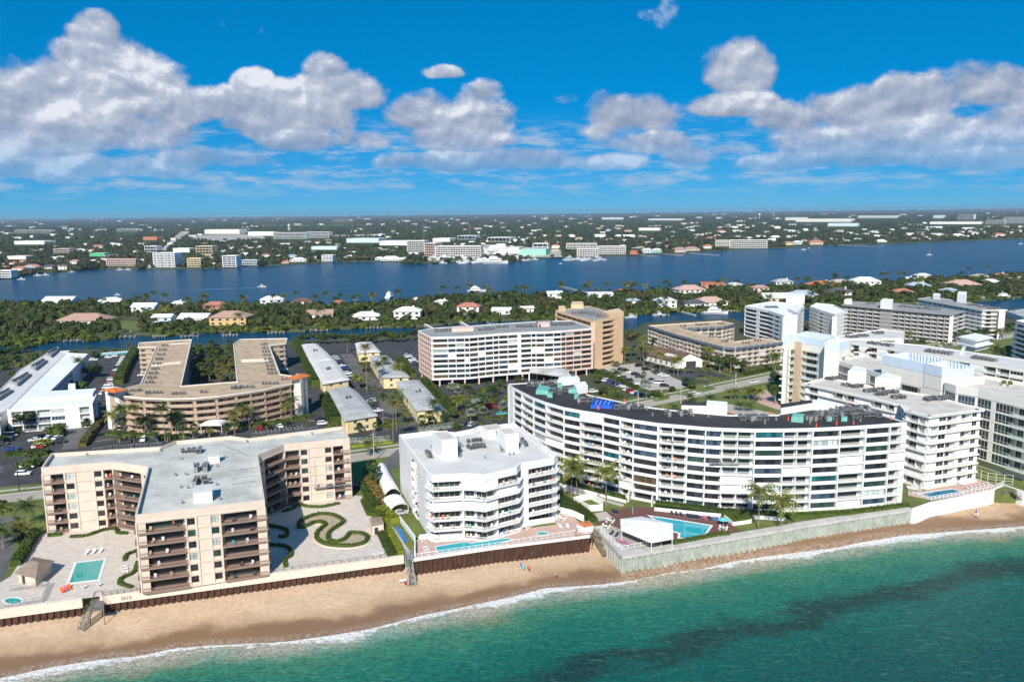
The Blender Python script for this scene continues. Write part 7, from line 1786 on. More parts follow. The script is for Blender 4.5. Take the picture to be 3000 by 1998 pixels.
for k in range(1500):
 x = rg.uniform(-420,640); v = rg.random(); p = Vector((x,lerp(float(sS(x)) + 7,float(sN(x)) - 4,v)))
 if not in_view(p) or in_house(p,2.0): continue
 q = pix((p.x,p.y,ZI))
 if 338 < q[0] < 415 and 930 < q[1] < 975: continue
 n += 1
 if n > 200: break
 if rg.random() < (.46 if q[0] > 300 else .25): palm(p,ZI,rg.uniform(8,14),'coco',rg.random() < .04,rg.uniform(1.1,1.5))
 else: tree(p,ZI,rg.uniform(4.0,7.0 if q[0] > 400 else 9),rg.uniform(6,10 if q[0] > 400 else 12),rg.choice([L_TREE,L_DARK,L_TREE,L_MANG]),rg.choice(['leafy island tree','dense island tree']),False,260)
for k in range(46):         # a fringe of tall palms along the lagoon side
 x = rg.uniform(-400,700); p = Vector((x,float(sN(x)) - rg.uniform(3,14)))
 if in_view(p) and not in_house(p): palm(p,ZI,rg.uniform(9,15),'coco',False,rg.uniform(1.1,1.4))
# ------------------------------------------------------------------ docks and boats
M_HULL = mat('white_gelcoat',(.80,.80,.80),.3,.02,spec=.5); M_HULLB = mat('blue_gelcoat',(.03,.08,.2),.3,.05,spec=.5)
def boat_parts(kind):
 L = {'yacht': 22,'cruiser': 11,'sail': 12,'skiff': 7}[kind]; w = L * .13 + .6; b = MB(); n = 8; hgt = .09 * L + .3
 V = []
 for i in range(n + 1):
  t = i / n; hw = w * (1 - max(0,(t - .45) / .55) ** 2.2) * (.92 + .08 * min(1,t * 4)) + .02; xx = -L / 2 + L * t; up = hgt * (.85 + .3 * t * t)
  V += [(xx,-hw * .55,-.3),(xx,-hw,up),(xx,hw,up),(xx,hw * .55,-.3)]
 b.add(V,[f for i in range(n) for f in ((4 * i,4 * i + 4,4 * i + 5,4 * i + 1),(4 * i + 1,4 * i + 5,4 * i + 6,4 * i + 2),(4 * i + 2,4 * i + 6,4 * i + 7,4 * i + 3))] + [(0,1,2,3)],M_HULL)
 out = [('hull',b.mesh('hull'))]; c = MB()
 if kind == 'yacht': c.box(-L * .32,L * .2,-w * .7,w * .7,hgt * .9,hgt + 2.2,M_HULL); c.box(-L * .28,L * .17,-w * .715,w * .715,hgt + .9,hgt + 1.6,G_DARK); c.box(-L * .25,L * .06,-w * .55,w * .55,hgt + 2.2,hgt + 4.0,M_HULL); c.box(-L * .2,-L * .02,-w * .5,w * .5,hgt + 4.4,hgt + 4.6,M_HULL); c.tube([(-L * .12,0,hgt + 4),(-L * .14,0,hgt + 7)],.12,M_HULL,5)
 elif kind == 'cruiser': c.box(-L * .1,L * .2,-w * .6,w * .6,hgt * .9,hgt + 1.5,M_HULL); c.box(-L * .09,L * .21,-w * .615,w * .615,hgt + .5,hgt + 1.1,G_DARK); c.box(-L * .14,L * .1,-w * .6,w * .6,hgt + 2.4,hgt + 2.55,M_HULL); [c.tube([(xx,yy,hgt + 1.4),(xx,yy,hgt + 2.4)],.05,M_HULL,4) for xx in (-L * .12,L * .08) for yy in (-w * .5,w * .5)]
 elif kind == 'sail': c.box(-L * .2,L * .12,-w * .5,w * .5,hgt * .9,hgt + .7,M_HULL)
 else: c.box(-.5,.5,-.5,.5,hgt * .8,hgt + .9,M_HULL); c.box(-.9,.9,-1,1,hgt + 1.7,hgt + 1.8,M_HULL); [c.tube([(xx,yy,hgt),(xx,yy,hgt + 1.7)],.04,M_METAL,4) for xx in (-.8,.8) for yy in (-.9,.9)]
 out.append(('cabin',c.mesh('cabin')))
 if kind == 'sail': m = MB(); m.tube([(L * .05,0,hgt),(L * .05,0,15)],.1,M_HULL,5); m.tube([(L * .05,0,hgt + 1.6),(-L * .4,0,hgt + 1.7)],.14,M_HULL,5); m.tube([(L * .05,0,15),(L * .5,0,hgt + .4)],.02,M_METAL,3); out.append(('mast',m.mesh('mast')))
 return out
def boat(label,p,kind,rz,z=0.05,group=None,s=1.0):
 t = thing('boat',label,'boat',(p.x,p.y,z),rz,group,s)
 for nm,me in cached(('boat',kind),lambda: boat_parts(kind)): obj(nm,me,t)
 return t
M_PILE = mat('pale_dock_piling',(.55,.53,.48),.9,.12)
def dock(label,key,x,y,wpx,shore_px,m=None):
 m = m or M_WOODG; c = W(key,x,y,1.2); s = ZW[key][2]; k = Vector((c.x,c.y,CAMZ)).length / FPX / s; w = wpx * k; sh = W(key,shore_px[0],shore_px[1],1.2)
 t = thing('dock',label,'dock',(c.x,c.y,0)); d = (sh - c); L = d.length; e1 = d / L; e2 = Vector((-e1.y,e1.x))
 b = MB(); b.box(c.x - w / 2,c.x + w / 2,c.y - 1,c.y + 1,1.05,1.2,m); b.build('platform',t); b = MB(); b.obox(c,e1,e2,1.0,L,-.9,.9,1.0,1.19,m); b.build('walkway',t)
 for i in range(5):
  for yy in (-1.05,1.05): pm = cached('piling',lambda: MB().cyl((0,0),.18,-2.0,2.2,M_PILE,6).mesh('piling')); obj('piling',pm,t,(-w / 2 + w * i / 4,yy,0))
DK = [('K',670,1228,200,740,1180),('K',1080,1195,150,1080,1150),('K',1375,1192,90,1415,1140),('K',1635,1190,130,1690,1150),('K',1985,1182,115,1980,1105),('L',320,1160,130,300,1120),('L',665,1140,190,645,1110),('L',1165,1118,125,1170,1080),('M',1330,1010,80,1290,985),('M',1590,1010,110,1540,985),('M',1990,990,110,1930,965),('M',2210,975,100,2210,955),('L',2180,1090,80,2100,1045),('N',130,862,90,100,850),('N',870,815,130,860,800)]
DW = ['with two white boat lifts below the long buff roofed house','with a boat lift below the island lawn','below the white gabled house','with red planks below the low white house','at the foot of the ochre villa','with a white boat on each side','with slanting ramp in front of the mangroves','with pale platform below the rippled white roof','right of the apricot tower','below the pale grey roofed house','with a long white yacht','at the bend of the canal beyond the U block','beyond the white and pink condominium','left of the stepped white condominium','of many white pilings by the gallery block']
for (k,x,y,w,sx,sy),wd in zip(DK,DW): dock('small timber dock ' + wd,k,x,y,w,(sx,sy))
def pier(label,key,a,b_,zt=1.6,w=2.2,m=None):
 A,B = W(key,*a,zt),W(key,*b_,zt); L = (B - A).length; e1 = (B - A) / L; e2 = Vector((-e1.y,e1.x)); t = thing('pier',label,'pier',(A.x,A.y,0)); m = m or M_WOODG
 b = MB(); b.obox(A,e1,e2,0,L,-w / 2,w / 2,zt - .25,zt,m); b.build('deck',t)
 for k in range(int(L / 4) + 1):
  for s in (-1,1): p = A + e1 * (4 * k) + e2 * (s * w / 2); obj('piling',cached('piling',lambda: None),t,(p.x - A.x,p.y - A.y,0))
pier('long dark timber pier reaching into the lagoon','M',(935,815),(700,755)); pier('row of white pilings with walkway beside the long pier','M',(780,850),(672,795),1.6,1.2,M_PILE)
pier('white railed bridge over the canal, nearer the condominium corner','L',(1560,1065),(1680,1125),2.2,2.0,M_WHITE2); pier('white railed bridge over the canal behind the pink plant room','L',(1875,1045),(1990,1110),2.2,2.0,M_WHITE2)
pier('row of white boat pilings by the grey roofed canal house','M',(1695,965),(1880,1010),1.6,1.0,M_PILE); pier('long row of white pilings by the right gallery block','N',(1400,790),(1545,805),1.6,1.0,M_PILE)
pier('long white pier on the far shore left of the pink roofed houses','d',(1250,340),(1540,365),1.6,2.2,M_PILE); pier('short white pier in front of the mint house on the far shore','d',(965,345),(1180,365),1.6,2.0,M_PILE); pier('straight white pier far right on the far shore','e',(275,225),(515,235),1.6,2.4,M_PILE); pier('thin grey pier left of the orange house on the far shore','d',(740,355),(920,375),1.6,1.6)
for lb,key,x,y,kd,rz in (('white motor cruiser under way with a long wake on the lagoon','L',197,770,'cruiser',.05),('small white boat with short wake nearer the island','K',1012,840,'skiff',0.1),('white motor cruiser seen bow on between lagoon palms','L',1302,860,'yacht',1.45),('long white motor yacht moored behind the island palms','L',2050,808,'yacht',.05),('white motor cruiser moored beyond the orange roofed house','M',1297,770,'cruiser',.9),
         ('white boat with blue cover right of the apricot tower','M',1320,1035,'cruiser',.3),('white centre console boat at the canal bend','M',1560,1015,'cruiser',.05),('long white yacht moored in the canal below the pink tiled roof','M',2050,1000,'yacht',-.1),('small white skiff by the mangroves at the left border','K',75,1250,'skiff',.1),('white boat on a lift left of the mangroves','L',370,1150,'skiff',1.5),('white boat on a lift below the island lawn','K',1130,1180,'skiff',.2),('white boat moored below the wide white house','L',290,1145,'skiff',1.3),('white sailing boat with bare mast far right on the lagoon','N',1630,440,'sail',.2),('white sailing boat at the right border of the lagoon','N',2330,355,'sail',.1),('red hulled sailing boat near the far pink villa','N',667,400,'sail',.1),('small white boat right of the red sailing boat','N',705,388,'skiff',.1),('lone small white boat off the marina','M',713,570,'skiff',.2),('white cruiser moored right of the gallery blocks','N',2040,785,'cruiser',.2),('white flybridge yacht in the right canal','N',2205,780,'yacht',.2),('small white boat near the right canal bend','N',2140,785,'skiff',.1),('white yacht at the left far shore marina','a',822,625,'cruiser',.6),('white boat at the dark docks on the far left','a',430,660,'cruiser',.1),('white cabin boat at the dark docks on the far left','a',520,655,'cruiser',.2),('white boat leaving the far left docks','a',245,705,'cruiser',.1),('houseboat moored left of the white eight storey block','a',1750,575,'yacht',0),('white boats rafted below the orange apartment row, left one','a',1375,595,'cruiser',.1),('white boats rafted below the orange apartment row, right one','a',1470,595,'cruiser',.2)):
 boat(lb,W(key,x,y,0),kd,rz)
# wake of the cruiser
p0,p1 = W('L',150,775,0),W('K',1500,800,0); d = (p1 - p0).normalized(); e2 = Vector((-d.y,d.x)); b = MB(); L = (p1 - p0).length; mw = mat('wake_foam',(.42,.50,.58),.6,.35,.3)
n = 30; V = []
for i in range(n + 1): t = i / n; q = p0 + d * (L * t); hw = .5 + 1.4 * math.sin(t * 3) ** 2 * (1 - t) + .3; V += [(q.x + e2.x * hw,q.y + e2.y * hw,.08),(q.x - e2.x * hw,q.y - e2.y * hw,.08)]
b.add(V,[(2 * i,2 * i + 1,2 * i + 3,2 * i + 2) for i in range(n)],mw); o = b.build('boat_wake'); tag(o,'thin white wake trailing behind the motor cruiser','wake',kind='stuff')
# ------------------------------------------------------------------ the far shore
EXCL = []
def excl(key,x0,x1,y0,y1): a,c = photo(key,x0,y0),photo(key,x1,y1); EXCL.append((a[0],c[0],a[1],c[1]))
def far_block(label,key,x0,x1,yb,yt,floors,wm,rm=None,bays=0,depth=16,glass=None,name='far_building',cat='building',slope=0.0,pat='w'):
 A,B = W(key,x0,yb,ZF),W(key,x1,yb - slope,ZF); ox,oy,s = ZW[key]; h = rise((ox + (x0 + x1) / 2 / s,oy + (yb - slope / 2) / s),oy + yt / s,ZF)
 d = (B - A).normalized(); e = Vector((-d.y,d.x)); poly = [A,B,B + e * depth,A + e * depth]
 EXCL.append((ox + x0 / s - 4,ox + x1 / s + 4,oy + yt / s + (yb - yt) / s * .35,oy + yb / s + 10))
 st = dict(wall=wm,D=1.2,pier=.5,band=.5,bandp=.05,sill=.5,head=.2,glass=glass or [(G_DARK,3),(G_BLUE,1)],frame=M_FRAME,rail='solid',railm=wm,slabm=wm,proj=.3,lintel=.1,doorf=.8,panes=1,topband=1)
 bay = None if not bays else [(pat[i % len(pat)],1) for i in range(bays)]
 Bd = simple_block(name,label,poly,ZF,ZF + h,[bay,None,None,None],st,max(1,floors),(h - .5) / max(1,floors),rm or M_RWHITE,.4,cat=cat)
 Bd.done(); return Bd
FB = [('white eight storey block with stripes of balconies on the far shore','a',1765,2015,562,400,8,M_WHITE,M_RWHITE,6,26),('white windowless sided block with few windows on the far shore','b',205,365,558,432,5,M_WHITE,M_RWHITE,3,20),('orange pink three storey apartment row on the far shore','a',1222,1560,545,470,3,M_PINK,M_TILE_R,12,14),('pale yellow four storey block right of the white eight storey block','a',2155,2310,558,460,4,M_YELLOW,M_RWHITE,4,14),('cream yellow civic block behind the far shore','a',2255,2440,410,320,3,M_YELLOW,M_RWHITE,5,25),('white three storey block at the left border of the far shore','a',-40,130,682,600,3,M_WHITE,M_RLGREY,5,14),
   ('green sided white four storey apartment block on the far shore','b',1345,1468,495,425,4,M_WHITE,M_RWHITE,3,18),('grey and white boathouse with terracotta roof on the far shore','b',412,600,535,480,2,M_BLUEW,M_TILE_B,8,16),('pastel apartment block nearest the marina with rows of windows','c',595,1215,300,150,5,M_CREAM,M_RWHITE,18,30),('pink and cream apartment block left of the marina','c',440,590,285,110,5,M_PINK,M_RWHITE,5,60),('long pastel apartment block behind the marina','c',200,440,225,78,5,M_WHITE2,M_RWHITE,8,40),('white boat sheds behind the marina, left','c',555,790,88,42,1,M_WHITE,M_RWHITE,0,60),('white warehouse with dark doors behind the marina','c',900,1145,55,5,1,M_WHITE,M_RWHITE,5,50),('long white warehouse right of the pastel blocks','c',1310,1620,85,30,1,M_WHITE,M_RWHITE,6,60),('mint green boat hangar with dark door','c',1745,2115,275,195,1,mat('mint_metal',(.30,.60,.46),.6,.06),M_RLGREY,0,70),('beige boat hangar left of the mint hangar','c',1590,1745,245,170,1,M_CREAM,M_RLGREY,0,60),('white cubic building behind the boat hangars','c',1935,2140,200,112,2,M_WHITE2,M_RWHITE,3,30),
   ('cream four storey waterfront block right of the marina','d',135,345,375,300,4,M_CREAM,M_RWHITE,8,18),('long cream four storey block behind the waterfront one','d',340,615,352,275,4,M_CREAM,M_RWHITE,14,18),('stepped cream block left end behind the waterfront','d',30,330,300,248,3,M_CREAM,M_RCONC,9,18),('long cream four storey apartment row on the far shore right','d',1640,2010,292,215,4,M_CREAM,M_RWHITE,16,18),('cream apartment wing left of the long row','d',1500,1640,275,218,4,M_CREAM,M_RWHITE,5,18),
   ('white twin gabled apartment block below the water tower','b',790,1165,235,165,4,M_WHITE,M_RLGREY,16,30),('white gabled apartment block right of the water tower','b',1170,1425,225,158,4,M_WHITE,M_RLGREY,11,30),('pale industrial row left of the water tower','b',500,790,200,155,2,M_CREAM,M_RWHITE,0,40),('long pale shop row in the far clearing','b',0,400,180,130,1,M_CREAM,M_RWHITE,0,60),('grey low shed row behind the far houses','b',1630,2000,280,232,1,M_BLUEW,M_RLGREY,0,60),('pale low sheds left of the pastel blocks','b',2010,2330,310,262,1,M_WHITE2,M_RWHITE,0,60),('pale blue long low building behind the far shore houses','b',1225,1520,360,325,1,M_BLUEW,M_RWHITE,0,25),
   ('distant long white resort with two end towers','a',165,575,165,135,2,M_WHITE2,M_RLGREY,20,30),('distant white roofed hall with two turrets','a',1345,1580,150,122,2,M_WHITE2,M_RLGREY,8,40),('broad white warehouse left on the far shore','a',165,510,300,262,1,M_WHITE,M_RWHITE,0,50),('low pink roofed school left on the far shore','a',615,795,395,350,2,M_PINK,M_RLGREY,6,25),('long low tan roofed hall at the far left','a',85,300,470,435,1,M_CREAM,M_RCONC,0,25),('green fronted low shop','a',1030,1200,438,402,1,mat('green_shopfront',(.10,.45,.22),.7,.05),M_RWHITE,0,25),('red roofed hall beside the boulevard','a',1645,1805,250,215,1,M_REDW,M_TILE_R,0,40),('white low house group left of the boulevard','a',1665,1800,390,320,2,M_WHITE,M_RWHITE,4,25),('white low shops right of the boulevard','a',1990,2180,390,345,1,M_WHITE,M_RWHITE,0,25),
   ('distant hospital tower block far right','e',975,1062,84,55,6,M_WHITE2,M_RWHITE,6,40),('distant white tower row at the right border','e',1230,1360,105,72,6,M_WHITE2,M_RWHITE,10,40),('distant low white block left of the tower row','e',1130,1240,108,88,3,M_WHITE2,M_RWHITE,8,40),('distant cream warehouse strip far right','e',815,1105,110,97,1,M_CREAM,M_RWHITE,0,80),('distant pale depot strip','e',240,410,122,105,1,M_BLUEW,M_RLGREY,0,60),('distant white warehouse strip right of the far water tower','e',60,370,97,80,1,M_CREAM,M_RWHITE,0,80),('distant white hall group','e',0,110,88,72,1,M_WHITE,M_RWHITE,0,60),('distant white plant far right','e',835,890,76,60,2,M_WHITE,M_RWHITE,0,40),('distant low white sheds far right','e',410,620,75,62,1,M_WHITE2,M_RLGREY,0,80),('distant pink office block','b',1470,1670,38,12,3,M_CREAM,M_RWHITE,10,40),('distant white complex right of the marina','d',380,560,12,-8,2,M_WHITE,M_RWHITE,0,60),('distant white sheds beyond the trees','d',840,1160,20,4,1,M_WHITE,M_RWHITE,0,60),('distant red roofed school','d',745,950,120,95,1,M_CREAM,M_TILE_R,0,30)]
for a in FB: far_block(a[0],a[1],a[2],a[3],a[4],a[5],a[6],a[7],a[8],a[9],a[10],pat='wb' if a[6] == 8 else 'w')
for lb,key,x,y,w,f,wm,rm in (('bright orange house on the far shore beside the cream blocks','d',695,358,75,2,M_REDW,M_TILE_O),('pale blue two storey house on the far shore','d',830,342,105,2,M_BLUEW,M_RLGREY),('mint green house beside the pale blue house','d',925,340,85,2,MATS['mint_metal'],M_RWHITE),('pink tiled house on the far shore','d',1150,335,120,2,M_PINK,M_TILE_B),('brown tiled villa on the far shore','d',1275,318,150,1,M_CREAM,M_TILE_B),('small orange roofed house left of the long cream row','d',1425,298,80,2,M_CREAM,M_TILE_O),('terracotta house at the far left shore','a',355,580,165,1,M_PINK,M_TILE_R),('charcoal roofed house at the far left shore','a',550,580,140,1,M_WHITE,M_DKR),('brown roofed house with brick front at the far left shore','a',705,590,110,2,M_WHITE2,M_RBROWN),('tan roofed house behind the far left shore','a',855,530,90,2,M_CREAM,M_TILE_B),('white house with pale roof on the far shore','b',1070,500,180,1,M_WHITE,M_RLGREY),('small terracotta house on the far shore','b',925,518,75,1,M_PINK,M_TILE_R),('pale blue pavilion behind the far shore','b',1005,450,95,1,M_BLUEW,M_BGR),('white waterfront house row left of the mangrove islet','b',2140,488,230,1,M_WHITE,M_RWHITE),('blue fronted waterfront house','b',2010,480,100,1,M_BLUEW,M_RWHITE),('large pink villa on the far shore right','e',180,225,75,2,M_PINK,M_TILE_R),('pale blue house left of the pink villa','e',75,225,45,2,M_BLUEW,M_RWHITE),('yellow house at the far shore right','e',25,228,40,2,M_YELLOW,M_TILE_B),('white house among trees at the far shore right','e',545,212,50,1,M_WHITE,M_RWHITE)):
 t = house(lb,key,x,y,w,f,'hip',wm,rm,ZF,rnd.uniform(-.1,.2),name='far_house'); q = photo(key,x,y); s = ZW[key][2]; EXCL.append((q[0] - w / s / 2 - 2,q[0] + w / s / 2 + 2,q[1] - 7,q[1] + 8))
# open ground: boulevard, clearings
for nm,key,pts,m in (('boulevard','a',[(1800,395),(1885,395),(2190,150),(2085,150)],M_LOTC),('clearing','b',[(0,190),(640,180),(720,245),(0,262)],M_LOTC),('boatyard_ground','c',[(420,330),(1240,300),(2340,300),(2350,200),(1250,120),(1250,170),(500,300)],M_LOTC),('airfield','b',[(640,78),(1900,78),(1900,92),(640,92)],M_GRASS),('clearing','b',[(1440,195),(2080,180),(2080,205),(1440,215)],M_LOTC),('shore_lawn','c',[(480,345),(660,340),(640,375),(560,375)],M_GRASS),('clearing','a',[(2230,200),(2355,195),(2355,240),(2200,250)],M_LOTC)):
 P = WL(key,pts,ZF); sheet(nm,P,ZF + .06,m); q = [photo(key,*p) for p in pts]; EXCL.append((q,None))
# towers
def tower(label,key,x,yb,yt,kind):
 c = W(key,x,yb,ZF); ox,oy,s = ZW[key]; h = rise((ox + x / s,oy + yb / s),oy + yt / s,ZF); t = thing('water_tower' if kind == 'w' else 'lattice_mast',label,'tower',(c.x,c.y,ZF)); b = MB()
 if kind == 'w':
  for k in range(6): a = k * math.pi / 3; obj('leg',MB().tube([(5.5 * math.cos(a),5.5 * math.sin(a),0),(4.2 * math.cos(a),4.2 * math.sin(a),h * .72)],.6,M_WHITE,6).mesh('leg'),t)
  b.tube([(0,0,h * .68),(0,0,h * .75),(0,0,h * .9),(0,0,h)],[3,6.4,6.4,1.5],M_WHITE,14); obj('tank',b.mesh('tank'),t)
 elif kind == 'g':
  b.tube([(0,0,0),(0,0,h * .7)],[2.0,1.6],M_WHITE,10); obj('stem',b.mesh('stem'),t); b = MB(); b.tube([(0,0,h * .68),(0,0,h * .82),(0,0,h * .93),(0,0,h)],[2,9,9,3],M_WHITE,14); obj('tank',b.mesh('tank'),t)
 else:
  for k in range(3): a = k * 2.094; obj('leg',MB().tube([(3 * math.cos(a),3 * math.sin(a),0),(.5 * math.cos(a),.5 * math.sin(a),h)],.4,M_METAL,4).mesh('leg'),t)
  for k in range(1,9): f = 3 * (1 - k / 10); b.tube([(f,0,h * k / 9),(-f * .5,f * .87,h * k / 9),(-f * .5,-f * .87,h * k / 9),(f,0,h * k / 9)],.22,M_METAL,4)
  obj('brace',b.mesh('brace'),t)
tower('white legged water tower above the gabled white blocks','b',970,155,65,'w'); tower('distant white golf ball water tower','N',325,178,120,'g'); tower('grey lattice mast above the pastel apartment blocks','L',1595,360,222,'m'); tower('grey lattice mast behind the white warehouses','L',1990,350,222,'m'); tower('distant thin radio mast right of the far water tower','N',465,150,95,'m'); tower('thin mast among the far trees right of the marina','M',2105,235,130,'m')
# marina boats
rg = random.Random(21)
def scatter_boats(key,x0,x1,y0,y1,n,lab,grp,kinds,bang=0.3):
 for k in range(n):
  x,y = rg.uniform(x0,x1),rg.uniform(y0,y1); p = W(key,x,y,0); boat(lab,p,rg.choice(kinds),bang + rg.uniform(-.25,.25) + (math.pi if rg.random() < .5 else 0),.05 if y > 330 or key != 'c' else ZF + .1,grp,rg.uniform(1.0,1.5))
scatter_boats('c',620,1010,335,392,20,'white motor yacht packed at the left marina pier','boats at the left marina pier',['cruiser','yacht','cruiser','sail']); scatter_boats('c',1010,1560,310,385,24,'white motor yacht packed at the middle marina pier','boats at the middle marina pier',['cruiser','yacht','cruiser']); scatter_boats('c',1560,1960,300,355,14,'white boat moored before the mint hangar','boats before the mint hangar',['cruiser','sail','cruiser']); scatter_boats('c',1250,1580,185,285,22,'white boat standing ashore in the boatyard','boats ashore in the boatyard',['cruiser','cruiser','yacht']); scatter_boats('d',0,420,372,425,22,'white boat berthed along the long dock right of the marina','boats along the right dock',['cruiser','skiff','cruiser']); scatter_boats('c',360,600,315,345,9,'white boat moored left of the pastel block','boats left of the pastel block',['cruiser','skiff'])
boat('largest long white motor yacht at the marina mouth',W('c',1420,388,0),'yacht',.05,.05,None,2.1)
# small houses in the trees
rg = random.Random(31); fs = polyline_y(FAR_S)
HC = [('white',M_WHITE,M_RWHITE,9),('grey',M_WHITE2,M_RLGREY,4),('terracotta',M_CREAM,M_TILE_R,3),('tan',M_CREAM,M_TANR,3),('pale blue',M_BLUEW,M_BGR,1)]
for k in range(190):
 x = rg.uniform(0,3000); top = float(fs(x)) - 6; y = top - abs(rg.gauss(0,1)) * 34
 if y < 648 or any(len(e) == 4 and e[0] - 6 < x < e[1] + 6 and e[2] - 8 < y < e[3] for e in EXCL): continue
 c = rg.choices(HC,[h[3] for h in HC])[0]; D_ = Vector((*level(x,y,ZF),CAMZ)).length; w = rg.uniform(11,24) * (1 if D_ < 2600 else 1.7)
 reg = 'left of the boulevard' if x < 480 else 'between the boulevard and the marina' if x < 1150 else 'around the marina' if x < 1750 else 'right of the marina' if x < 2350 else 'at the far right shore'
 house('small house with ' + c[0] + ' roof among the far trees ' + reg,'X',x,y,w * FPX / D_,1 + (rg.random() < .3),'hip' if c[0] != 'white' else rg.choice(['hip','gable','flat']),c[1],c[2],ZF,rg.uniform(-.3,.4),group='small houses with ' + c[0] + ' roofs ' + reg,wins=False,name='far_house')
 EXCL.append((x - w * FPX / D_ / 2,x + w * FPX / D_ / 2,y - 2.5,y + 2.5))
b = MB()
for k in range(480):       # countless small pale roofs
 x = rg.uniform(-20,3020); y0 = 624.5 - (x - 1500) * 31 / 3000; y = lerp(y0 + 9,float(fs(x)) - 5,rg.random() ** 1.1)
 if any(len(e) == 4 and e[0] - 4 < x < e[1] + 4 and e[2] - 5 < y < e[3] for e in EXCL): continue
 p = level(x,y,ZF); k2 = 1 + max(0,p.length - 2500) / 2500; w,d,h = rg.uniform(9,24) * k2,rg.uniform(8,14) * k2,rg.uniform(4,7) * k2 ** .6; a = rg.uniform(-.4,.5); ex = (math.cos(a),math.sin(a)); b.obox(p,ex,(-ex[1],ex[0]),-w / 2,w / 2,0,d,ZF,ZF + h,rg.choice([M_WHITE2,M_CREAM,M_RLGREY,M_TANR,M_PINK,M_RCONC,M_RSTAIN]))
 EXCL.append((x - 6 / k2,x + 6 / k2,y - 1,y + 2.2))
tag(b.build('far_rooftops'),'countless small pale roofs scattered through the far woods','houses',kind='stuff')
# the wood of the far land: one mass of many crowns
def crowns(name,label,items,nq,m,seed=3):
 rn = np.random.RandomState(seed); tpl = []
 for v in range(6):
  q = []
  for k in range(nq):
   d = rn.normal(size=3); d /= np.linalg.norm(d); d[2] = abs(d[2]) * .95 - .05; c = d * np.array([.8,.8,.66]) * rn.uniform(.55,1.0); a = rn.normal(size=3); b_ = np.cross(d,a); b_ /= np.linalg.norm(b_) + 1e-6; a = np.cross(b_,d)
   if nq > 20: a = a + d * rn.uniform(-.5,.5)
   s = rn.uniform(.34,.55) * (13 / nq) ** .42; q.append([c - a * s,c - b_ * s,c + a * s,c + b_ * s])
  tpl.append(np.array(q).reshape(-1,3))
 V = []
 for (x,y,z,r,h) in items:
  a = rn.uniform(0,6.28); cs,sn = math.cos(a),math.sin(a); t = tpl[rn.randint(6)]
  V.append(np.stack([x + (t[:,0] * cs - t[:,1] * sn) * r,y + (t[:,0] * sn + t[:,1] * cs) * r,z + t[:,2] * h],1))
 V = np.concatenate(V).astype(np.float32); n = len(V) // 4; me = bpy.data.meshes.new(name); me.vertices.add(len(V)); me.vertices.foreach_set('co',V.ravel()); me.loops.add(n * 4); me.loops.foreach_set('vertex_index',np.arange(n * 4,dtype=np.int32)); me.polygons.add(n); me.polygons.foreach_set('loop_start',np.arange(0,n * 4,4,dtype=np.int32)); me.polygons.foreach_set('loop_total',np.full(n,4,dtype=np.int32)); me.update(); me.validate()
 me.materials.append(m); o = obj(name,me); tag(o,label,'woods',kind='stuff')
def wood_mat(name,c1,c2,c3,s1=.035):
 m = bpy.data.materials.new(name); m.use_nodes = True; t = NT(m.node_tree); b = t.n['Principled BSDF']; pos = t.node('ShaderNodeNewGeometry').outputs['Position']
 n = t.noise(pos,s1,3,.6); n2 = t.noise(pos,s1 / 7,3,.6); c = t.mix(t.ss(n,.38,.66),(*c1,1),(*c2,1)); c = t.mix(t.ss(n2,.5,.66,0,.5),c,(*c3,1)); t.put(b.inputs['Base Color'],c); b.inputs['Roughness'].default_value = .9; b.inputs['Specular IOR Level'].default_value = .1; return m
def far_wood():
 rn = np.random.RandomState(3); N = 36000; xs = rn.uniform(-60,3060,N); u = rn.uniform(0,1,N); it = []
 ex4 = [e for e in EXCL if len(e) == 4]; polys = [e[0] for e in EXCL if len(e) == 2]
 def inside(poly,x,y):
  r = False; j = len(poly) - 1
  for i in range(len(poly)):
   if (poly[i][1] > y) != (poly[j][1] > y) and x < (poly[j][0] - poly[i][0]) * (y - poly[i][1]) / (poly[j][1] - poly[i][1]) + poly[i][0]: r = not r
   j = i
  return r
 for x,t in zip(xs,u):
  s0 = float(fs(x)) - 1.5; h0 = 624.5 - (x - 1500) * 31 / 3000 + 3.2; y = h0 + (s0 - h0) * t ** 1.25
  if any(e[0] < x < e[1] and e[2] < y < e[3] for e in ex4) or any(inside(p,x,y) for p in polys): continue
  p = level(x,y,ZF); r = rn.uniform(3.0,7.4) * (1 + max(0,p.length - 3000) / 5000); h = r * rn.uniform(.8,1.6); it.append((p.x,p.y,ZF + 1.0 + r * .3,r,h))
 crowns('far_woods','dark treetops covering the far shore to the horizon',it,13,wood_mat('far_leaves',(.022,.035,.016),(.066,.078,.032),(.090,.072,.036)))
far_wood()
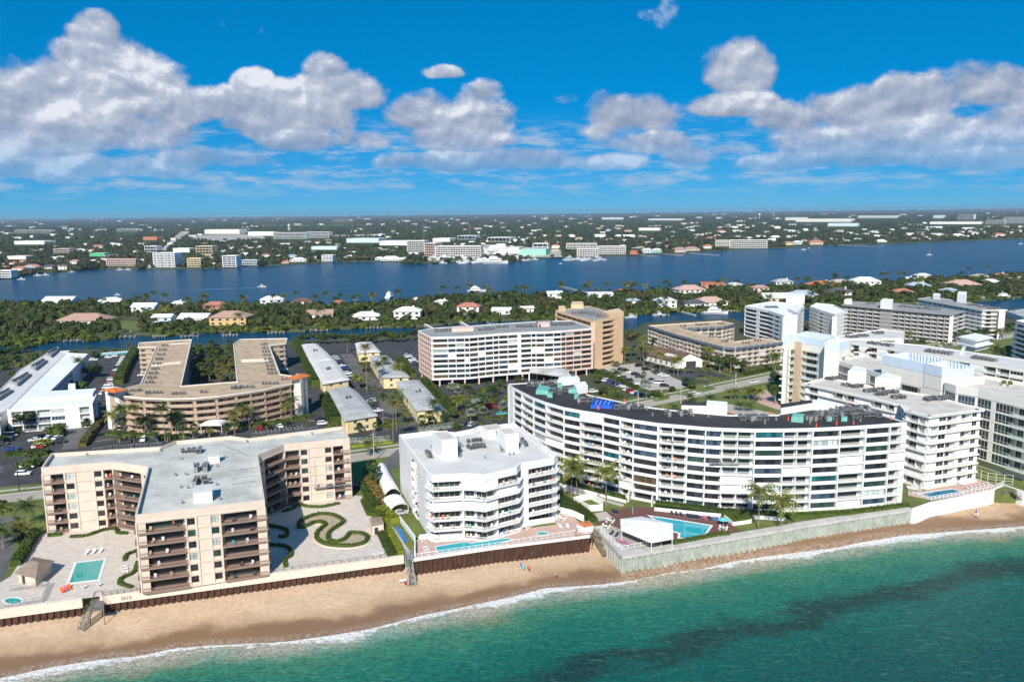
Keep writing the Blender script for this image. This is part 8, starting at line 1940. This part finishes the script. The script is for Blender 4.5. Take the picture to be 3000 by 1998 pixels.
def island_wood():
 rn = random.Random(77); it = []; it2 = []
 for _ in range(12000):
  x = rn.uniform(-660,800); v = rn.random(); p = Vector((x,lerp(float(sS(x)) - 5.5,float(sN(x)) - 3,v)))
  if not in_view(p) or in_house(p,1.2,12) or len(it) + len(it2) > 3900: continue
  q = pix((p.x,p.y,ZI))
  if 338 < q[0] < 415 and 930 < q[1] < 978 or 1960 < q[0] < 2000 and q[1] > 890: continue
  edge = p.y - float(sS(x)); r = rn.uniform(2.8,6.0) * (1.2 if q[0] < 420 else 1); k = rn.uniform(.9,1.6)
  (it2 if edge < 16 and rn.random() < .85 else it).append((p.x,p.y,ZI + (-.6 if edge < 4 else .2 if edge < 16 else rn.uniform(.6,2.4)),r,r * k * (.75 if edge < 16 else 1)))
 crowns('island_woods','mixed dark garden trees massed over the lagoon island',it,40,wood_mat('island_leaves',(.022,.038,.012),(.070,.088,.022),(.085,.062,.028),.12),8)
 crowns('mangrove_bank','bright green mangrove mass along the canal bank',it2,40,wood_mat('mangrove_mass',(.036,.060,.010),(.100,.118,.018),(.06,.08,.02),.2),9)
 g = []
 for _ in range(1100):      # low planting between lots and buildings on the near shore
  key,x0,x1,y0,y1,r0,r1 = rn.choice([('H',480,1050,860,1180,1.2,2.6),('H',480,1050,860,1180,1.2,2.6),('F',985,1750,1300,1400,.8,1.6),('G',300,970,1020,1130,.8,1.5),('I',450,1050,940,1010,.8,1.6),('I',1080,1500,850,1030,1.6,3.2),('O',560,760,380,560,1.5,3),('O',0,480,150,330,1.2,2.8),('G',1440,1700,560,780,.9,1.8),('G',1780,1960,820,1080,.9,1.8),('F',1770,2180,580,870,1.4,2.8),('J',1250,2352,610,720,1.2,2.6),('I',1250,1480,1250,1420,.8,1.6),('G',1640,1760,1040,1120,.9,1.6),('H',1870,2080,900,1010,1.0,2.0),('G',1120,1240,1060,1130,1.0,2.0),('A',-90,60,530,600,.8,1.6),('A',60,150,620,760,.6,1.3),('O',120,560,1270,1330,1.0,2.0),('H',480,1050,1150,1250,.8,1.6),('I',560,720,1200,1290,.8,1.5),('I',1000,1350,1060,1110,.5,1.0),('G',1360,1640,1060,1130,.6,1.3),('G',1960,2195,1060,1130,.6,1.4),('I',560,1280,800,870,1.0,2.2),('I',1500,1890,930,1000,.8,1.8)])
  zz = ZD if key == 'A' else ZL; p = W(key,rn.uniform(x0,x1),rn.uniform(y0,y1),zz); r = rn.uniform(r0,r1); g.append((p.x,p.y,zz + .1,r,r * rn.uniform(.7,1.2)))
 crowns('garden_planting','low mixed shrubs filling the gardens behind the road',g,40,wood_mat('garden_leaves',(.045,.07,.014),(.115,.135,.03),(.14,.11,.04),.25),10)
island_wood()
p = W('c',260,408,0); tree(p,0,13,9,L_MANG,'mangrove islet',True); p = W('c',160,400,0); tree(p,0,9,8,L_MANG,'mangrove islet',True); p = W('c',370,405,0); tree(p,0,9,8,L_MANG,'mangrove islet',True)
# ------------------------------------------------------------------ sea air
b = MB(); b.box(-46000,46000,-3000,61000,-2.6,125,M_WHITE); hz = b.build('haze'); hz.data.materials.clear()
hm = bpy.data.materials.new('sea_haze'); hm.use_nodes = True; t = NT(hm.node_tree); t.n.remove(t.n['Principled BSDF']); pv = t.node('ShaderNodeVolumePrincipled'); pv.inputs['Color'].default_value = (.62,.78,.92,1); pv.inputs['Density'].default_value = 4.8e-5; pv.inputs['Anisotropy'].default_value = .2
t.l.new(pv.outputs[0],t.n['Material Output'].inputs['Volume']); hz.data.materials.append(hm); tag(hz,'thin blue sea air over land and water','haze',kind='stuff')
# ------------------------------------------------------------------ vehicles
CAR_COL = {'white': (.78,.78,.77),'black': (.012,.012,.014),'silver': (.42,.43,.44),'dark grey': (.06,.062,.068),'red': (.35,.015,.012),'blue': (.02,.06,.22),'brown': (.12,.075,.045),'turquoise': (.12,.45,.45)}
M_TYRE = mat('tyre_rubber',(.015,.015,.015),.9,.1)
def car_parts(kind,colr):
 pm = mat('car_paint_' + colr.replace(' ','_'),CAR_COL[colr],.25,.02,spec=.6); H,L = {'sedan': (1.45,4.7),'suv': (1.75,4.8),'van': (2.3,5.6),'pickup': (1.8,5.6)}[kind]; l = L / 2; w = .92; wl = {'sedan': .95,'suv': 1.08,'van': 1.25,'pickup': 1.1}[kind]
 pr = [(-l,.35),(l,.35),(l,wl * .8),(l * .92,wl * .92),(l * .45,wl),(-l * .8 if kind != 'pickup' else -l,wl),(-l,wl * .9)]
 def ext(b,pr,w0,w1,zsplit,m): n = len(pr); b.add([(x,-(w0 if z <= zsplit else w1),z) for x,z in pr] + [(x,(w0 if z <= zsplit else w1),z) for x,z in pr],[tuple(range(n)),tuple(reversed(range(n,2 * n)))] + [(i,n + i,n + (i + 1) % n,(i + 1) % n) for i in range(n)],m)
 b = MB(); ext(b,pr,w,w * .98,.7,pm)
 cab = {'sedan': [(l * .48,wl),(l * .12,H),(-l * .38,H),(-l * .78,wl)],'suv': [(l * .5,wl),(l * .22,H),(-l * .86,H),(-l * .96,wl)],'van': [(l * .8,wl),(l * .55,H),(-l * .97,H),(-l * .99,wl)],'pickup': [(l * .42,wl),(l * .2,H),(-l * .2,H),(-l * .28,wl)]}[kind]
 ext(b,[(x,z + (0.0 if i in (0,3) else .02)) for i,(x,z) in enumerate(cab)],w * .97,w * .78,wl + .01,pm); g = MB()
 zm,zt = wl + .08,H - .1; f = lambda z: (z - wl) / (H - wl)
 ext(g,[(lerp(cab[0][0],cab[1][0],f(zm)) + .03,zm),(lerp(cab[0][0],cab[1][0],f(zt)) + .03,zt),(lerp(cab[3][0],cab[2][0],f(zt)) - .03,zt),(lerp(cab[3][0],cab[2][0],f(zm)) - .03,zm)],lerp(.97,.78,f(zm)) * w + .02,lerp(.97,.78,f(zt)) * w + .02,(zm + zt) / 2,G_DARK)
 wh = MB(); wh.tube([(0,-.1,0),(0,.1,0)],.33,M_TYRE,10); wh.tube([(0,-.11,0),(0,.11,0)],.18,M_METAL,8); lt = MB(); lt.box(-.03,.03,-.18,.18,-.07,.07,M_FRAME)
 if kind == 'pickup': b.box(-l * .95,-l * .32,-w * .8,w * .8,wl - .02,wl + .01,M_DARK)
 return b.mesh('body'),g.mesh('windows'),wh.mesh('wheel'),lt.mesh('headlight'),l,w,wl
def car(p,rz,kind,colr,where,z=ZL + .03):
 bd,gl,wh,lt,l,w,wl = cached(('car',kind,colr),lambda: car_parts(kind,colr)); t = thing('parked_car' if kind != 'van' else 'parked_van',colr + ' ' + {'sedan': 'saloon car','suv': 'sport utility car','van': 'van','pickup': 'pickup truck'}[kind] + ' ' + where,'van' if kind == 'van' else 'car',(p.x,p.y,z),rz,'vehicles ' + where)
 obj('body',bd,t); obj('windows',gl,t)
 for sx in (-.62,.62):
  for sy in (-1,1): obj('wheel',wh,t,(sx * l,sy * (w - .08),.33))
 for sy in (-.6,.6): obj('headlight',lt,t,(l - .02,sy * w,wl * .72))
CW = list('wwwwwkkkssgggrb'); CN = dict(w='white',k='black',s='silver',g='dark grey',r='red',b='blue',n='brown',t='turquoise'); rg = random.Random(17)
def car_row(key,x0,y0,x1,y1,n,where,turn=90):
 A,B = W(key,x0,y0),W(key,x1,y1); d = (B - A); a = math.atan2(d.y,d.x) + R(turn)
 for i in range(n): p = lerp(A,B,i / max(1,n - 1)); car(p,a + rg.uniform(-.05,.05) + (math.pi if rg.random() < .4 else 0),rg.choice(['sedan','suv','suv','sedan']),CN[rg.choice(CW)],where)
for a in (('F',1145,625,985,905,14,'in the row against the brownish hedge'),('F',1060,612,1000,625,2,'near the lagoon lounge terrace'),('F',880,630,840,665,3,'behind the white wing'),('F',1350,680,1280,850,4,'beside the left tan wing',90),('G',680,490,735,605,6,'beside the right tan wing'),('G',1195,462,1335,640,9,'beside the left yellow ranges'),('G',1845,435,1955,540,8,'left of the white and pink condominium'),('G',505,1125,780,1090,4,'in front of the curved tan block'),('G',1065,1042,1085,1078,2,'below the tan stair tower'),('F',1195,1392,1440,1375,3,'under the cabbage palms'),('G',1590,960,1640,1000,2,'between the yellow ranges'),('G',1530,870,1550,890,1,'near the middle yellow range'),
    ('I',60,1010,195,1062,5,'in the outer row along the lot hedge'),('I',250,1082,385,1140,5,'in the lower row along the lot hedge'),('I',75,1108,245,1168,5,'below the long lot hedge'),('I',305,1200,425,1248,4,'at the end of the long lot hedge'),('I',545,1098,580,1120,2,'near the silver fan palm'),('O',-20,1240,70,1150,3,'at the left border of the lot'),('H',655,1238,730,1245,2,'under the silver fan palm'),('J',2070,640,2160,650,3,'behind the stair tower'),('O',470,1112,660,1120,3,'behind the spreading yellow green tree'),('O',400,1145,440,1222,2,'left of the spreading yellow green tree')):
 car_row(*a)
for key,x,y,kd,c,rz,wh in (('O',110,1105,'van','white',.15,'by the white three storey block'),('O',700,1165,'sedan','black',.1,'in the middle of the left lot'),('O',130,1250,'pickup','blue',.4,'by the roadside hedge'),('O',320,1455,'suv','white',.1,'under the verge tree'),('O',270,1535,'suv','white',.15,'beside the road bend'),('O',440,1225,'sedan','red',.1,'by the roadside hedge'),('I',245,990,'sedan','black',.25,'in the concrete lot'),('I',285,1003,'suv','black',.25,'in the concrete lot'),('I',335,1022,'sedan','white',.25,'in the concrete lot'),('I',388,1042,'suv','black',.25,'in the concrete lot'),('I',430,1068,'suv','dark grey',.25,'in the concrete lot'),('I',425,955,'suv','black',.4,'near the fire station palms'),('I',500,993,'suv','black',.4,'near the fire station palms'),('I',602,1020,'sedan','dark grey',.4,'near the fire station palms'),('I',655,1045,'sedan','white',.35,'beside the lot drive'),('I',695,1058,'sedan','white',.35,'beside the lot drive'),('I',640,1135,'van','white',-.3,'in the concrete lot'),('I',685,1160,'suv','black',-.3,'beside the white van'),('I',885,1130,'sedan','silver',1.2,'by the lot exit'),('I',955,1020,'suv','black',-.1,'on the fire station drive'),('I',1600,1122,'pickup','white',.62,'driving along the road'),('I',1000,1245,'suv','white',.6,'on the road behind the black roof'),('I',935,1285,'sedan','white',.6,'on the road behind the black roof'),('I',1520,1390,'pickup','brown',.3,'in the small court'),('I',1585,1398,'pickup','brown',1.2,'in the small court'),('H',1000,1145,'sedan','turquoise',.3,'below the condominium garden'),('H',820,905,'sedan','dark grey',.1,'in front of the white and pink condominium'),('H',900,1080,'van','red',.2,'in the condominium garden'),('H',1845,940,'suv','white',.4,'beside the round clipped bush'),('F',950,955,'suv','white',1.4,'beside the left tan stair tower'),('F',925,1020,'sedan','dark grey',.2,'below the left tan stair tower')):
 car(W(key,x,y),rz,kd,CN.get(c,c),wh)
car(W('P',1265,1005,ZD),.2,'sedan','silver','under the short white carport',ZD); car(W('P',720,715,ZD),1.2,'sedan','blue','in the shade beside the peach condominium',ZD)
# ------------------------------------------------------------------ terrace furniture, poles, people
def lounger_mesh(m,fm):
 b = MB(); b.box(-.33,.33,-.9,.35,.28,.38,m); b.add([(-.33,.35,.3),(.33,.35,.3),(.33,.85,.85),(-.33,.85,.85),(-.33,.35,.4),(.33,.35,.4),(.33,.8,.92),(-.33,.8,.92)],[(3,2,1,0),(4,5,6,7),(0,1,5,4),(2,3,7,6),(1,2,6,5),(3,0,4,7)],m); return b.mesh('cushion')
def lounger(p,rz,colr,where,z=ZD + .03):
 m = mat('lounger_' + colr,{'white': (.75,.74,.72),'navy': (.02,.025,.05),'pink': (.6,.12,.2),'blue': (.03,.2,.5),'orange': (.8,.15,.02)}[colr],.7,.05); t = thing('sun_lounger',colr + ' sun lounger ' + where,'sun lounger',(p.x,p.y,z),rz,'loungers ' + where); obj('cushion',cached(('lc',colr),lambda: lounger_mesh(m,m)),t); lg = cached('lleg',lambda: MB().box(-.03,.03,-.03,.03,0,.3,M_RAIL).mesh('leg'))
 for sx in (-.28,.28):
  for sy in (-.8,.5): obj('leg',lg,t,(sx,sy,0))
def lrow(key,x0,y0,x1,y1,n,colr,where,rz):
 A,B = W(key,x0,y0,ZD),W(key,x1,y1,ZD)
 for i in range(n): lounger(lerp(A,B,i / max(1,n - 1)),rz + rg.uniform(-.12,.12),colr[i % len(colr)],where)
lrow('D',965,1065,1035,1075,3,['navy'],'behind the large blue pool',.2); lrow('D',1085,1085,1165,1095,5,['navy'],'along the back of the large blue pool',.2); lrow('D',1215,1100,1330,1115,4,['pink','navy','blue'],'at the right end of the large blue pool',.2); lrow('D',500,1215,540,1228,2,['navy'],'on the timber deck',-.6); lrow('V',760,1180,960,1140,8,['white'],'in the row behind the deep blue pool',.4); lrow('A',500,830,580,820,3,['white'],'behind the teal pool',.2); lrow('A',485,1028,572,1015,2,['white'],'in front of the teal pool',3.0); lrow('A',715,905,720,935,3,['white'],'beside the hooked hedges',1.6); lrow('C',1680,905,1735,905,2,['white'],'on the pink deck near the hot tub',.3); lrow('C',640,1060,660,1100,3,['white'],'at the left end of the long pool',1.8); lrow('B',1835,1120,1870,1105,2,['white'],'in the right corner of the pale plaza',1.3); lrow('Q',1190,740,1350,770,6,['orange','blue','pink'],'stacked on the timber deck',.9); lrow('V',880,1245,1180,1190,6,['white'],'at the right end of the deep blue pool',1.0); lrow('V',20,1240,150,1260,5,['white'],'left of the deep blue pool',.6); lrow('A',360,1050,400,1030,3,['orange','pink'],'by the stair head',.8); lrow('P',1250,1190,1320,1320,6,['blue'],'piled along the white wall',1.2); lrow('D',512,1050,545,1055,3,['navy'],'stacked by the pale patio',.1)
def umbrella(p,z,label,col,open_=True):
 m = mat(label.split()[0] + '_canvas',col,.7,.05); t = thing('parasol',label,'parasol',(p.x,p.y,z)); obj('pole',MB().tube([(0,0,0),(0,0,2.3)],.05,M_RAIL,6).mesh('pole'),t); n = 8; r = 1.6 if open_ else .22; h = .55 if open_ else 1.4
 obj('canopy',MB().add([(r * math.cos(k * math.pi / 4),r * math.sin(k * math.pi / 4),2.4 - h) for k in range(n)] + [(0,0,2.5)],[(k,(k + 1) % n,n) for k in range(n)],m).mesh('canopy'),t)
umbrella(W('D',1355,1150,ZD),ZD,'turquoise open parasol at the right of the large blue pool',(.12,.5,.5)); umbrella(W('D',662,1058,ZD),ZD,'teal folded parasol behind the white tent',(.05,.35,.38),False); umbrella(W('E',1722,1068,2.2),2.0,'indigo folded parasol over the beach chairs at the right',(.03,.03,.3),False)
def table_set(p,z,label):
 t = thing('garden_table',label,'table',(p.x,p.y,z)); obj('table_top',MB().cyl((0,0),.6,.68,.74,M_CREAM,12).mesh('table_top'),t); obj('leg',MB().cyl((0,0),.08,0,.68,M_CREAM,6).mesh('leg'),t)
 for k in range(4): a = k * 1.57 + .4; q = p + Vector((math.cos(a),math.sin(a))) * 1.15; c = thing('garden_chair','pale garden chair at the ' + label,'chair',(q.x,q.y,z),a + 1.57,'chairs at the ' + label); obj('seat',cached('cs',lambda: MB().box(-.25,.25,-.25,.25,.4,.45,M_CREAM).mesh('seat')),c); obj('backrest',cached('cb',lambda: MB().box(-.25,.25,-.28,-.22,.45,.95,M_CREAM).mesh('backrest')),c); [obj('leg',cached('cl',lambda: MB().box(-.025,.025,-.025,.025,0,.4,M_CREAM).mesh('leg')),c,(sx,sy,0)) for sx in (-.2,.2) for sy in (-.2,.2)]
for key,x,y,lb in (('D',1355,1180,'round table under the turquoise parasol'),('D',490,1125,'round table beside the pale patio'),('D',455,1168,'square table at the timber deck head'),('C',1690,850,'white table set on the pink deck'),('C',1410,915,'white table before the balconies'),('C',610,1010,'white table by the left wall')): table_set(W(key,x,y,ZD),ZD + .03,lb)
def pole(label,key,x,yb,yt,z=ZL,arm=0,name='utility_pole',m=None):
 p = W(key,x,yb,z); ox,oy,s = ZW[key]; h = rise((ox + x / s,oy + yb / s),oy + yt / s,z); t = thing(name,label,'pole',(p.x,p.y,z),.6); m = m or M_CONC; obj('shaft',MB().tube([(0,0,0),(0,0,h)],[.2,.12],m,7).mesh('shaft'),t)
 if arm: obj('crossarm',MB().box(-arm,arm,-.08,.08,h - 1.0,h - .85,m).mesh('crossarm'),t)
for a in (('pale concrete utility pole beside the roadside palm','P',965,395,60,ZL,1.2),('concrete pole behind the blue tarpaulin','I',415,1380,1205,ZL),('concrete pole behind the black roof nearer the road','I',850,1370,1130,ZL),('concrete pole at the junction by the clipped hedge','I',1412,1150,1020,ZL,1.0),('dark street lamp on the grass island','I',1128,1175,960,ZL,0,'street_lamp',M_DARK),('dark street lamp in the concrete lot','I',297,1290,1110,ZL,0,'street_lamp',M_DARK),('pole among the dense trees by the peach block','I',1490,1000,880,ZL),('utility pole over the island houses, left','K',550,1010,925,ZI,2.0),('utility pole over the island houses, middle','L',1010,950,870,ZI,2.0),('utility pole over the island houses, right','L',2250,905,835,ZI,2.0),('dark street lamp beside the road left of the peach condominium','A',112,470,290,ZL,0,'street_lamp',M_DARK)): pole(*a)
# swing stages with workers on two facades
def stage(label,A,B,z,m=None):
 L = (B - A).length; e1 = (B - A) / L; e2 = Vector((-e1.y,e1.x)); t = thing('swing_stage',label,'scaffold',(A.x,A.y,z)); b = MB(); b.obox(A,e1,e2,0,L,-1.3,-.5,z,z + .1,M_METAL); b.build('platform',t); b = MB()
 for q in (.5,1.0): b.obox(A,e1,e2,0,L,-1.32,-1.27,z + q,z + q + .06,M_METAL)
 for k in range(6): b.obox(A,e1,e2,L * k / 5 - .03,L * k / 5 + .03,-1.32,-1.27,z,z + 1.05,M_METAL)
 b.build('guard_rail',t); b = MB()
 for k in (.04,.96): p = A + e1 * (L * k) - e2 * .9; b.tube([(p.x,p.y,z),(p.x,p.y,z + (9 if z < 16 else 12))],.03,M_DARK,4)
 b.build('cable',t); return e1,e2
polyA_ = [W('B',1200,257,ZR_A),W('B',1630,216,ZR_A)]
def person(label,p,z,shirt,legs,rz=0,sit=False,bare=False):
 me = bpy.data.meshes.new('person'); V = [(0,0,.92),(0,0,1.15),(0,.02,1.42),(0,.02,1.52),(0,0,1.66),(.19,0,1.4),(.27,-.05,1.12),(.22,-.2,.95),(-.19,0,1.4),(-.29,.03,1.12),(-.26,-.12,.9),(.1,0,.88),(.12,-.04,.48),(.12,.03,.06),(.12,-.16,.03),(-.1,0,.88),(-.12,.05,.48),(-.12,.12,.06),(-.12,-.06,.03)]
 if sit: V = [(x,y - (.0),z - .45) if i < 11 or i in (11,15) else (x,y - .42 - (.0 if i in (12,16) else .04),max(.03,z if i not in (12,16) else .45)) for i,(x,y,z) in enumerate(V)]
 E = [(0,1),(1,2),(2,3),(3,4),(2,5),(5,6),(6,7),(2,8),(8,9),(9,10),(0,11),(11,12),(12,13),(13,14),(0,15),(15,16),(16,17),(17,18)]; rad = [.15,.14,.15,.06,.11,.07,.05,.04,.07,.05,.04,.1,.07,.05,.05,.1,.07,.05,.05]
 me.from_pydata(V,E,[]); o = bpy.data.objects.new('person',me); COL.objects.link(o); md = o.modifiers.new('s','SKIN'); o.modifiers.new('d','SUBSURF').levels = 1
 for i,sv in enumerate(me.skin_vertices[0].data): sv.radius = (rad[i],rad[i]); sv.use_root = i == 0
 bpy.context.view_layer.update(); me2 = bpy.data.meshes.new_from_object(o.evaluated_get(bpy.context.evaluated_depsgraph_get())); bpy.data.objects.remove(o); sk = mat('skin',(.42,.24,.16),.6,.05)
 for m in (mat('cloth_' + shirt,{'orange': (.7,.12,.03),'white': (.75,.75,.75),'skin': (.42,.24,.16),'blue': (.05,.1,.4)}[shirt],.8,.05),mat('cloth_' + legs,{'dark': (.02,.02,.03),'red': (.5,.03,.03),'blue': (.05,.1,.4)}.get(legs,(.1,.1,.1)),.8,.05),sk,mat('hair',(.03,.02,.015),.7,.1)): me2.materials.append(m)
 off = .45 if sit else 0
 for f in me2.polygons: z_ = f.center.z + off; x_ = abs(f.center.x); f.use_smooth = True; f.material_index = 3 if z_ > 1.66 else 2 if z_ > 1.47 or (x_ > .2 and z_ < 1.3) or (z_ < .5 and not sit) else (0 if z_ > .95 else 1)
 o = obj('person',me2,None,(p.x,p.y,z),rz); tag(o,label,'person'); return o
e1,e2 = stage('grey swing stage hanging on the right wing of the peach condominium',lerp(polyA_[0],polyA_[1],.32),lerp(polyA_[0],polyA_[1],.97),ZD + 4.6)
for f,c in ((.38,'white'),(.86,'orange')): q = lerp(polyA_[0],polyA_[1],f) - e2 * .9; person('worker in ' + c + ' on the swing stage of the peach condominium',q,ZD + 4.7,c,'dark')
A,B = frC[13],frC[14]; e1,e2 = stage('grey swing stage on the front of the curved condominium',lerp(A,B,-.35),lerp(A,B,.55),ZD + 14.5)
for f,c in ((-.05,'orange'),(.35,'white')): q = lerp(A,B,f) - e2 * .9; person('worker in ' + c + ' on the swing stage of the curved condominium',q,ZD + 14.6,c,'dark')
person('person in dark shorts walking on the wet sand',W('Q',510,1160,.6),.55,'skin','dark',.5)
def beach_chair(label,p,z,colr,rz):
 m = mat('beach_' + colr,{'red': (.5,.05,.02),'turquoise': (.15,.55,.5),'white': (.75,.75,.75)}[colr],.7,.05); t = thing('beach_chair',label,'chair',(p.x,p.y,z),rz); obj('seat',MB().box(-.3,.3,-.45,.1,.3,.36,m).mesh('seat'),t); obj('backrest',MB().box(-.3,.3,.1,.18,.3,1.0,m).mesh('backrest'),t)
 for sx in (-.27,.27):
  for sy in (-.4,.1): obj('leg',MB().box(sx - .03,sx + .03,sy - .03,sy + .03,0,.3,M_RAIL).mesh('leg'),t)
zs = 1.75; beach_chair('turquoise beach chair on the sand below the pink deck',W('Q',130,1045,zs),zs,'turquoise',.4); beach_chair('red beach chair on the sand below the pink deck',W('Q',190,1058,zs),zs,'red',.6); person('person seated in the red beach chair',W('Q',190,1058,zs),zs,'orange','red',.6,True); umbrella(W('Q',100,1045,zs),zs - .1,'violet folded parasol on the sand',(.2,.12,.4),False)
beach_chair('white beach chair on the sand below the white seawall',W('E',1738,1075,1.9),1.8,'white',.2); person('person in white seated on the sand at the right',W('E',1738,1075,1.9),1.8,'white','red',.2,True); person('person in orange sitting on a top floor balcony of the peach condominium',W('A',1000,668,ZD + 15.3),ZD + 15.3,'orange','dark',3.0,True)
p = W('B',2040,1318,1.9); t = thing('beach_sign','low white sign board on the sand by the metal stair','sign',(p.x,p.y,1.8),.3); obj('board',MB().box(-.9,.9,-.04,.04,.3,.8,M_WHITE).mesh('board'),t); [obj('post',MB().box(x - .05,x + .05,-.05,.05,-.3,.3,M_WOODG).mesh('post'),t) for x in (-.7,.7)]
p = W('B',2060,1340,1.8); beach_chair('red beach chair beside the white sign board',p,1.75,'red',.8)
for p,z,rz,wh in CHAIRS:      # chairs on the balconies
 cn,cc = rg.choice([*[('white',(.75,.75,.74))] * 6,*[('tan',(.5,.38,.25))] * 4,*[('dark',(.06,.05,.05))] * 4,('blue',(.05,.25,.5)),('orange',(.75,.15,.03)),('teal',(.1,.4,.4))]); m = mat('chair_' + cn,cc,.6,.03)
 t = thing('balcony_chair',cn + ' balcony chair on the ' + wh,'chair',(p.x,p.y,z),rz,'balcony chairs on the ' + wh)
 obj('seat',cached(('bs',cn),lambda: MB().box(-.3,.3,-.32,.3,.3,.45,m).box(-.28,-.22,-.3,.28,0,.3,m).box(.22,.28,-.3,.28,0,.3,m).mesh('seat')),t); obj('backrest',cached(('bb',cn),lambda: MB().box(-.3,.3,.3,.38,.3,1.05,m).mesh('backrest')),t)
# lounge terrace on the lagoon
q = WL('F',[(925,600),(1200,578),(1200,560),(930,580)],ZL); o = sheet('lounge_terrace',q,ZL + .3,mat('aqua_deck_paint',(.15,.5,.5),.7,.05),thick=.4)
for i in range(12): lounger(lerp(q[0],q[1],(i + .5) / 12) + Vector((0,2.5)),.1,'white','on the aqua lagoon terrace',ZL + .32)
# ------------------------------------------------------------------ labels that single things out
MARK = [(W('F',1800,990),'by the curved tan block'),(W('F',1950,720),'in the court between the tan wings'),(W('O',500,700),'by the white three storey block'),(W('O',300,200),'beside the left grey roofs'),(W('F',1060,760),'by the left parking lot'),(W('G',1060,430),'beside the far left yellow range'),(W('G',1350,900),'beside the nearest left yellow range'),(W('G',1700,550),'among the right yellow ranges'),(W('G',2050,820),'by the stained yellow range'),(W('G',1450,300),'on the lagoon bank'),(W('H',750,950),'in the condominium garden'),(W('I',300,1050),'by the concrete lot'),(W('I',750,900),'beside the fire station'),(W('I',1300,930),'below the peach U block'),(W('I',1600,1280),'in the paved court'),(W('I',1000,1330),'behind the black roof'),(W('J',1800,650),'behind the long white block'),(W('J',60,1000),'left of the stone tower'),(W('A',120,700),'left of the peach condominium'),(W('P',930,600),'by the white carports'),(W('Q',800,200),'on the curved condominium lawn'),(W('D',1700,1150),'inside the green seawall'),(W('P',900,250),'on the road verge'),(W('c',260,400),'off the far marina'),(W('R',1100,100),'by the stepped white condominium')] + [(c,None) for c,*_ in HOUSES[:48]]
for i,h in enumerate(IS): MARK[len(MARK) - 48 + i] = (HOUSES[i][0],'near the ' + ' '.join(h[0].replace('with ','of ').split()[:6]))
for t,words,p,h in TREES:
 d,ph = min(((p - c).length,q) for c,q in MARK); t['label'] = words + ' ' + ph; t['group'] = words + 's ' + ph
def ordinal(k): return str(k) + ('th' if 10 < k % 100 < 14 else {1: 'st',2: 'nd',3: 'rd'}.get(k % 10,'th'))
bpy.context.view_layer.update()
same = {}
for o in bpy.data.objects:
 if o.parent is None and 'label' in o and o.get('kind') is None: same.setdefault(o['label'],[]).append(o)
for lb,lst in same.items():
 if len(lst) < 2: continue
 lst.sort(key=lambda o: pix(o.location)[0]); w = lb.split()
 if len(w) > 12: lb = ' '.join(w[:12])
 for k,o in enumerate(lst):
  if 'group' not in o: o['group'] = 'several: ' + lb
  o['label'] = lb + (', leftmost' if k == 0 else ', rightmost' if k == len(lst) - 1 else ', ' + ordinal(k + 1) + ' from left')
